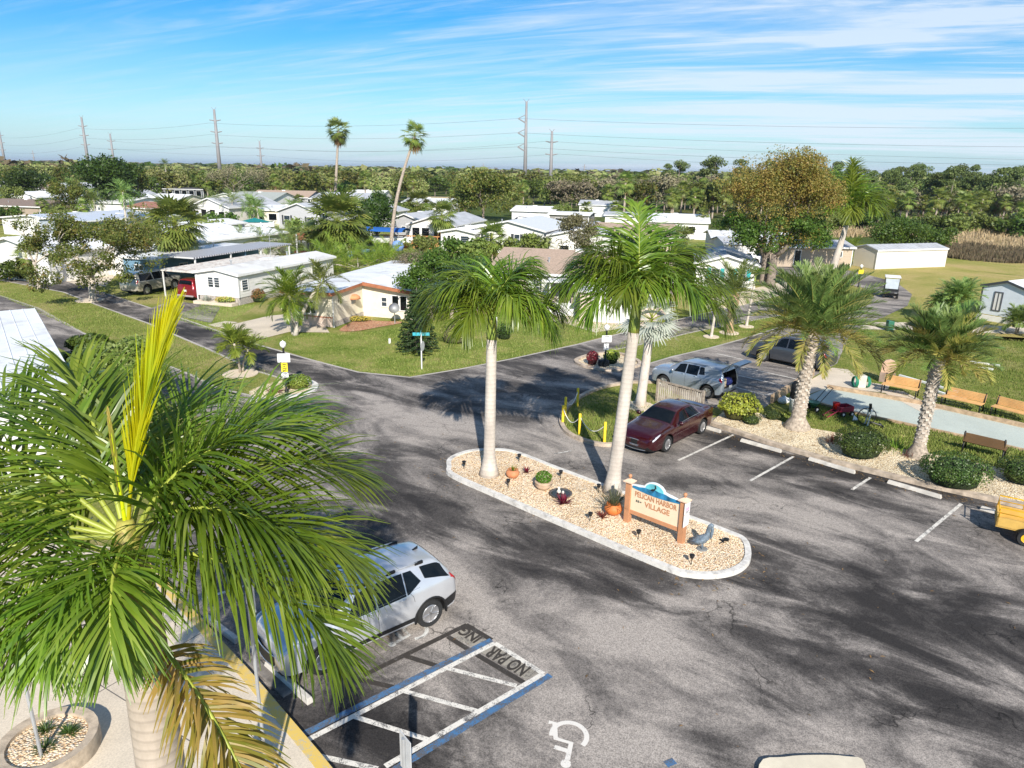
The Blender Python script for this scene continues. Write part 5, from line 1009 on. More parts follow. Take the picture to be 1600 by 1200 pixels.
slabp('fascia',[(-3.62,-.39,2.06),(.17,-.39,2.10),(.17,-.36,2.10),(-3.62,-.36,2.06)],.20,BRTRIM); slabp('fascia',[(.165,-.36,2.08),(.19,-.36,2.08),(.19,3.6,2.20),(.165,3.6,2.20)],.20,BRTRIM); slabp('fascia',[(.2,3.56,2.22),(4.17,3.56,1.76),(4.17,3.59,1.76),(.2,3.59,2.22)],.24,BRTRIM); slabp('fascia',[(4.155,3.6,1.78),(4.18,3.6,1.78),(4.18,15.4,1.86),(4.155,15.4,1.86)],.2,BRTRIM)
window_part(H,'f',3.75,15,1.35,.75,.5,.72,kind='sash',off=-3.995); 
for s in (2.15,2.75): window_part(H,'f',3.75,15,s,.55,.6,1.1,kind='plain',off=-3.995,glass=GLASS)
for s in (4.3,5.2,6.1): window_part(H,'r',3.75,15,s,.55,.85,1.05,kind='plain',off=.005,glass=GLASS)
window_part(H,'f',3.75,15,-2.1,.75,.9,.9,kind='slider',off=.005); window_part(H,'f',3.75,15,-3.2,.75,.8,.9,kind='slider',off=.005)
m=MB(); m.bb(-3.34,-.02,.0,-.02,-.012,.62); m.build('brick_skirt',PINKW,H); m=MB(); m.bb(-3.34,-.05,.60,.0,-.02,.66); m.build('brown_sill',BRTRIM,H); m=MB(); m.bb(.005,.1,.0,.03,3.95,.35); m.build('lattice',LATT,H)
m=MB(); m.lathe([(.42,0),(.36,.16),(.2,.28),(0,.32)],14,c=(.1,2.6,1.45)); m.build('window_awning',mat('orange_awning',(.62,.26,.12),.7),H,True); m=MB(); m.bb(.0,2.35,1.15,.05,2.85,1.4); m.build('window',GLASSB,H)
for p in ((0.02,0,2.1),(3.77,4.0,1.8),(.02,3.97,2.2)): m=MB(); m.tube([(p[0],p[1]-.03,0),(p[0],p[1]-.03,p[2])],.04,6); m.build('downpipe',WHITE,H)
m=MB(); m.lathe([(.16,0),(.16,.22),(.22,.24),(.22,.30),(0,.33)],12,c=(2.2,9.5,2.2)); m.build('roof_vent',GALV,H,True)
g=G(622,503); t=thing('satellite_dish','round grey satellite dish on a short mast by the screened porch','satellite dish',(g.x-.1,g.y-.7,.02)); m=MB(); m.tube([(0,0,0),(0,0,.95)],.03,8); m.build('mast',GALV,t); m=MB(); Md=Matrix.Rotation(R(55),3,'X'); m.lathe([(0,0),(.15,.015),(.28,.05),(.37,.10)],20,c=(0,-.05,1.02),M=Md); m.lathe([(.37,.11),(.28,.06),(.15,.025),(0,.01)],20,c=(0,-.05,1.02),M=Md); m.tube([(0,-.1,.85),(0,-.45,1.1)],.012,5); m.build('dish',mat('dish_grey',(.5,.5,.5),.4),t,True)
sheet('flower_bed',smooth_poly(px((530,516),(560,500),(590,502),(630,504),(590,512),(555,518)),4),.03,gravel_mat('red_mulch',[(.45,.20,.10),(.55,.30,.16),(.35,.14,.08),(.6,.45,.3)],14))
bush(tuple(G(560,502)),'low orange and yellow plants in the bed of the cream home',.8,.4,.35,leafmat('orange_plants',[(.5,.25,.04),(.4,.35,.05),(.3,.2,.05)],.6,.2),500,.08,'flowering_shrub',core=(.08,.05,.02))
# taupe home
A=Vector((-1.6,53.2,0)); sh=dict(kind='grid',shut=WHITE)
H,W=home('mobile_home','taupe home with tan shingle roof and white shuttered window behind the royal palms',A,A,9.5,2.75,1.15,'x',TAUPE,TROOF,WHITE,.4,[('f',3.1,1.15,.75,1.2,sh),('f',.7,1.15,.75,1.2,sh),('f',8.6,.2,1.9,1.9,dict(kind='slider'))],Wf=13,rz=R(-14),lap=.16)
m=MB(); m.bb(4.6,-1.6,0,6.6,0,.35); m.bb(4.6,-1.6,.36,6.6,-1.5,.9); m.build('porch',WHITE,H); m=MB(); m.bb(4.4,-1.8,2.35,6.8,.0,2.47); m.build('porch_roof',WROOF,H); m=MB()
for x in (4.65,6.5): m.bb(x,-1.6,.35,x+.1,-1.5,2.35)
m.build('porch_post',WHITE,H); window_part(H,'f',W,9.5,5.0,.4,.9,1.8,kind='door',glass=mat('dark_door',(.06,.04,.03),.5))
m=MB(); m.bb(7.2,-3.5,0,12.4,-.015,2.1); m.build('garage_wing',PINKW,H); m=MB(); m.bb(7.0,-3.8,2.11,12.7,-.1,2.22); m.build('garage_roof',WROOF,H); window_part(H,'f',W,9.5,8.0,.1,3.2,1.8,kind='plain',off=3.505,glass=WHITE2)
# shed and beige home, right
C1=G(1367,421); lat=G(1475,417)-C1; rz=math.atan2(lat.y,lat.x)
home('storage_shed','long cream storage shed with grey metal roof at the edge of the field',C1,C1,3.3,2.05,.42,'x',mat('cream_shed_wall',(.70,.64,.53),.6,var=.03,scale=1),GROOF,WHITE,.12,[],Wf=lat.length,rz=rz,cat='shed',seams=.6)
C2=near(C1,(0,0))+Vector((-12.0,.9,0)); H,W=home('mobile_home','beige home with grey roof and open carport beside the black golf cart',C2,C2,5.5,2.2,.5,'x',mat('taupe_beige_wall',(.46,.37,.28),.7,var=.06),GROOF,WHITE,.3,[('f',7.9,1.1,.8,.7,{}),('f',3.2,.1,.8,1.8,dict(kind='door',glass=BLACK))],Wf=9.8,rz=R(2),lap=.18)
home('mobile_home','white walled end of the beige home row under the ficus branches',C2+Vector((-4.3,1.5,0)),C2,5,2.3,.5,'x',WHITE2,GROOF,WHITE,.2,[],Wf=3.6,rz=R(2))
# right white shed
C3=G(1563,503); H,W=home('storage_shed','white shed with pale blue gable, framed door panel and low block planter',G(1528,489),C3,7,2.1,.5,'y',LBLUE,mat('light_metal_roof',(.68,.69,.70),.5,var=.08),mat('dark_fascia',(.05,.055,.06),.6),.15,[('f',.9,.35,.62,1.45,dict(kind='slider',frame=mat('dark_frame',(.08,.08,.09),.5),glass=WHITE2)),('r',.9,.2,.75,1.6,dict(kind='door',glass=WHITE2))],Wf=3.3,rz=R(-60),cat='shed')
H2=thing('planter','low white block planter against the pale blue shed','planter',tuple(G(1530,497)),R(-58)); m=MB(); m.bb(0,-.6,0,3.0,-.45,.38); m.bb(3.0,-.6,0,3.15,0,.38); m.build('block_wall',WHITE2,H2)
# teal shutter cottage
C4=G(1086,447); H,W=home('mobile_home','small white cottage with bright teal shutters behind the silver palm',C4,C4,8,2.1,.75,'y',WHITE2,GROOF,WHITE,.3,[('f',1.3,.7,.8,1.0,dict(kind='sash',shut=TEAL)),('f',3.6,.7,.8,1.0,dict(kind='sash',shut=TEAL))],Wf=5.2,rz=R(-12))
# distant homes: (px,py of the near left corner, W, D, rz, h, rise, ridge, wall, roof, label, windows)
sd=dict(kind='sash',shut=mat('dark_shutter',(.05,.055,.06),.5)); dg_=dict(glass=GLASS)
FAR=[((640,380),6.5,13,-16,2.6,1.0,'y',WHITE2,GROOF,'white home with tall dark screened gable above an orange wood deck',[('f',.4,.5,1.2,1.7,dg_),('f',1.8,.5,1.2,1.7,dg_),('f',3.6,.5,1.2,1.7,dg_),('f',5.0,.5,1.1,1.7,dg_)]),
((742,393),9,12,-20,2.9,1.0,'y',WHITE2,mat('pale_grey_roof',(.55,.57,.58),.6,var=.05),'white gabled home with dark shutters right of the yellow skirted palm',[('f',5.2,1.2,.8,1.2,sd),('f',1.2,1.2,.8,1.2,sd)]),
((690,392),4.5,8,-20,2.4,.4,'y',WHITE2,WROOF,'low white annex with dark door slits below the skylight roof',[('f',.8,.6,.5,1.4,dg_),('f',2.6,1.1,1.2,.9,{})]),
((858,402),8,12,-14,2.6,.9,'y',WHITE2,GROOF,'white gabled home with grey roof behind the loose olive tree',[('f',3.9,1.2,.8,.9,{}),('f',1.2,.5,1.2,1.0,dg_)]),
((1012,372),9,10,-12,2.6,.9,'x',WHITE2,WROOF,'white home with dark porch windows right of the tall palm fronds',[('f',3.5,1,1.6,1.0,dg_),('f',5.6,1,1.6,1.0,dg_)]),
((1112,404),9,8,-8,2.4,.6,'x',WHITE2,WROOF,'white home seen under the ficus limbs with a pale garage door',[('f',3,.3,2.4,1.6,{'glass':WHITE})]),
((612,372),4.5,12,-18,2.7,.8,'y',GREYW,GROOF,'grey sided narrow home behind the leaning palm',[('f',1.6,.8,.8,1.0,{})]),
((486,330),14,14,-10,2.8,1.2,'x',WHITE2,GROOF,'distant long grey roofed home at the foot of the tallest straight palm',[('f',2,.8,1.2,1.2,{}),('f',10,.6,2,1.6,dg_)]),
((630,335),10,10,-12,2.6,.8,'x',WHITE2,WROOF,'distant low white roofed home right of the dark round tree',[('f',2,.8,1.2,1,{})]),
((437,357),8,14,-22,2.8,1.3,'y',mat('light_grey_siding',(.46,.46,.47),.7,var=.05),GROOF,'light grey gabled home with dark shuttered windows on the canal lawn',[('f',1.0,.7,1.3,1.5,sd),('f',5.6,.8,.9,1.3,sd)]),
((396,352),8,12,-12,2.6,.5,'x',CREAM,WROOF,'cream home with broad white roof and rear porch steps by the canal',[('f',1,1,1.2,1,dg_),('f',3,.9,1.6,1.2,dg_),('f',5.6,.6,.9,1.6,dg_)]),
((393,326),14,10,-6,2.8,1.3,'x',GREYW,TROOF,'distant grey home with tan shingle roof above the broad white roof',[('f',3,.9,2.5,1.2,dg_),('f',8,.9,1.5,1.2,dg_)]),
((356,332),11,11,-14,2.8,1.4,'x',WHITE2,mat('green_grey_roof',(.33,.35,.32),.8,var=.08),'distant home with greenish grey hip roof left of the tan roof',[('f',4,.9,1.5,1.2,{})]),
((300,350),8,14,-18,3.0,1.4,'y',WHITE2,GROOF,'white gabled home with dark rafters porch by the teal boat',[('f',.6,.4,1.2,2.0,dg_),('f',2.2,.4,1.2,2.2,dg_),('f',4.0,.4,1.2,2.2,dg_),('f',5.8,.4,1.2,1.9,dg_)]),
((258,312),12,6,-8,3.0,.3,'x',mat('dark_posts_wall',(.10,.11,.12),.6),mat('dark_flat_roof',(.10,.10,.11),.7),'dark flat roofed pavilion with pale posts beyond the gabled homes',[('f',1+2.2*i,.3,1.6,2.4,dg_) for i in range(5)]),
((196,350),9,11,-14,2.7,.7,'x',CREAM,mat('brown_red_roof',(.32,.15,.10),.8,var=.1),'cream home with reddish brown roof ridge under the dark oak',[('f',1.2,1,1.2,1.2,dg_)]),
((122,338),11,12,-16,2.7,.8,'x',WHITE2,WROOF,'white walled home under slanting palms left of the dark oak',[('f',2,.9,1.2,1,{})]),
((76,312),7,10,-22,2.8,1.6,'y',LBLUE,GROOF,'distant pale blue gabled home with bright sunlit side',[('f',1.2,.6,1,1.4,dg_),('f',4.2,.6,1,1.4,dg_)]),
((46,312),5,9,-20,2.8,1.1,'y',WHITE2,BROOF,'small distant white home with brown roof near the left tree',[('f',1.4,.8,1,1.2,{})]),
((-14,305),8,9,-22,2.9,1.0,'y',WHITE2,GROOF,'distant white home cut by the left picture edge',[('f',2,.8,1,1.2,dg_),('f',5,.8,1,1.2,dg_)]),
((-20,342),12,8,-14,2.4,.9,'x',mat('tan_wall',(.35,.28,.22),.8,var=.1),BROOF,'home with low dark brown roof at the far left',[]),
((8,366),11,16,-21,2.3,.5,'y',WHITE2,mat('blue_grey_metal_roof',(.50,.54,.60),.5,var=.06),'long home with blue grey metal roof third row from the left road',[('f',2,.9,1,.8,{}),('f',7,.9,1,.8,{})]),
((66,372),8,20,-21,2.5,.3,'y',mat('slate_blue_wall',(.36,.40,.46),.6,var=.05),mat('blue_grey_metal_roof',(.50,.54,.60),.5),'slate blue walled home with one small red framed window',[('f',3.4,1.1,.9,.7,dict(frame=WHITE,glass=mat('red_blind',(.35,.03,.05),.5)))]),
((-30,432),9,20,-21,2.6,1.0,'y',WHITE2,WROOF,'big white gabled home with open carport at the left road bend',[('f',1,1,1,1,{}),('f',5,0.1,2.6,1.9,dict(glass=BLACK))]),
((40,420),7,22,-21,2.5,.6,'y',WHITE2,WROOF,'white ribbed roof home right of the open carport home',[('f',1,1,1,.9,{}),('f',4,1,1,.9,{})]),
((118,425),7,22,-21,2.4,.5,'y',WHITE2,WROOF,'white roofed home hidden behind the orange leaved roadside tree',[('f',2,1,1,.9,{})]),
((250,382),6,9,-20,2.4,.4,'y',WHITE2,WROOF,'small white home end with one dark window right of the big fan palm',[('f',2.3,1.1,.7,.6,dg_)]),
((800,350),8,8,-15,2.5,.7,'x',WHITE2,WROOF,'distant white home sliver beyond the carport with cars',[]),
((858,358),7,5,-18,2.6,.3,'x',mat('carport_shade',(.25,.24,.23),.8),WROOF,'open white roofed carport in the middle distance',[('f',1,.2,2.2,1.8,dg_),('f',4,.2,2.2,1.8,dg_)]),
((945,360),6,6,-12,2.6,.4,'x',WHITE2,GROOF,'small pale building just left of the taller royal palm top',[]),
((930,402),9,10,-10,2.6,1.1,'x',PINKW,TROOF,'home with tan shingle roof between the two royal palm crowns',[('f',2,1,1,1,{})])]
FAR+=[((560,352),6,8,-15,2.5,.8,'y',WHITE2,GROOF,'small white gabled home left of the dark round tree',[('f',1,1,1,1,dg_),('f',3.6,1,1,1,dg_)]),((165,322),7,9,-20,2.6,1.0,'y',WHITE2,GROOF,'little white gabled home below the dark oak crown',[('f',1,1,1,1,dg_),('f',4.6,1,1,1,dg_)]),((20,326),8,9,-20,2.6,1.0,'y',WHITE2,WROOF,'little white home beside the far left dark oak',[('f',1,1,1,1,dg_),('f',4.6,1,1,1,dg_)]),((232,330),8,8,-16,2.6,.9,'x',CREAM,WROOF,'small cream home between the oak and the pavilion',[('f',1,1,1,1,dg_),('f',4.6,1,1,1,dg_)]),((905,338),8,8,-12,2.6,.8,'x',WHITE2,GROOF,'small white home right of the shorter pylon foot',[('f',1,1,1,1,dg_)]),((185,402),6,9,-20,2.4,.5,'y',WHITE2,GROOF,'white home with grey roof right behind the roadside tree crown',[('f',1,1,1,1,dg_),('f',3.6,1,1,1,dg_)]),((330,326),8,8,-14,2.6,.9,'y',WHITE2,WROOF,'tiny white gabled home behind the greenish roof',[('f',1,1,1,1,dg_)]),((105,300),8,8,-20,2.7,1.0,'y',WHITE2,WROOF,'tiny white gabled home on the skyline side of the left oak',[('f',1,1,1,1,dg_)]),((210,306),9,8,-14,2.7,.9,'x',WHITE2,WROOF,'tiny white roofed home right of the dark oak top',[('f',1,1,1,1,dg_)]),((545,318),10,8,-10,2.7,.9,'x',WHITE2,WROOF,'tiny white roofed home between the tall straight palm and the leaning palm',[('f',1,1,1,1,dg_)]),((150,330),9,9,-20,2.6,.9,'y',WHITE2,WROOF,'white gabled home under the left half of the dark oak',[('f',1,1,1,1,dg_),('f',5,1,1,1,dg_)])]
for (pp,W_,D_,rz_,h_,rs_,rd_,wl_,rf_,lb_,wn_) in FAR:
    g=G(*pp); home('mobile_home',lb_,g,g,D_,h_,rs_,rd_,wl_,rf_,WHITE,.35,wn_,Wf=W_,rz=R(rz_),seams=1.2 if rf_ is WROOF and g.y<110 else 0)
g=G(640,384); t=thing('wooden_deck','orange wooden deck with rails in front of the screened gable home','deck',tuple(g),R(-10)); m=MB(); m.bb(-2.5,-3,.0,5,0,.7); m.build('deck_floor',DECK,t); m=MB()
for x in np.arange(-2.5,5.1,.9): m.bb(x-.05,-3,.7,x+.05,-2.9,1.6)
m.bb(-2.5,-3,1.52,5,-2.88,1.64); m.build('railing',DECK,t)
# club house at the left edge
m0=G(44,484,3.2); p2=G(104,600,3.2); d=(p2-m0); L0=d.length; rz=math.atan2(d.y,d.x)
u=d.normalized(); n=Vector((-u.y,u.x,0)); n=n if n.x<0 else -n
H=thing('club_house','low building with a broad white metal roof behind the foreground palm leaves','building',(m0.x,m0.y,0)); m=MB(); o=Vector((-m0.x,-m0.y,0))
q=[Vector((m0.x,m0.y,0)),Vector((p2.x,p2.y,0))+u*.6,Vector((p2.x,p2.y,0))+u*.6+n*14,Vector((m0.x,m0.y,0))+n*14]
m.prism([(v+o)[:2] for v in q],0,3.0); m.build('wall',WHITE2,H); m=MB(); k=[v+o+((v-(q[0]+q[2])/2).normalized()*.4) for v in q]; m.prism([v[:2] for v in k],3.002,3.2)
for i in range(30): a=k[0].lerp(k[3],i/30); b_=k[1].lerp(k[2],i/30); m.tube([(a.x,a.y,3.21),(b_.x,b_.y,3.21)],.02,4)
m.build('roof',WROOF,H)
# ================= street furniture =================
def lamp_sign(pp,top,label,signs,globe=True,board=.55):
    g=G(*pp); h=HT(g,*top); t=thing('lamp_post',label,'lamp post',(g.x,g.y,.02),R(8)); m=MB(); m.lathe([(.09,0),(.09,.12),(.05,.2),(.045,h-.28)],10); m.build('pole',BLACK,t,ang=40)
    if globe: m=MB(); m.lathe([(.05,h-.30),(.07,h-.27),(.13,h-.20),(.145,h-.10),(.11,h-.02),(.03,h+.02),(0,h+.06)],14); m.build('globe',mat('globe_white',(.80,.80,.78),.3),t,True)
    for (z,ww,hh,mm,txt,tcol,ts) in signs:
        m=MB(); m.bb(-ww/2,-.075,z-hh/2,ww/2,-.055,z+hh/2); s=m.build('sign_panel',mm,t)
        if txt:
            q=MB(); k=int(txt)
            for i in range(k): wq=ww*(.55,.35,.6,.45)[i%4]; q.bb(-wq/2,-.0775,z+hh*(.32-.64*i/max(k-1,1))-ts*.25,wq/2,-.0755,z+hh*(.32-.64*i/max(k-1,1))+ts*.25)
            q.build('print',tcol,s)
    return t
SW_=mat('sign_white',(.80,.80,.78),.5,var=.03); SY=mat('sign_yellow',(.80,.62,.03),.5,var=.04); SB=mat('sign_black',(.02,.02,.02),.6)
lamp_sign((448,614),(444,534),'lamp post with white globe, wide white board and yellow sign at the left road fork',[(1.66,.55,.40,SW_,'',SB,.06),(1.22,.28,.42,SY,'4',SB,.07),(.86,.30,.22,SW_,'2',SB,.06)])
lamp_sign((945,574),(945,508),'black post with two small white signs on the gravel tip across the road',[(1.55,.52,.36,SW_,'1',SB,.07),(1.12,.26,.34,SW_,'3',SB,.06)],True)
lamp_sign((1341,449),(1345,414),'leaning black lamp post with round globe and small yellow sign by the bend',[(1.42,.50,.40,SY,'',SB,.1)])
g=G(659,577); h=HT(g,657,519); t=thing('street_sign','white pole with crossed blue green street name blades on the corner lawn','street sign',tuple(g)); m=MB(); m.tube([(0,0,0),(0,0,h-.02)],.035,8); m.build('pole',WHITE,t)
BL=mat('sign_cyan',(.05,.40,.48),.5); m=MB(); m.box((0,0,h-.10),(.85,.015,.16),R(5)); b1=m.build('name_blade',BL,t); m=MB(); m.box((0,0,h+.07),(.015,.7,.15),R(5)); m.build('name_blade',BL,t)
m=MB(); m.lathe([(0,0),(.27,0),(.27,.012),(0,.012)],8,c=(.05,.10,h-.75),M=Matrix.Rotation(R(75),3,'Z')@Matrix.Rotation(PI/2,3,'X')); m.build('stop_sign_back',mat('sign_back',(.55,.56,.57),.4,.2),t)
# near sign post (edge on) and thin pole by the apron
def sign_post(top,dist,label,ww=.31,hh=.62,rz=0):
    d=(fw*FPX+rt*(top[0]-800)+up*(600-top[1])); d=d*(dist/math.hypot(d.x,d.y)); x,y,z=d.x,d.y,CAMH+d.z
    t=thing('sign_post',label,'sign',(x,y,.0),rz); m=MB(); m.tube([(0,0,0),(0,0,z-.02)],.028,8); m.build('pole',GALV,t); m=MB(); m.bb(-.012+.035,-ww/2,z-hh,.035,ww/2,z); m.build('sign_panel',mat('sign_back',()),t,bevel=.004); return t
sign_post((630,1152),8.1,'accessible parking sign seen from behind near the bottom edge',.31,.62,R(38))
sign_post((385,905),9.9,'thin white sign pole at the yellow kerb behind the palm leaves',.31,.5,R(45))
# black metal fence by the walkway
a=G(187,1010,.15); b=G(10,1065,.15); d=b-a; FL=d.length; t=thing('metal_fence','black metal mesh fence along the walkway left of the foreground trunk','fence',tuple(a),math.atan2(d.y,d.x)); FH=1.5
for x in (0,.12,FL): m=MB(); m.tube([(x,0,0),(x,0,FH)],.035 if x!=.12 else .02,8); m.build('post',BLACK,t)
m=MB()
for z in (.08,FH*.5,FH-.05): m.tube([(.12,0,z),(FL,0,z)],.016,6)
m.build('rail',BLACK,t); m=MB()
n=int(FL/.09)
for i in range(n*2): 
    x=.12+i*.09
    for s in (1,-1):
        x2=x+s*(FH-.15); 
        P=[(max(.12,min(FL,x)),0,.08),(x2,0,FH-.06)]
        if x>FL: 
            continue
        if x2>FL: f_=(FL-x)/(x2-x); P[1]=(FL,0,.08+(FH-.14)*f_)
        if x2<.12: f_=(x-.12)/(x-x2); P[1]=(.12,0,.08+(FH-.14)*f_)
        m.tube(P,.0035,3,False)
m.build('mesh_panel',BLACK,t)
# planter, bottom left
cx=G(78,1175,.15); t=thing('stone_planter','curved stone walled planter with gravel and small plants at the bottom left','planter',(cx.x,cx.y,.14)); m=MB(); ro,ri=.78,.62
m.lathe([(ri,.0),(ri,.28),(ro,.30),(ro+.02,.0)],26); m.build('stone_wall',mat('planter_stone',(.42,.34,.25),.85,var=.3,scale=6,bmp=.5),t,ang=40); m=MB(); m.lathe([(ri,.22),(0,.24)],26); m.build('gravel',GRAVEL,t)
for i,(x,y) in enumerate(((.25,.2),(.05,-.15),(-.2,.25))): tuft((cx.x+x,cx.y+y,.36),('small dark green plant on the right of the bottom left planter','small dark green plant at the front of the bottom left planter','small dark green plant at the back of the bottom left planter')[i],90,.16,.02,HEDGE,'planter_plant','plant',(10,80),base_r=.12)
cp=G(70,1185,.3); t=thing('flag_pole','thin pale metal pole rising from the stone planter','pole',(cp.x-.05,cp.y,.3)); m=MB(); m.tube([(0,0,0),(-.02,0,2.4)],.028,8); m.build('pole',GALV,t)
# benches
SL=mat('bench_slat_wood',(.66,.38,.15),.6,var=.15,scale=3)
def bench(a,b,label,back=1,ln=None,col=SL,bh=.80):
    p,q=G(*a),G(*b); d=(q-p); l=(ln or d.length)-.22; t=thing('park_bench',label,'bench',(p.x,p.y,.02),math.atan2(d.y,d.x),None)
    m=MB()
    for i in range(6): m.bb(-.04,.02+i*.075,.40,l+.04,.085+i*.075,.435)
    m.build('seat',col,t); m=MB(); 
    for i in range(6): z=.47+i*.062; y=.50+.16*(z-.43); m.box((l/2,y,z),(l+.08,.03,.052))
    m.build('backrest',col,t)
    for x in (0,l): 
        m=MB(); m.tube([(x,.04,0),(x,.05,.38),(x,.47,.40),(x,.52,.02)],.03,6); m.tube([(x,.47,.40),(x,.58,.86)],.03,6); m.build('leg_frame',BLACK,t,True)
    if back<0: t.rotation_euler.z+=PI; t.location=(q.x,q.y,.02)
bench((1376,614),(1437,626),'slatted bench farthest left beyond the bocce court'); bench((1469,634),(1537,650),'slatted bench in the middle of the three beyond the bocce court'); bench((1546,650),(1615,668),'slatted bench beyond the bocce court cut by the right edge')
bench((1519,704),(1569,716),'dark backed bench seen from behind on the near side of the bocce court',-1,1.5,mat('bench_brown',(.16,.09,.04),.7))
# bocce court timber sides
def timber(P,label,hh=.22,wd=.14):
    m=MB(); P=px(*P)
    for a,b in zip(P[:-1],P[1:]): m.box(((a.x+b.x)/2,(a.y+b.y)/2,hh/2),((b-a).length,wd,hh),math.atan2(b.y-a.y,b.x-a.x))
    o=m.build('timber_edging',TIMB); tag(o,label,'edging')
timber(((1292,607),(1437,632),(1605,670),(1740,702)),'weathered timber wall along the far side of the bocce court',.2); timber(((1257,625),(1316,643),(1519,687),(1605,707)),'low timber strip along the near side of the bocce court',.12,.1)
timber(((1205,630),(1252,600),(1270,588)),'grey timber wall at the right end of the parking bay',.4,.12); timber(((1452,618),(1510,624)),'buried timber behind the benches',.1)
PVC=mat('white_edging_paint',(.75,.74,.70),.6)
for a,b,lb in (((1405,588),(1496,614),'long white edging board nearest behind the benches'),((1460,612),(1478,618),'short white edging board beside the long one'),((1512,566),(1562,573),'white edging board farthest out on the bright lawn'),((1528,574),(1551,579),'shorter white edging board second farthest on the bright lawn')):
    p,q=G(*a),G(*b); m=MB(); m.bb(0,-.06,0,(q-p).length,.06,.09); o=m.build('edging_board',PVC); o.location=(p.x,p.y,.012); o.rotation_euler=(0,0,math.atan2(q.y-p.y,q.x-p.x)); tag(o,lb,'edging')
# stone post with rounded top, at the court
g=G(1385,597); t=thing('stone_marker','rounded pinkish stone marker partly hidden by the smaller date palm','marker',(g.x,g.y,0),R(-30)); m=MB(); m.bb(-.35,-.18,0,.35,.18,.5); m.build('base',mat('marker_base',(.30,.22,.17),.9,var=.3),t); m=MB(); m.prism([(-.32,.5),(.32,.5),(.32,.95),(.2,1.12),(0,1.18),(-.2,1.12),(-.32,.95)],-.1,.1,M=XZ); m.build('slab',mat('marker_pink',(.58,.38,.26),.7),t)
# garden tools
g=G(1240,645); t=thing('rubbish_bin','white bin with a black bag hanging over it beside the larger date palm','bin',(g.x,g.y,.01)); m=MB(); m.lathe([(.2,0),(.24,.62),(.26,.65),(.2,.65)],14); m.build('bin_body',SW_,t,True); m=MB(); m.lathe([(.2,.6),(.27,.75),(.22,1.05),(.24,1.3),(.15,1.42),(0,1.44)],10); m.v=[(x*(1+random.uniform(-.12,.12)),y*(1+random.uniform(-.12,.12)),z) for x,y,z in m.v]; m.build('bag',BLACK,t,True)
g=G(1224,630); m=MB(); m.lathe([(0,0),(.16,.02),(.20,.12),(.15,.24),(.06,.28),(.05,.33),(0,.33)],12,sx=1.5); o=m.build('water_jug',SW_,None,True); o.location=(g.x,g.y,.01); tag(o,'white plastic jug lying in the grass left of the bin','jug')
g=G(1270,642); t=thing('lawn_spreader','green hopper lawn spreader with slanted black handle','garden tool',(g.x,g.y,.01),R(20)); GRN=mat('tool_green',(.03,.14,.09),.5); m=MB(); m.lathe([(.08,.14),(.24,.38),(.28,.42),(.25,.42),(0,.36)],12); m.build('hopper',GRN,t,True)
for s in (-1,1): m=MB(); m.tube([(-.02,s*.22,.13),(-.02,s*.28,.13)],.13,16); m.build('wheel',BLACK,t); m=MB(); m.tube([(-.02,s*.281,.13),(-.02,s*.285,.13)],.06,12); m.build('hub',SW_,t)
m=MB(); m.tube([(.1,-.14,.3),(.75,-.14,.95),(.85,-.12,1.0),(.85,.12,1.0),(.75,.14,.95),(.1,.14,.3)],.016,6); m.build('handle',BLACK,t,True)
g=G(1316,648); t=thing('garden_cart','red wagon with a bright red bucket and folded red frame','garden tool',(g.x,g.y,.01),R(15)); RDM=mat('cart_maroon',(.28,.02,.05),.45); m=MB(); m.bb(-.35,-.25,.2,.35,.25,.25)
for a_ in ((-.35,-.25,.35,-.23),(-.35,.23,.35,.25),(-.35,-.25,-.33,.25),(.33,-.25,.35,.25)): m.bb(a_[0],a_[1],.25,a_[2],a_[3],.42)
m.build('tub',RDM,t); m=MB(); m.lathe([(.11,.25),(.15,.52),(.16,.54),(.13,.54),(0,.3)],14,c=(-.3,.1,0)); m.build('bucket',mat('bucket_red',(.60,.02,.02),.4),t,True)
for x in (-.22,.22):
    for s in (-1,1): m=MB(); m.tube([(x,s*.28,.12),(x,s*.34,.12)],.12,14); m.build('wheel',BLACK,t); m=MB(); m.tube([(x,s*.341,.12),(x,s*.345,.12)],.055,10); m.build('hub',SW_,t)
m=MB()
for s in (-.16,.16): m.tube([(-.35,s,.25),(-1.0,s-.15,.05)],.02,6)
for q in (.3,.6,1.): m.tube([(-.35-.65*q,-.16-.15*q,.25-.2*q),(-.35-.65*q,.16-.15*q,.25-.2*q)],.015,5)
m.build('frame',RDM,t)
g=G(1352,665); t=thing('bicycle_stand','black wheeled garden hoist with a big thin wheel and white bars','garden tool',(g.x,g.y,.01),R(-10)); m=MB(); m.tube([(.0+.36*math.cos(q),0,.40+.36*math.sin(q)) for q in [i*PI/14 for i in range(28)]],.02,6,closed=True)
for i in range(8): a_=i*PI/4; m.tube([(0,0,.4),(.36*math.cos(a_),0,.4+.36*math.sin(a_))],.006,4)
m.build('wheel',BLACK,t,True); m=MB(); m.tube([(.05,-.1,0),(.12,-.08,.75)],.03,6); m.tube([(.0,.1,0),(.08,.08,.75)],.03,6); m.build('bars',SW_,t); m=MB(); m.tube([(.12,0,.6),(.06,0,.95)],.06,8); m.tube([(.05,0,.2),(.6,-.1,.08)],.03,6); m.tube([(.6,-.3,.08),(.6,.2,.08)],.03,6); m.build('frame',BLACK,t)
g=G(1332,658); m=MB(); m.add([(0,0,.02),(.3,.05,.02),(.25,.25,.05),(.1,.15,.22)],[(0,1,3),(1,2,3),(2,0,3),(0,2,1)]); o=m.build('paper_bag',SW_); o.location=(g.x,g.y,.01); tag(o,'crumpled white bag on the grass left of the black wheeled hoist','bag')
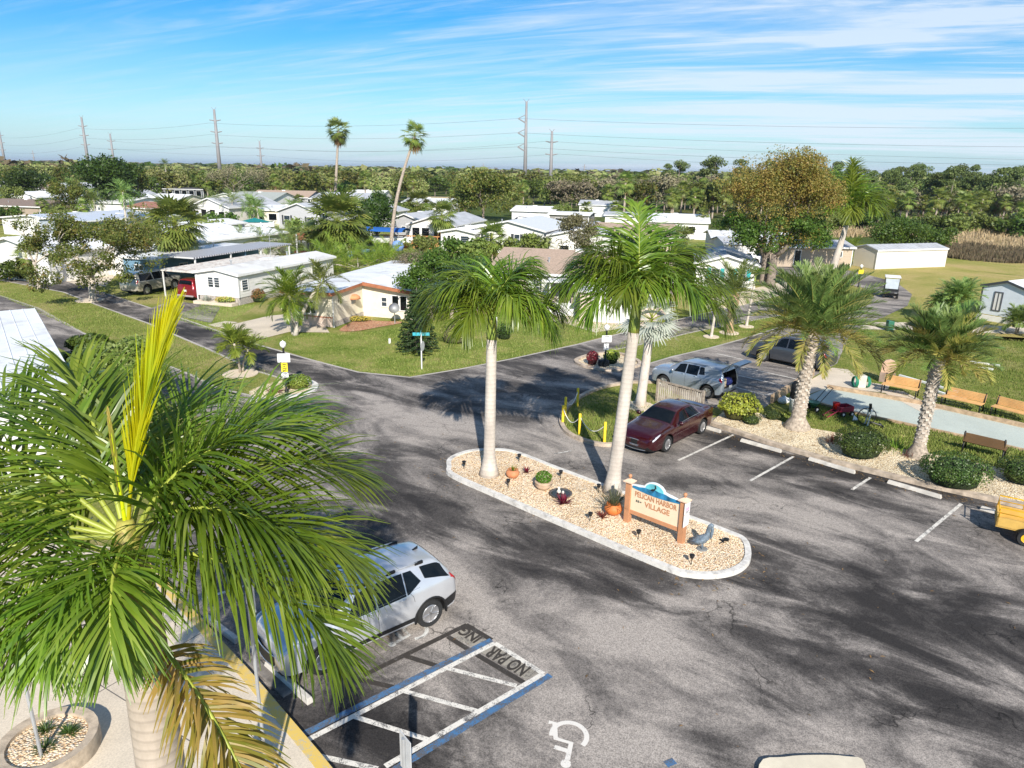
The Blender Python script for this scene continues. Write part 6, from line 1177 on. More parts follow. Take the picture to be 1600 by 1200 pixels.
g=G(1344,606); t=thing('hose_reel','green garden hose coiled on a pale box reel','hose reel',(g.x,g.y,.03)); m=MB(); m.bb(-.2,-.15,0,.2,.15,.62); m.build('reel_box',mat('reel_beige',(.55,.52,.45),.6),t,bevel=.03); m=MB()
for s in (-1,1):
    for k in range(4): m.tube([(s*(.24+.035*k),.0+.26*math.cos(q),.28+.26*math.sin(q)) for q in [i*PI/10 for i in range(20)]],.018,5,closed=True)
m.build('hose',mat('hose_green',(.02,.22,.13),.5),t,True)
g=G(1389,517); t=thing('green_bin','small dark green box standing by the concrete walk','bin',(g.x,g.y,.02)); m=MB(); m.bb(-.2,-.2,0,.2,.2,.7); m.build('bin_body',GRN,t,bevel=.03)
# yellow dump cart, lower right
g=G(1600,850); t=thing('utility_trailer','yellow railed dump cart with tan box parked at the right edge','cart',(g.x,g.y,.018),R(-32)); m=MB(); m.bb(-.75,-.0,.34,1.3,.04,.62); m.bb(-.75,.96,.34,1.3,1.0,.62); m.bb(-.75,.0,.34,-.71,1.0,.62); m.bb(-.75,0,.32,1.3,1.0,.36); m.build('box',mat('cart_tan',(.55,.34,.08),.7,var=.15),t)
m=MB()
for y in (.02,.98):
    m.tube([(-.72,y,.62),(-.72,y,.92),(1.2,y,.92)],.022,6); m.tube([(-.72,y,.76),(1.2,y,.76)],.016,6)
    for x in (-.1,.55): m.tube([(x,y,.62),(x,y,.92)],.016,6)
m.tube([(-.72,.02,.80),(-.72,.98,.80)],.016,6); m.build('rails',YELL,t,True)
for y in (-.14,1.14):
    w_=thing('wheel',None,None,(0,y,.25)); w_.parent=t; M=Matrix.Rotation(PI/2,3,'X'); m=MB(); m.lathe([(.13,-.1),(.22,-.11),(.25,-.07),(.25,.07),(.22,.11),(.13,.1)],20,M=M); m.build('tyre',RUB,w_,ang=40); m=MB(); m.lathe([(.135,-.108),(.13,-.115),(.115,-.105),(.05,-.105),(.045,-.13),(0,-.13)],16,M=M); m.lathe([(.135,.108),(.13,.115),(.115,.105),(.05,.105),(.045,.13),(0,.13)],16,M=M); m.build('rim',YELL,w_,ang=35)
# golf carts
def golf_cart(pp,rz,label,body,roof=SW_):
    g=G(*pp); t=thing('golf_cart',label,'golf cart',(g.x,g.y,.02),rz); m=MB(); m.prism([(-1.15,.28),(1.05,.28),(1.15,.45),(1.1,.62),(.62,.86),(.52,.36),(-.25,.36),(-.3,.62),(-1.15,.66)],-.55,.55,M=XZ); m.build('body',body,t,bevel=.03)
    m=MB(); m.bb(-.75,-.5,.62,-.25,.5,.78); m.bb(-.85,-.5,.78,-.72,.5,1.15); m.build('seat',mat('seat_grey',(.2,.19,.18),.6),t,bevel=.03)
    m=MB(); m.prism([(-1.0,1.68),(.72,1.70),(.75,1.74),(.6,1.78),(-.9,1.77)],-.6,.6,M=XZ); m.build('roof',roof,t,bevel=.02)
    m=MB()
    for s in (-1,1): m.tube([(.85,s*.5,.75),(.62,s*.54,1.70)],.02,6); m.tube([(-.9,s*.5,.65),(-.9,s*.54,1.70)],.02,6)
    m.build('roof_post',BLACK,t); m=MB(); m.add([(.85,-.48,.80),(.85,.48,.80),(.64,.52,1.62),(.64,-.52,1.62)],[(0,1,2,3)]); m.build('windshield',mat('pale_windshield',(.42,.46,.48),.15,spec=.6),t); m=MB(); m.tube([(.55,.25,.8),(.35,.25,1.0)],.02,6); m.tube([(.35+.03*math.sin(q),.25+.16*math.cos(q),1.0+.16*math.sin(q)) for q in [i*PI/8 for i in range(16)]],.014,5,closed=True); m.build('steering_wheel',BLACK,t)
    for x in (-.72,.78):
        for s in (-1,1): w_=thing('wheel',None,None,(x,s*.5,.23)); w_.parent=t; m=MB(); m.tube([(0,-.09,0),(0,.09,0)],.23,18); m.build('tyre',RUB,w_,ang=40); m=MB(); m.tube([(0,s*.091,0),(0,s*.10,0)],.11,12); m.build('rim',ALLOY,w_)
    for s in (-1,1): m=MB(); m.box((1.125,s*.35,.50),(.04,.2,.09)); m.build('headlight',CHROME,t,bevel=.01)
golf_cart((1390,464),R(-115),'white roofed golf cart driving down the bend towards the lot',BLACK); golf_cart((1270,411),R(175),'parked black golf cart with dark roof beside the beige home',BLACK,BLACK); golf_cart((1255,409),R(178),'second dark golf cart parked behind the black one',BLACK,BLACK)
for pp,lb,mm in (((1313,414),'grey green utility box beside the cream shed',mat('box_greygreen',(.20,.26,.2),.6)),((1323,414),'bright green wheeled bin beside the cream shed',mat('bin_green',(.02,.20,.10),.5))):
    g=G(*pp); t=thing('waste_bin',lb,'bin',(g.x,g.y,.02)); m=MB(); m.prism([(-.35,0),(.35,0),(.4,.8),(-.4,.8)],-.35,.35,M=XZ); m.build('bin_body',mm,t); m=MB(); m.bb(-.43,-.38,.8,.43,.38,.87); m.build('lid',mm,t)
# meters / posts on the lawns
for pp,hh,lb in (((609,537),.3,'short white pipe on the corner lawn'),((775,512),.7,'white utility pedestal on the lawn between the royal palms')):
    g=G(*pp); m=MB(); m.tube([(0,0,0),(0,0,hh)],.07,8); o=m.build('utility_pedestal',SW_); o.location=tuple(g); tag(o,lb,'utility pedestal')
# canal, dock things and boats
sheet('canal_water',px((300,352),(380,352),(430,366),(520,384),(600,392),(640,398),(620,408),(520,402),(430,392),(360,378),(300,368)),.014,WATER)
def boat(pp,rz,L_,label,cover,hull=SW_,canopy=True,z=.6):
    g=G(*pp); t=thing('boat',label,'boat',(g.x,g.y,0),rz); m=MB(); n=10; P=[]
    for i in range(n+1):
        u_=i/n; w_=1.15*(1-max(0,(u_-.55)/.45)**2.2)+.02; zz=z+.15*u_; P+=[(-L_/2+L_*u_,-w_,zz+.75),(-L_/2+L_*u_,-w_*.8,zz+.15),(-L_/2+L_*u_,0,zz),(-L_/2+L_*u_,w_*.8,zz+.15),(-L_/2+L_*u_,w_,zz+.75)]
    m.add(P,[(i*5+j,(i+1)*5+j,(i+1)*5+j+1,i*5+j+1) for i in range(n) for j in range(4)]+[(0,1,2,3,4)]); m.build('hull',hull,t,ang=40); m=MB()
    if canopy:
        for i in range(9): 
            a_=-1.0+2*i/8
        m.add([(x,1.5*math.sin(a_),z+1.5+.55*math.cos(a_)) for x in (-L_*.45,-L_*.15,L_*.2,L_*.42) for a_ in [(-1.35+2.7*i/8) for i in range(9)]],[(r_*9+j,(r_+1)*9+j,(r_+1)*9+j+1,r_*9+j+1) for r_ in range(3) for j in range(8)]); m.build('canopy',cover,t,True)
        for x in (-L_*.4,L_*.35):
            for s in (-1,1): m=MB(); m.tube([(x,s*1.2,z+.5),(x,s*1.4,z+1.6)],.04,5); m.build('canopy_post',GALV,t)
    else:
        m.add([(-L_/2,-1.15,z+.8),(-L_/2,1.15,z+.8),(L_*.1,1.2,z+.9),(L_*.1,-1.2,z+.9),(L_/2,0,z+.95),(-L_*.1,0,z+1.5)],[(0,1,5),(1,2,5),(2,4,5),(4,3,5),(3,0,5)]); m.build('cover',cover,t)
    for x in (-L_*.35,L_*.3):
        for s in (-1,1): m=MB(); m.tube([(x,s*1.5,-.3),(x,s*1.5,z+1.0)],.11,6); m.build('lift_post',SW_,t)
boat((600,388),R(-14),7.5,'boat under a long blue canopy on white lift posts',mat('blue_canvas',(.015,.10,.35),.7,var=.1)); boat((404,362),R(-20),6,'boat with a teal cover on its lift by the rafters porch home',mat('teal_canvas',(.01,.16,.16),.7),canopy=False); boat((492,384),R(-12),5,'rusty red boat lift at the canal left of the big fan palm',mat('rust_red',(.30,.08,.04),.8),mat('rust_hull',(.35,.15,.08),.8),canopy=False)
g=G(622,398); m=MB(); m.lathe([(0,0),(.6,.1),(.75,.6),(.55,1.15),(0,1.3)],12); o=m.build('covered_motor',mat('periwinkle_cover',(.18,.30,.62),.6),None,True); o.location=(g.x,g.y,.4); tag(o,'pale blue covered lump beside the blue canopied boat','cover')
t=thing('dock','grey wooden dock along the canal lawn','dock',tuple(G(470,362)),R(-25)); m=MB(); m.bb(0,0,.3,14,1.4,.45); m.build('deck_boards',WOOD,t); m=MB()
for i in range(7): m.tube([(i*2.2+.3,-.05,-.3),(i*2.2+.3,-.05,1.2)],.1,6)
m.build('pilings',SW_,t)
# far cars
for pp,rz,lb,pt_ in (((812,352),R(165),'dark car parked in the open carport in the middle distance',DGREY),((1160,412),R(170),'pale car parked under the ficus branches',WCAR),((18,398),R(70),'dark car nosing out of the far left carport',DGREY)):
    g=G(*pp); c=Car('parked_car',lb,(g.x,g.y,.02),rz,4.6,SUVK if pt_ is not WCAR else SEDK,pt_); c.body((1.35,-1.37),.36); c.wheels((1.35,-1.37),.34,.79); windows(c,[(.335,.5,.5,.43),(.515,.72,.66,.515)],(.30,.40),(.915,.962) if pt_ is not WCAR else (.69,.84)); lights(c)
# ================= trees and palms round the homes =================
def TB(pp,top,*a,**k): g=G(*pp); return tuple(g),HT(g,*top)
def put_tree(pp,top,rpx,label,lm,n=5000,**k):
    g=G(*pp); h=HT(g,*top); dist=math.hypot(g.x,g.y); r=rpx*dist/1111/math.cos(0)*1.02; ls=k.pop('ls',max(.14,dist*.0034))*.82; n=int(n*1.45); return tree(tuple(g),label,h,r,lm,n,ls,**k)
random.seed(78); put_tree((146,472),(165,332),88,'roadside tree with orange tinged leaves in front of the white roofs',OL,12500,depth=4,barkm=PALEBARK,trunk_h=1.9,r0=.26,ls=.19,holes=.12,clump=.8,fill=40,low=.22)
put_tree((62,452),(50,322),62,'sparse leaning tree with scattered orange leaf clusters at the far left',OL,1100,depth=4,barkm=PALEBARK,trunk_h=2.2,r0=.16,ls=.18,holes=.55,clump=.55,fill=0)
put_tree((232,428),(240,315),48,'thin orange leaved tree left of the big fan palm',OL,1500,depth=4,barkm=PALEBARK,r0=.16,ls=.2,holes=.45,clump=.6,fill=0)
random.seed(77); put_tree((1198,447),(1193,226),78,'huge spreading ficus with rust and gold leaves over a thick twisted trunk',OL2,42000,depth=5,trunk_h=3.0,r0=.40,ls=.20,stems=2,holes=.2,clump=1.2,spread=.7,fill=70,low=.34,barkm=TREEBARK)
put_tree((1190,446),(1180,325),84,'dark lower limb foliage tree beside the huge ficus',GL,10000,depth=4,trunk_h=2.6,r0=.25,ls=.26,holes=.1,clump=.9,squash=.55,fill=34,low=.52)
put_tree((590,378),(590,303),33,'dark round dense tree beside the leaning palm',DK,5500,depth=3,clump=1.3,ls=.34)
put_tree((175,338),(172,250),40,'big dark oak rising above the far left homes',DK,6500,depth=3,clump=2.6,ls=.55)
put_tree((40,322),(38,268),26,'dark oak at the far left below the power pole',DK,3500,depth=3,clump=2.2,ls=.55)
put_tree((905,432),(902,332),40,'loose olive grey tree with open crown right of the taupe roof',leafmat('olive_grey_leaf',[(.14,.15,.05),(.20,.19,.09),(.10,.12,.03)],.6,.2),4200,depth=4,barkm=PALEBARK,ls=.22,holes=.15,clump=.75)
put_tree((755,345),(755,270),48,'autumn coloured oak behind the white gabled homes',OL,7000,depth=3,clump=2.3,ls=.5)
put_tree((672,500),(676,386),52,'dark layered tree behind the Norfolk pine',GL,7500,depth=4,ls=.2,clump=.75,trunk_h=1.2,squash=.5)
put_tree((735,470),(735,400),34,'dense green shrub tree left of the taupe home',GL,3500,depth=3,ls=.18,clump=.8)
put_tree((640,455),(640,392),26,'bare greyish brown twiggy bush behind the white roof',BR,3000,depth=4,ls=.12,clump=.6,trunk_h=.4)
put_tree((370,318),(352,256),45,'leafless pale brown tree beyond the gabled homes',BR,3400,depth=4,ls=.35,clump=1.6,holes=.2)
put_tree((215,335),(118,262),22,'small autumn tree among the far left homes',OL,2400,depth=3,clump=1.3,ls=.4)
put_tree((112,352),(110,282),24,'orange tinged small tree at the left behind the slate blue home',OL,2400,depth=3,clump=1.1,ls=.35)
put_tree((1145,404),(1140,372),20,'low dark bush with red blossom under the ficus',DK,1500,depth=3,ls=.22,clump=.7,trunk_h=.5)
put_tree((1418,398),(1418,348),52,'broad dark green mound of scrub behind the cream shed',GL,6500,depth=3,ls=.32,clump=1.4,trunk_h=.5)
put_tree((860,318),(872,278),34,'leafless reddish brown tree at the foot of the shorter pylon',BR,3000,depth=4,ls=.4,clump=2.2,trunk_h=1)
for pp,top,r,lb,l_ in (((208,655),(212,500),60,'dense green palm like shrub behind the yellow spear leaf',GL2),((150,600),(150,505),34,'green shrub mass left of the yellow spear leaf',GL)):
    g=G(*pp); h=HT(g,*top); t=thing('broadleaf_shrub',lb,'shrub',tuple(g)); m=MB(); m.tube([(0,0,0),(.1,0,h*.4)],.08,6); m.tube([(0,0,0),(-.25,.1,h*.35)],.06,6); m.build('trunk',PALEBARK,t); cl=Cloud()
    R_=r*g.length/1111
    for k in range(26): a=random.uniform(0,6.28); q=random.random()**.5; cl.add(cards((R_*q*math.cos(a)*.8,R_*q*math.sin(a)*.8,h*(.42+.45*random.random()*(1-q*.5))),R_*.33,330,.15,.7,.4))
    cl.build('crown',l_,t)
# near clump palms
def clump_palm(pp,top,rpx,label,n=3,nf=12,lm=GL2,cat='palm tree',ll=.3,mats=None,tm_=PALEBARK,name='clump_palm',spr=.35):
    g=G(*pp); h=HT(g,*top); Rr=rpx*g.length/1111; t=thing(name,label,cat,tuple(g)); mb=MB(); tr=MB()
    for k in range(n):
        a=6.28*k/n+.4; o=Vector((math.cos(a),math.sin(a),0)); hh=(h-Rr*.35)*random.uniform(.72,1.0); tp=o*Rr*spr+Vector((0,0,hh)); tr.tube([o*.08,o*.12+Vector((0,0,hh*.4)),tp],[.07,.05,.05],6); crown_pinnate(mb,tp,nf,Rr*.78,ll,22,.05,80,-5,2,.5,70)
    tr.build('trunk',tm_,t,True); mb.build('crown',mats or [YG,RACH,DFD],t); return t
clump_palm((377,583),(378,520),36,'triple stemmed bright green palm in a pale ring on the left median',3,11,ll=.34)
clump_palm((1223,415),(1222,384),18,'young double stemmed palm in front of the beige home',2,9,ll=.45); clump_palm((840,405),(838,375),28,'dark feathery palm clump between the two white gabled homes',4,12,mats=[GL,RACH,DFD],ll=.6)
clump_palm((1490,505),(1488,440),38,'tall round bushy palm of the pair on the right lawn',3,34,mats=[DF,RACH,DFD],ll=.3,tm_=DATEBARK,spr=.15); clump_palm((1464,503),(1466,462),22,'shorter bushy palm left of the tall round one',2,26,mats=[DF,RACH,DFD],ll=.26,tm_=DATEBARK,spr=.12); clump_palm((1588,522),(1590,482),28,'short bushy palm by the shed at the right edge',2,28,mats=[DF,RACH,DFD],ll=.3,tm_=DATEBARK,spr=.12)
clump_palm((365,350),(366,300),30,'group of feathery palms by the broad white roof',4,10,mats=[DF,RACH,DFD],ll=.7,spr=.8); clump_palm((420,398),(424,362),40,'wide bushy palm thicket behind the white home roof',7,14,mats=[leafmat('dull_palm_leaf',[(.10,.14,.04),(.15,.19,.06),(.08,.11,.03)],.5,.2),RACH,DFD],ll=.5,spr=.9); clump_palm((560,425),(560,386),55,'bright yellow green areca thicket behind the cream home',9,14,ll=.5,spr=.95); clump_palm((340,372),(345,356),30,'low palm thicket at the canal edge',6,9,ll=.5,spr=1.0); clump_palm((620,412),(625,395),30,'low green thicket below the blue canopied boat',6,9,ll=.4,spr=1.,mats=[GL2,RACH,DFD])
def SB_(pp,top,label,nf=34,r=.75,pl=.8,r0=.2,**k): g=G(*pp); h=HT(g,*top); return sabal(tuple(g),h,label,nf,r,pl,r0,**k)
SB_((277,433),(283,352),'big fan palm with drooping brown skirt beside the striped carport',70,1.5,1.7,.24,skirt=34,lean=(.3,.2),nb=13)
SB_((530,400),(522,348),'wide bushy fan palm with pale centre above the canal',74,2.1,2.3,.3,skirt=18,elo=-50)
SB_((691,388),(684,338),'fan palm standing against the screened gable home',40,1.35,1.3,.22,skirt=10); SB_((768,408),(768,374),'fan palm with bright yellow lower fronds before the white gabled home',34,1.2,1.1,.2,skirt=6); SB_((652,345),(650,318),'fan palm behind the leaning palm trunk',34,1.9,1.7,.25,skirt=8); SB_((815,335),(822,318),'rusty skirted fan palm at the foot of the tall pylon',30,1.6,1.5,.25,skirt=14); SB_((726,333),(732,310),'fan palm left of the antenna mast',26,1.5,1.4,.22,skirt=6)
SB_((523,320),(535,205),'tallest straight fan palm against the sky',36,2.0,2.2,.42,skirt=16,lean=(2.0,0),nb=14,r1=.26)
SB_((610,396),(648,214),'tall leaning fan palm crossing the blue canopied boat',30,.95,1.05,.24,skirt=12,lean=(3.25,0),r1=.14,bend=(-.6,0))
SB_((48,440),(50,402),'small half bare fan palm on the median at the far left',16,.7,.8,.16,skirt=6,name='cabbage_palm')
for pp,top,lb in (((396,354),(380,322),'slender palm with bare pole trunk by the cream home'),((458,352),(458,326),'small feathery palm on the canal lawn'),((407,358),(410,325),'small feathery palm beside the cream home steps'),((264,300),(263,256),'far palm with white trunk standing over the pavilion'),((150,352),(142,312),'leaning palm trunk left of the dark oak'),((120,350),(105,292),'thin palm among the left homes'),((200,372),(190,300),'bare topped palm beside the cream home with reddish roof')):
    g=G(*pp); h=HT(g,*top); t=thing('slender_palm',lb,'palm tree',tuple(g)); mb,tp=trunk_mb((0,0,0),(random.uniform(-.6,.3),0,h),.16,.11,.4,8,segs=6); mb.build('trunk',ROYALBARK,t,True); mb=MB(); crown_pinnate(mb,tp,15,2.1,.75,16,.10,80,-35,2,.6,75); mb.build('crown',[DF,RACH,DFD],t)
# palms in front of the cream home
for pp,top,lean_,nf,lr,lb in (((459,522),(452,462),(-.15,.1),40,1.9,'full crowned palm before the cream home carport'),((461,524),(503,440),(1.75,.2),17,1.7,'leaning palm curving right before the cream home')):
    g=G(*pp); h=HT(g,*top); t=thing('pygmy_palm',lb,'palm tree',tuple(g)); mb,tp=trunk_mb((0,0,0),(lean_[0],lean_[1],h),.13,.085,.5,10,(-lean_[0]*.12,0),8); mb.build('trunk',ROYALBARK,t,True); mb=MB(); crown_pinnate(mb,tp,nf,lr,.40,34,.045,82,-30,2,.5,70); mb.build('crown',[RF if nf>30 else GL2,RACH,DFD],t)
# royal palm at the bend, right
KR3=dict(ll=1.35,nl=56,lw=.15,droop=1.6,vee=.35,jit=.5,seg=2)
def FR3(*a): return [(x[0],x[1],x[2],x[3],dict(KR3,**(x[4] if len(x)>4 else {}))) for x in a]
b=G(1298,430); h=HT(b,1309,352); royal_palm(tuple(b),h,FR3((180,46,-50,4.2),(160,66,-30,4.2),(20,60,-30,4.4),(0,40,-55,4.6),(330,25,-80,4.0),(215,40,-70,4.0),(100,88,70,4.6),(60,75,10,4.2),(250,20,-82,3.0,{'m':YG}),(130,60,-30,4),(300,40,-75,3.3),(30,45,-50,4.0),(195,60,-45,3.4),(80,70,0,4.0),(345,50,-60,3.6),(120,78,20,4.2)),'royal palm with white trunk standing at the road bend on the right',[(60,80,40,3.6,dict(m=YG,ll=.6,nl=40,lw=.08,fold=.5,seg=2,droop=.1))],.40,.24,(.9,.1),2.0,.45,40,1.0,sr=.27,seg=2,lw=.085)
g=G(1305,395); h=3.2; clump_palm((1322,404),(1320,376),26,'yellow green palm crown behind the white royal trunk',2,12,ll=.6)
# norfolk pine on the corner lawn
g=G(653,551); h=HT(g,655,449); t=thing('norfolk_pine','small dark tiered Norfolk pine on the corner lawn','tree',tuple(g)); m=MB(); m.tube([(0,0,0),(0,0,h)],[.09,.015],8); NP=leafmat('norfolk_needles',[(.02,.05,.012),(.035,.075,.02),(.05,.09,.02)],.6,.15); cl=Cloud()
for k in range(17):
    z=.15+(h-.2)*k/17; r=1.12*(1-z/h)**.8+.08
    for j in range(9):
        a=j*.7+k*.35+random.uniform(-.1,.1); e=Vector((math.cos(a)*r,math.sin(a)*r,z+.12*r)); m.tube([(0,0,z),tuple(e)],[.018,.006],4,False)
        for q in range(5): f=.3+.72*q/4; p=Vector((0,0,z)).lerp(e,f); cl.add(cards(tuple(p),.10,26,.085,.7,.2))
m.build('trunk',TREEBARK,t); cl.build('crown',NP,t)
bush(tuple(G(712,535)),'loose pale twiggy shrub right of the Norfolk pine',.95,.8,1.25,leafmat('pale_shrub_leaf',[(.28,.30,.08),(.22,.26,.05),(.34,.30,.14)],.6,.2),1300,.10,'shrub',lumps=.15,core=(.12,.11,.06))
bush(tuple(G(788,530)),'small dark upright shrub on the lawn between the royal palms',.42,.4,.95,DK,700,.09,'shrub',lumps=.15)
bush(tuple(G(404,472)),'small reddish shrub at the corner of the white home',.5,.45,1.0,leafmat('red_green_shrub',[(.12,.10,.02),(.2,.08,.03),(.08,.1,.02)],.6,.2),500,.11,'shrub')
t=thing('braced_palm','young palm held by two slanted braces behind the Norfolk pine','palm tree',tuple(G(706,498))); mb,tp=trunk_mb((0,0,0),(0,0,1.5),.13,.11,.2,10); mb.build('trunk',PALMBARK,t,True); m=MB(); m.tube([(-.75,-.2,0),(-.08,0,.9)],.03,5); m.tube([(.75,-.2,0),(.08,0,.9)],.03,5); m.build('brace',WOOD,t); mb=MB(); crown_pinnate(mb,tp,18,1.9,.4,26,.05,80,-10,2,.4,60); mb.build('crown',[GL,RACH,DFD],t)
# planting on the two gravel tips
bush(tuple(G(465,606)),'yellow green mounded shrub on the left road tip',.62,.5,.62,YG,900,.08,'shrub',core=(.1,.12,.02)); tuft(tuple(G(430,614)),'red brown low plants on the left road tip',60,.3,.05,BROM2,'ground_plant','plant',(15,75),base_r=.3)
bush(tuple(G(925,570)),'dark red small shrub on the right gravel tip',.3,.28,.75,BROM,500,.08,'shrub',core=(.05,.01,.01)); bush(tuple(G(955,568)),'bright green variegated shrub on the right gravel tip',.42,.35,.75,SHR,600,.09,'shrub'); g=G(943,572); m=MB(); m.box((0,0,.18),(.55,.4,.35),.3); o=m.build('rock',mat('black_rock',(.03,.03,.033),.7,var=.4,bmp=.6),bevel=.08); o.location=tuple(g); tag(o,'black boulder at the foot of the post with two white signs','rock'); tuft(tuple(G(921,575)),'low dark red plant on the right gravel tip',30,.2,.05,BROM,'ground_plant','plant',(10,70),base_r=.1)
# ================= near tree line, each tree on its own =================
def pine(name,label,h,seed):
    random.seed(seed); t=thing(name,label,'pine tree',(0,0,0),0,None); m=MB(); cl=Cloud(); bx=random.uniform(-.4,.4); P=[(0,0,-.2),(bx*.5,0,h*.4),(bx,0,h*.8),(bx,0,h*.97)]; m.tube(P,[.22,.18,.12,.05],7)
    for k in range(11):
        z=h*random.uniform(.58,.98); a=random.uniform(0,6.28); r=random.uniform(.8,2.5)*(1.25-.8*(z/h-.5)); e=(bx+math.cos(a)*r,math.sin(a)*r,z+.4); m.tube([(bx*.8,0,z-.4),e],[.06,.02],4); cl.add(cards(e,random.uniform(.9,1.7),190,.42,.6,.2))
    m.build('trunk',TREEBARK,t,True); cl.build('crown',PN,t); return t
def blob(name,label,h,r,lm,seed,n=1500,ls=.6,group=None):
    random.seed(seed); return tree((0,0,0),label,h,r,lm,n,ls,depth=3,name=name,clump=r*.42,r0=.18,group=group)
G_P='scattered pines on the far right tree line'; G_S='cabbage palms standing in the right tree line'; G_O='broadleaf trees of the right tree line'; G_M='trees at the woodland edge beyond the homes'; G_B='low scrub bushes at the foot of the right tree line'
protos={'pine':[pine('pine_tree','slender open crowned pine on the right hand tree line',13,s) for s in (1,2,3)],
 'sab':[sabal((0,0,0),5.0,'shaggy cabbage palm with brown skirt in the right tree line',30,1.3,1.3,.22,skirt=16),sabal((0,0,0),6.5,'shaggy cabbage palm with brown skirt in the right tree line',30,1.2,1.3,.22,skirt=8)],
 'oak':[blob('oak_tree','olive green broadleaf tree in the right tree line',9,4.2,GL2,5),blob('oak_tree','olive green broadleaf tree in the right tree line',8,3.6,GL2,6)],
 'brn':[blob('bare_tree','brownish half bare tree in the right tree line',8.5,3.8,BR,7),blob('bare_tree','brownish half bare tree in the right tree line',7.5,3.2,OL,8)],
 'wd':[blob('woodland_tree','olive woodland tree beyond the homes',8,4.5,WD,9,1300,.75),blob('woodland_tree','olive woodland tree beyond the homes',7,4.2,GL,10,1300,.7),blob('woodland_tree','olive woodland tree beyond the homes',8.5,4.8,OL,11,1300,.75)],
 'scr':[blob('scrub_bush','low green scrub bush below the right tree line',3.2,2.6,GL2,12,1100,.42),blob('scrub_bush','low green scrub bush below the right tree line',2.6,2.4,GL,13,1100,.4)]}
grp={'pine':G_P,'sab':G_S,'oak':G_O,'brn':'brownish trees of the right tree line','wd':G_M,'scr':G_B}
used={k:set() for k in protos}
BASE=dict(pine='slender open crowned pine',sab='shaggy brown skirted cabbage palm',oak='olive green broadleaf tree',brn='brownish half bare tree',wd='rounded woodland tree',scr='low green scrub bush')
def plant(kind,i,loc,sc=1):
    o=plant0(kind,i,loc,sc); base=BASE[kind]; o['label']=base+' '+where(loc); o['group']=grp[kind]+', '+where(loc); return o
def plant0(kind,i,loc,sc=1):
    p=protos[kind][i%len(protos[kind])]; rz=random.uniform(0,6.28); k=i%len(protos[kind])
    if k not in used[kind]: p.location=loc; p.rotation_euler=(0,0,rz); p.scale=(sc,)*3; p['group']=grp[kind]; used[kind].add(k); return p
    return copy_thing(p,loc,rz,sc=sc,group=grp[kind])
random.seed(21)
LM=((60,'left of the second tall pole'),(200,'behind the big dark oak'),(330,'under the third tall pole'),(430,'behind the leafless tree'),(560,'round the foot of the tallest straight palm'),(680,'behind the leaning palm'),(790,'behind the autumn coloured oak'),(900,'round the two nearest pylons'),(1010,'above the taupe roof'),(1120,'left of the huge ficus'),(1230,'straight behind the huge ficus'),(1330,'behind the white royal trunk at the bend'),(1430,'behind the left half of the cream shed field'),(1520,'behind the reeds'),(1e9,'at the right picture edge'))
def where(loc):
    v=Vector(loc)-Vector((0,0,CAMH)); x=800+FPX*v.dot(rt)/v.dot(fw)
    return next(n for a,n in LM if x<a)
def on(px_,y): # world point in the direction of pixel column px_ at depth y
    d=fw*FPX+rt*(px_-800)+up*(600-290); return (d.x/d.y*y,y,0)
i=0
for (x0,x1,y0,y1,kind,n,s0,s1) in ((1040,1640,205,250,'pine',34,.75,1.05),(1380,1640,165,200,'pine',16,.72,.95),(1090,1640,165,225,'oak',40,.8,1.15),(1040,1640,160,210,'brn',20,.75,1.1),(1040,1640,135,175,'sab',30,.8,1.15),(1290,1650,122,150,'sab',9,.7,.95),(1180,1650,122,150,'scr',26,.8,1.3),(930,1120,150,215,'sab',12,.9,1.2),(860,1120,160,240,'brn',16,.8,1.1),(860,1120,170,240,'oak',12,.8,1.05)):
    for k in range(n):
        x=x0+(x1-x0)*(k+random.random())/n; plant(kind,i,on(x,random.uniform(y0,y1)),random.uniform(s0,s1)); i+=1
for (x0,x1,y0,y1,n,s0,s1) in ((-60,900,205,235,38,.75,1.05),(-60,900,240,300,44,.8,1.1),(-60,900,300,380,44,.8,1.1)):
    for k in range(n):
        x=x0+(x1-x0)*(k+random.random())/n
        if 655<x<735 and y0<240: continue
        plant('wd',i,on(x,random.uniform(y0,y1)),random.uniform(s0,s1)); i+=1
random.seed(5)
# extra cabbage palms of the woodland edge behind the homes
for k in range(16): 
    x=300+600*(k+random.random())/16; o=plant('sab',k,on(x,random.uniform(190,215)),random.uniform(.8,1.05))
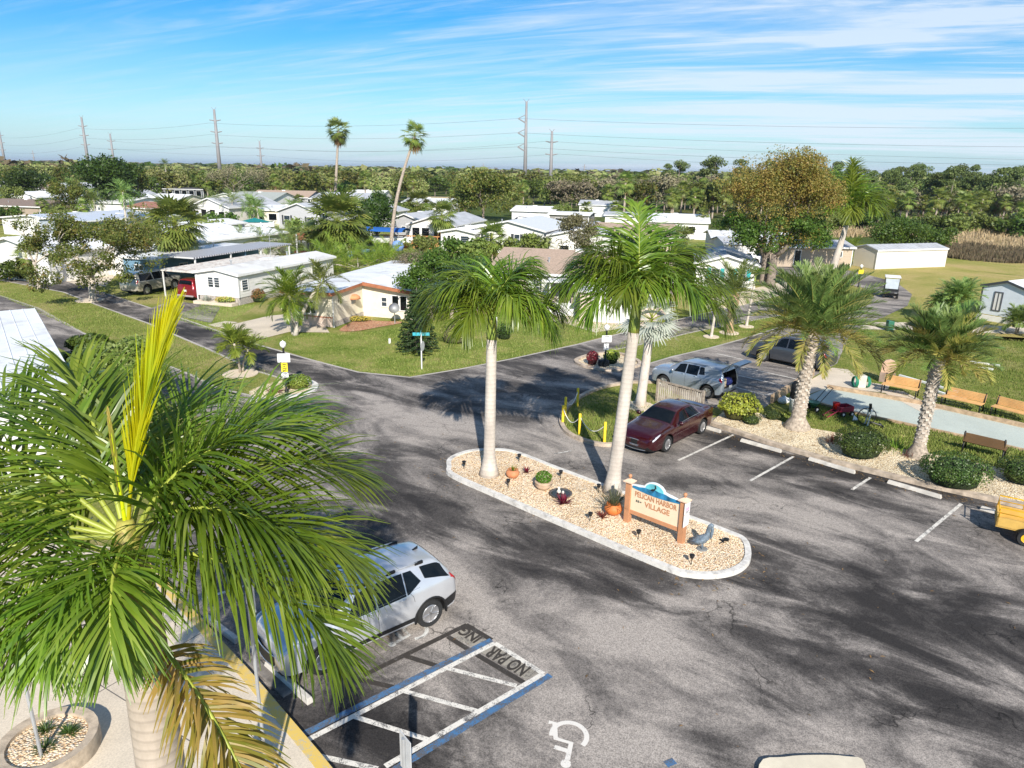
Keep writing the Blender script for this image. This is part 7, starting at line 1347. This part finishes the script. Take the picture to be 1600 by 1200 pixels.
# yard planting between the homes
random.seed(31)
YARD=[('sab',(330,345),.8,'beside the dark rafters porch'),('scr',(345,362),1.0,'below the rafters porch home'),('sab',(300,372),.7,'behind the small white home end'),('scr',(318,380),1.0,'right of the small white home end'),('sab',(468,338),.8,'left of the canal lawn gable'),('oak',(500,338),.55,'behind the canal lawn gable'),('scr',(470,372),.8,'on the canal bank left'),('scr',(512,392),1.0,'at the foot of the wide fan palm left'),('scr',(556,392),1.0,'at the foot of the wide fan palm right'),('oak',(640,345),.55,'right behind the leaning palm'),('sab',(668,352),.7,'beside the leaning palm trunk'),('scr',(660,400),.7,'under the orange deck'),('scr',(715,410),.9,'left of the yellow skirted palm'),('scr',(745,412),.8,'right at the yellow skirted palm'),('oak',(800,338),.5,'behind the gabled homes centre'),('scr',(820,410),.9,'beside the dark feathery clump'),('oak',(880,352),.55,'beside the open carport'),('sab',(915,352),.8,'right of the open carport'),('sab',(960,350),.8,'behind the left royal fronds'),('scr',(985,392),1.0,'below the tan roof'),('oak',(1060,395),.5,'behind the teal shutter cottage'),('scr',(1075,418),.8,'left of the teal shutter cottage'),('scr',(1135,430),.7,'right of the teal shutter cottage'),('sab',(1095,372),.7,'behind the ficus left limb'),('oak',(20,330),.7,'at the far left roofs'),('scr',(12,352),1.0,'before the far left brown roof'),('sab',(70,345),.7,'among the far left roofs'),('scr',(95,360),1.0,'by the slate blue home'),('sab',(135,362),.7,'behind the slate blue home'),('scr',(180,385),1.0,'behind the roadside tree foot'),('sab',(215,385),.6,'left of the big fan palm skirt'),('scr',(15,440),.6,'by the open carport gable'),('oak',(560,345),.6,'left of the dark round tree'),('sab',(590,335),.9,'above the dark round tree'),('scr',(690,470),.9,'behind the braced palm'),('scr',(745,485),.7,'left of the shuttered window'),('sab',(450,322),.8,'behind the tan shingle roof')]
for kd,pp,sc,lb in YARD:
    g=G(*pp); o=plant0(kd,random.randint(0,2),tuple(g),sc*(.8 if kd in('oak','sab') else 1)); o['label']={'sab':'shaggy cabbage palm ','oak':'olive yard tree ','scr':'low green bush '}[kd]+lb; o['group']='yard trees and bushes among the homes'
# reeds
def reeds(name,poly,n,hh,label=None,mat_=RE,wd=.35):
    P=px(*poly); xs_=[p.x for p in P]; ys_=[p.y for p in P]; V=[]
    while len(V)<n:
        p=(random.uniform(min(xs_),max(xs_)),random.uniform(min(ys_),max(ys_)))
        if inside(p,P): V.append(p)
    V=np.array(V); a=rng.random(n)*PI; h=hh*(.5+.8*rng.random(n))*(.8+.35*np.sin(V[:,0]*.4)*np.sin(V[:,1]*.3)); w_=wd*(.5+rng.random(n)); dx=np.cos(a)*w_/2; dy=np.sin(a)*w_/2; lx=rng.normal(size=n)*.25*h; ly=rng.normal(size=n)*.25*h; z=np.zeros(n)
    v=np.stack([np.stack([V[:,0]-dx,V[:,1]-dy,z],1),np.stack([V[:,0]+dx,V[:,1]+dy,z],1),np.stack([V[:,0]+dx*.25+lx,V[:,1]+dy*.25+ly,h],1),np.stack([V[:,0]-dx*.25+lx,V[:,1]-dy*.25+ly,h],1)],1).reshape(-1,3); cl=Cloud(); cl.add(v); o=cl.build(name,mat_); o['kind']='stuff'; return o
reeds('reeds',((1285,372),(1300,350),(1420,342),(1640,345),(1700,372),(1640,390),(1480,386),(1478,372),(1400,370)),30000,1.05,wd=.2); reeds('dark_weeds',((1470,402),(1480,388),(1520,386),(1640,398),(1660,412),(1580,412),(1520,408)),7000,.9,mat_=leafmat('dark_weed_leaf',[(.12,.11,.05),(.18,.14,.08),(.08,.09,.03)],.8,.15),wd=.16)
# grass blades over the nearer lawns, and litter on the asphalt
GB1=leafmat('grass_blade',[(.38,.34,.14),(.22,.26,.06),(.13,.19,.03),(.28,.29,.09),(.10,.15,.022)],.8,.2)
for poly,n in ((((425,530),(480,521),(560,521),(700,502),(860,482),(1000,506),(900,538),(800,560),(720,576),(640,589),(560,581),(480,561)),30000),(((1000,520),(1225,494),(1165,528),(1050,557),(940,553)),9000),(((893,634),(930,612),(1025,600),(1095,636),(1035,651),(985,689),(948,696),(908,688),(882,672)),9000),(((1330,512),(1700,540),(1700,690),(1440,628),(1345,598),(1305,575)),30000),(((0,438),(160,481),(330,549),(478,600),(420,622),(340,606),(250,566),(130,520),(0,463)),22000),(((270,497),(400,542),(430,530),(345,512),(400,478),(330,470)),9000),(((1205,654),(1260,622),(1320,642),(1519,688),(1640,716),(1600,742),(1440,708),(1300,678)),16000)):
    reeds('grass',poly,n,.10,mat_=GB1,wd=.035)
LIT=leafmat('leaf_litter_mat',[(.20,.12,.05),(.30,.20,.09),(.12,.08,.04),(.40,.32,.18)],.9,0,.1); V=[]
for k in range(900):
    a=random.random()
    if a<.45: q=random.random()*4.999; Q=px((1112,668),(1200,698),(1300,728),(1450,765),(1600,798),(1700,828)); i_=int(q); p=Q[i_].lerp(Q[i_+1],q-i_); x,y=p.x-abs(random.gauss(0,.25)),p.y-abs(random.gauss(0,.3))
    elif a<.75: p=random.choice(isl); x,y=p.x+random.gauss(0,.5),p.y+random.gauss(0,.5)
    else: x,y=random.uniform(-9,16),random.uniform(9,34)
    V.append((x,y))
V=np.array([v for v in V if inside(v,lot) ]); n=len(V); a=rng.random(n)*6.28; l_=.02+.05*rng.random(n); dx,dy=np.cos(a)*l_,np.sin(a)*l_; z=np.full(n,.030)
v=np.stack([np.stack([V[:,0]-dx,V[:,1]-dy,z],1),np.stack([V[:,0]+dy*.3,V[:,1]-dx*.3,z+.012],1),np.stack([V[:,0]+dx,V[:,1]+dy,z],1),np.stack([V[:,0]-dy*.3,V[:,1]+dx*.3,z+.01],1)],1).reshape(-1,3); cl=Cloud(); cl.add(v); o=cl.build('leaf_litter',LIT); o['kind']='stuff'
# far woodland, one mass
cl=Cloud(); y=330.
while y<4200:
    sp_=max(7.5,y*.026); nx=int(y*2.0/sp_)
    for k in range(nx):
        x=(-1.0+2.0*(k+random.random())/nx)*y*.95; r=sp_*random.uniform(.55,.85); hz_=6.4*random.uniform(.7,1.25)+(random.uniform(1.5,4.5) if random.random()<.12 else 0)+1.2*math.sin(x*.006+y*.011); n=42 if y<900 else 26
        v=cards((0,0,0),1.0,n,.62 if y<900 else .7,1,.6)*np.array([r,r,hz_*.42])+np.array([x,y+random.uniform(-.5,.5)*sp_,hz_*.58]); cl.add(v,0 if random.random()<.6 else (1 if random.random()<.55 else 2))
    y+=sp_*.85
o=cl.build('far_woodland',[WD,GL,leafmat('far_brown_leaf',[(.09,.075,.035),(.12,.09,.05),(.06,.06,.03)],.8,.1)]); o['kind']='stuff'
# clearing with a long fence in the middle distance
sheet('field_clearing',[on(650,205)[:2],on(740,205)[:2],on(750,262)[:2],on(640,262)[:2]],.012,LAWN2)
a,b=Vector(on(655,225)),Vector(on(745,225)); t=thing('ranch_fence','thin horizontal rail fence across the distant clearing','fence',tuple(a),math.atan2((b-a).y,(b-a).x)); m=MB(); l=(b-a).length
for k in range(9): m.bb(l*k/8-.1,-.1,0,l*k/8+.1,.1,1.6)
m.build('post',WOOD,t); m=MB()
for z in (.6,1.4): m.bb(0,-.05,z,l,.05,z+.18)
m.build('rail',WOOD,t)
# ================= power lines =================
STEEL=mat('pylon_steel',(.25,.24,.24),.6,var=.1,scale=.2); WIRE=mat('wire_grey',(.10,.11,.12),.6)
def pylon(loc,h,label,arms,r=.5,az=0,both=False,top_v=True,slant=True):
    t=thing('power_pole',label,'power pole',loc,az); m=MB(); m.lathe([(r*1.35,0),(r*.65,h)],10); m.build('mast',STEEL,t,True)
    for z in arms:
        for s in ((1,-1) if both else (1,)):
            m=MB(); L_=3.0 if not both else 2.6; m.tube([(0,0,h-z),(-s*L_,0,h-z+(1.6 if slant else .5))],[.3,.2],5)
            if slant: m.tube([(0,0,h-z+3.0),(-s*L_,0,h-z+1.6)],.14,5)
            m.build('arm',STEEL,t)
    if top_v: m=MB(); m.tube([(0,0,h-.3),(-1.2,0,h+.9)],.09,5); m.tube([(0,0,h-.3),(1.0,0,h+.9)],.09,5); m.build('top_bracket',STEEL,t)
def at(px_,y): return Vector(on(px_,y))
L1=[(at(-330,780),34),(at(14,545),32),(at(143,425),34),(at(346,348),34),(at(820,281),34),(Vector((330,130,0)),34)]
labs=['','tall steel power pole at the far left edge leaning in view','tall steel power pole second from the left','tall steel power pole above the leafless tree','tallest steel power pole with zigzag arms at the picture centre','']
for (p,h),lb in zip(L1[1:5],labs[1:5]): pylon(tuple(p),h,lb,(7.5,12.5,17.5) if 'centre' in lb else (5,10,15),.62 if p.y<300 else .8,az=0,both='centre' not in lb,slant='centre' in lb)
L2=[(at(-200,1300),24),(at(60,1050),24),(at(183,470),27),(at(411,500),25),(at(860,315),25.5),(Vector((420,150,0)),25)]
for (p,h),lb in zip(L2[1:5],['small far power pole low on the left horizon','lower power pole between the first two tall ones','lower power pole right of the leafless tree','lower power pole just right of the tallest one']): pylon(tuple(p),h,lb,(4.5,9.5),.7,both=True,slant=False)
for x,y,h in ((755,1200,18),(912,900,17),(104,1700,22),(1018,1600,20)): pylon(tuple(at(x,y)),h,{755:'tiny distant power pole left of the tallest one',912:'tiny distant power pole right of the lower one',104:'tiny distant power pole at the far left horizon',1018:'tiny distant power pole near the middle horizon'}[x],(3,),.8,both=True,slant=False)
def wires(Ls,zs,xo,nm):
    for z,xo_,lb in zip(zs,xo,nm):
        P=[]
        for (a,ha),(b,hb) in zip(Ls[:-1],Ls[1:]):
            for q in range(14): u_=q/14; p=a.lerp(b,u_); sag=.016*(b-a).length*4*u_*(1-u_)*.8; P.append((p.x+xo_,p.y,(ha-z)*(1-u_)+(hb-z)*u_-sag))
        m=MB(); m.tube(P,.034,4,False); tag(m.build('power_cable',WIRE),lb,'power cable','overhead power cables')
wires(L1[1:],(5.9,10.9,15.9),(-3,-3,-3),('uppermost cable of the tall power line','middle cable of the tall power line','lowest cable of the tall power line'))
wires(L2[2:],(4,9),(-2.4,2.4),('upper cable of the lower power line','bottom cable of the lower power line'))
# ================= air =================
hm=bpy.data.materials.new('haze'); hm.use_nodes=True; _t=hm.node_tree; _t.nodes.clear(); _o=_t.nodes.new('ShaderNodeOutputMaterial'); _v=_t.nodes.new('ShaderNodeVolumePrincipled'); _v.inputs['Density'].default_value=.00010; _v.inputs['Color'].default_value=(.80,.88,1,1); _v.inputs['Anisotropy'].default_value=.2; _t.links.new(_v.outputs[0],_o.inputs['Volume'])
m=MB(); m.bb(-9100,-70,-1.2,9100,14100,44); o=m.build('haze',hm); o['kind']='stuff'
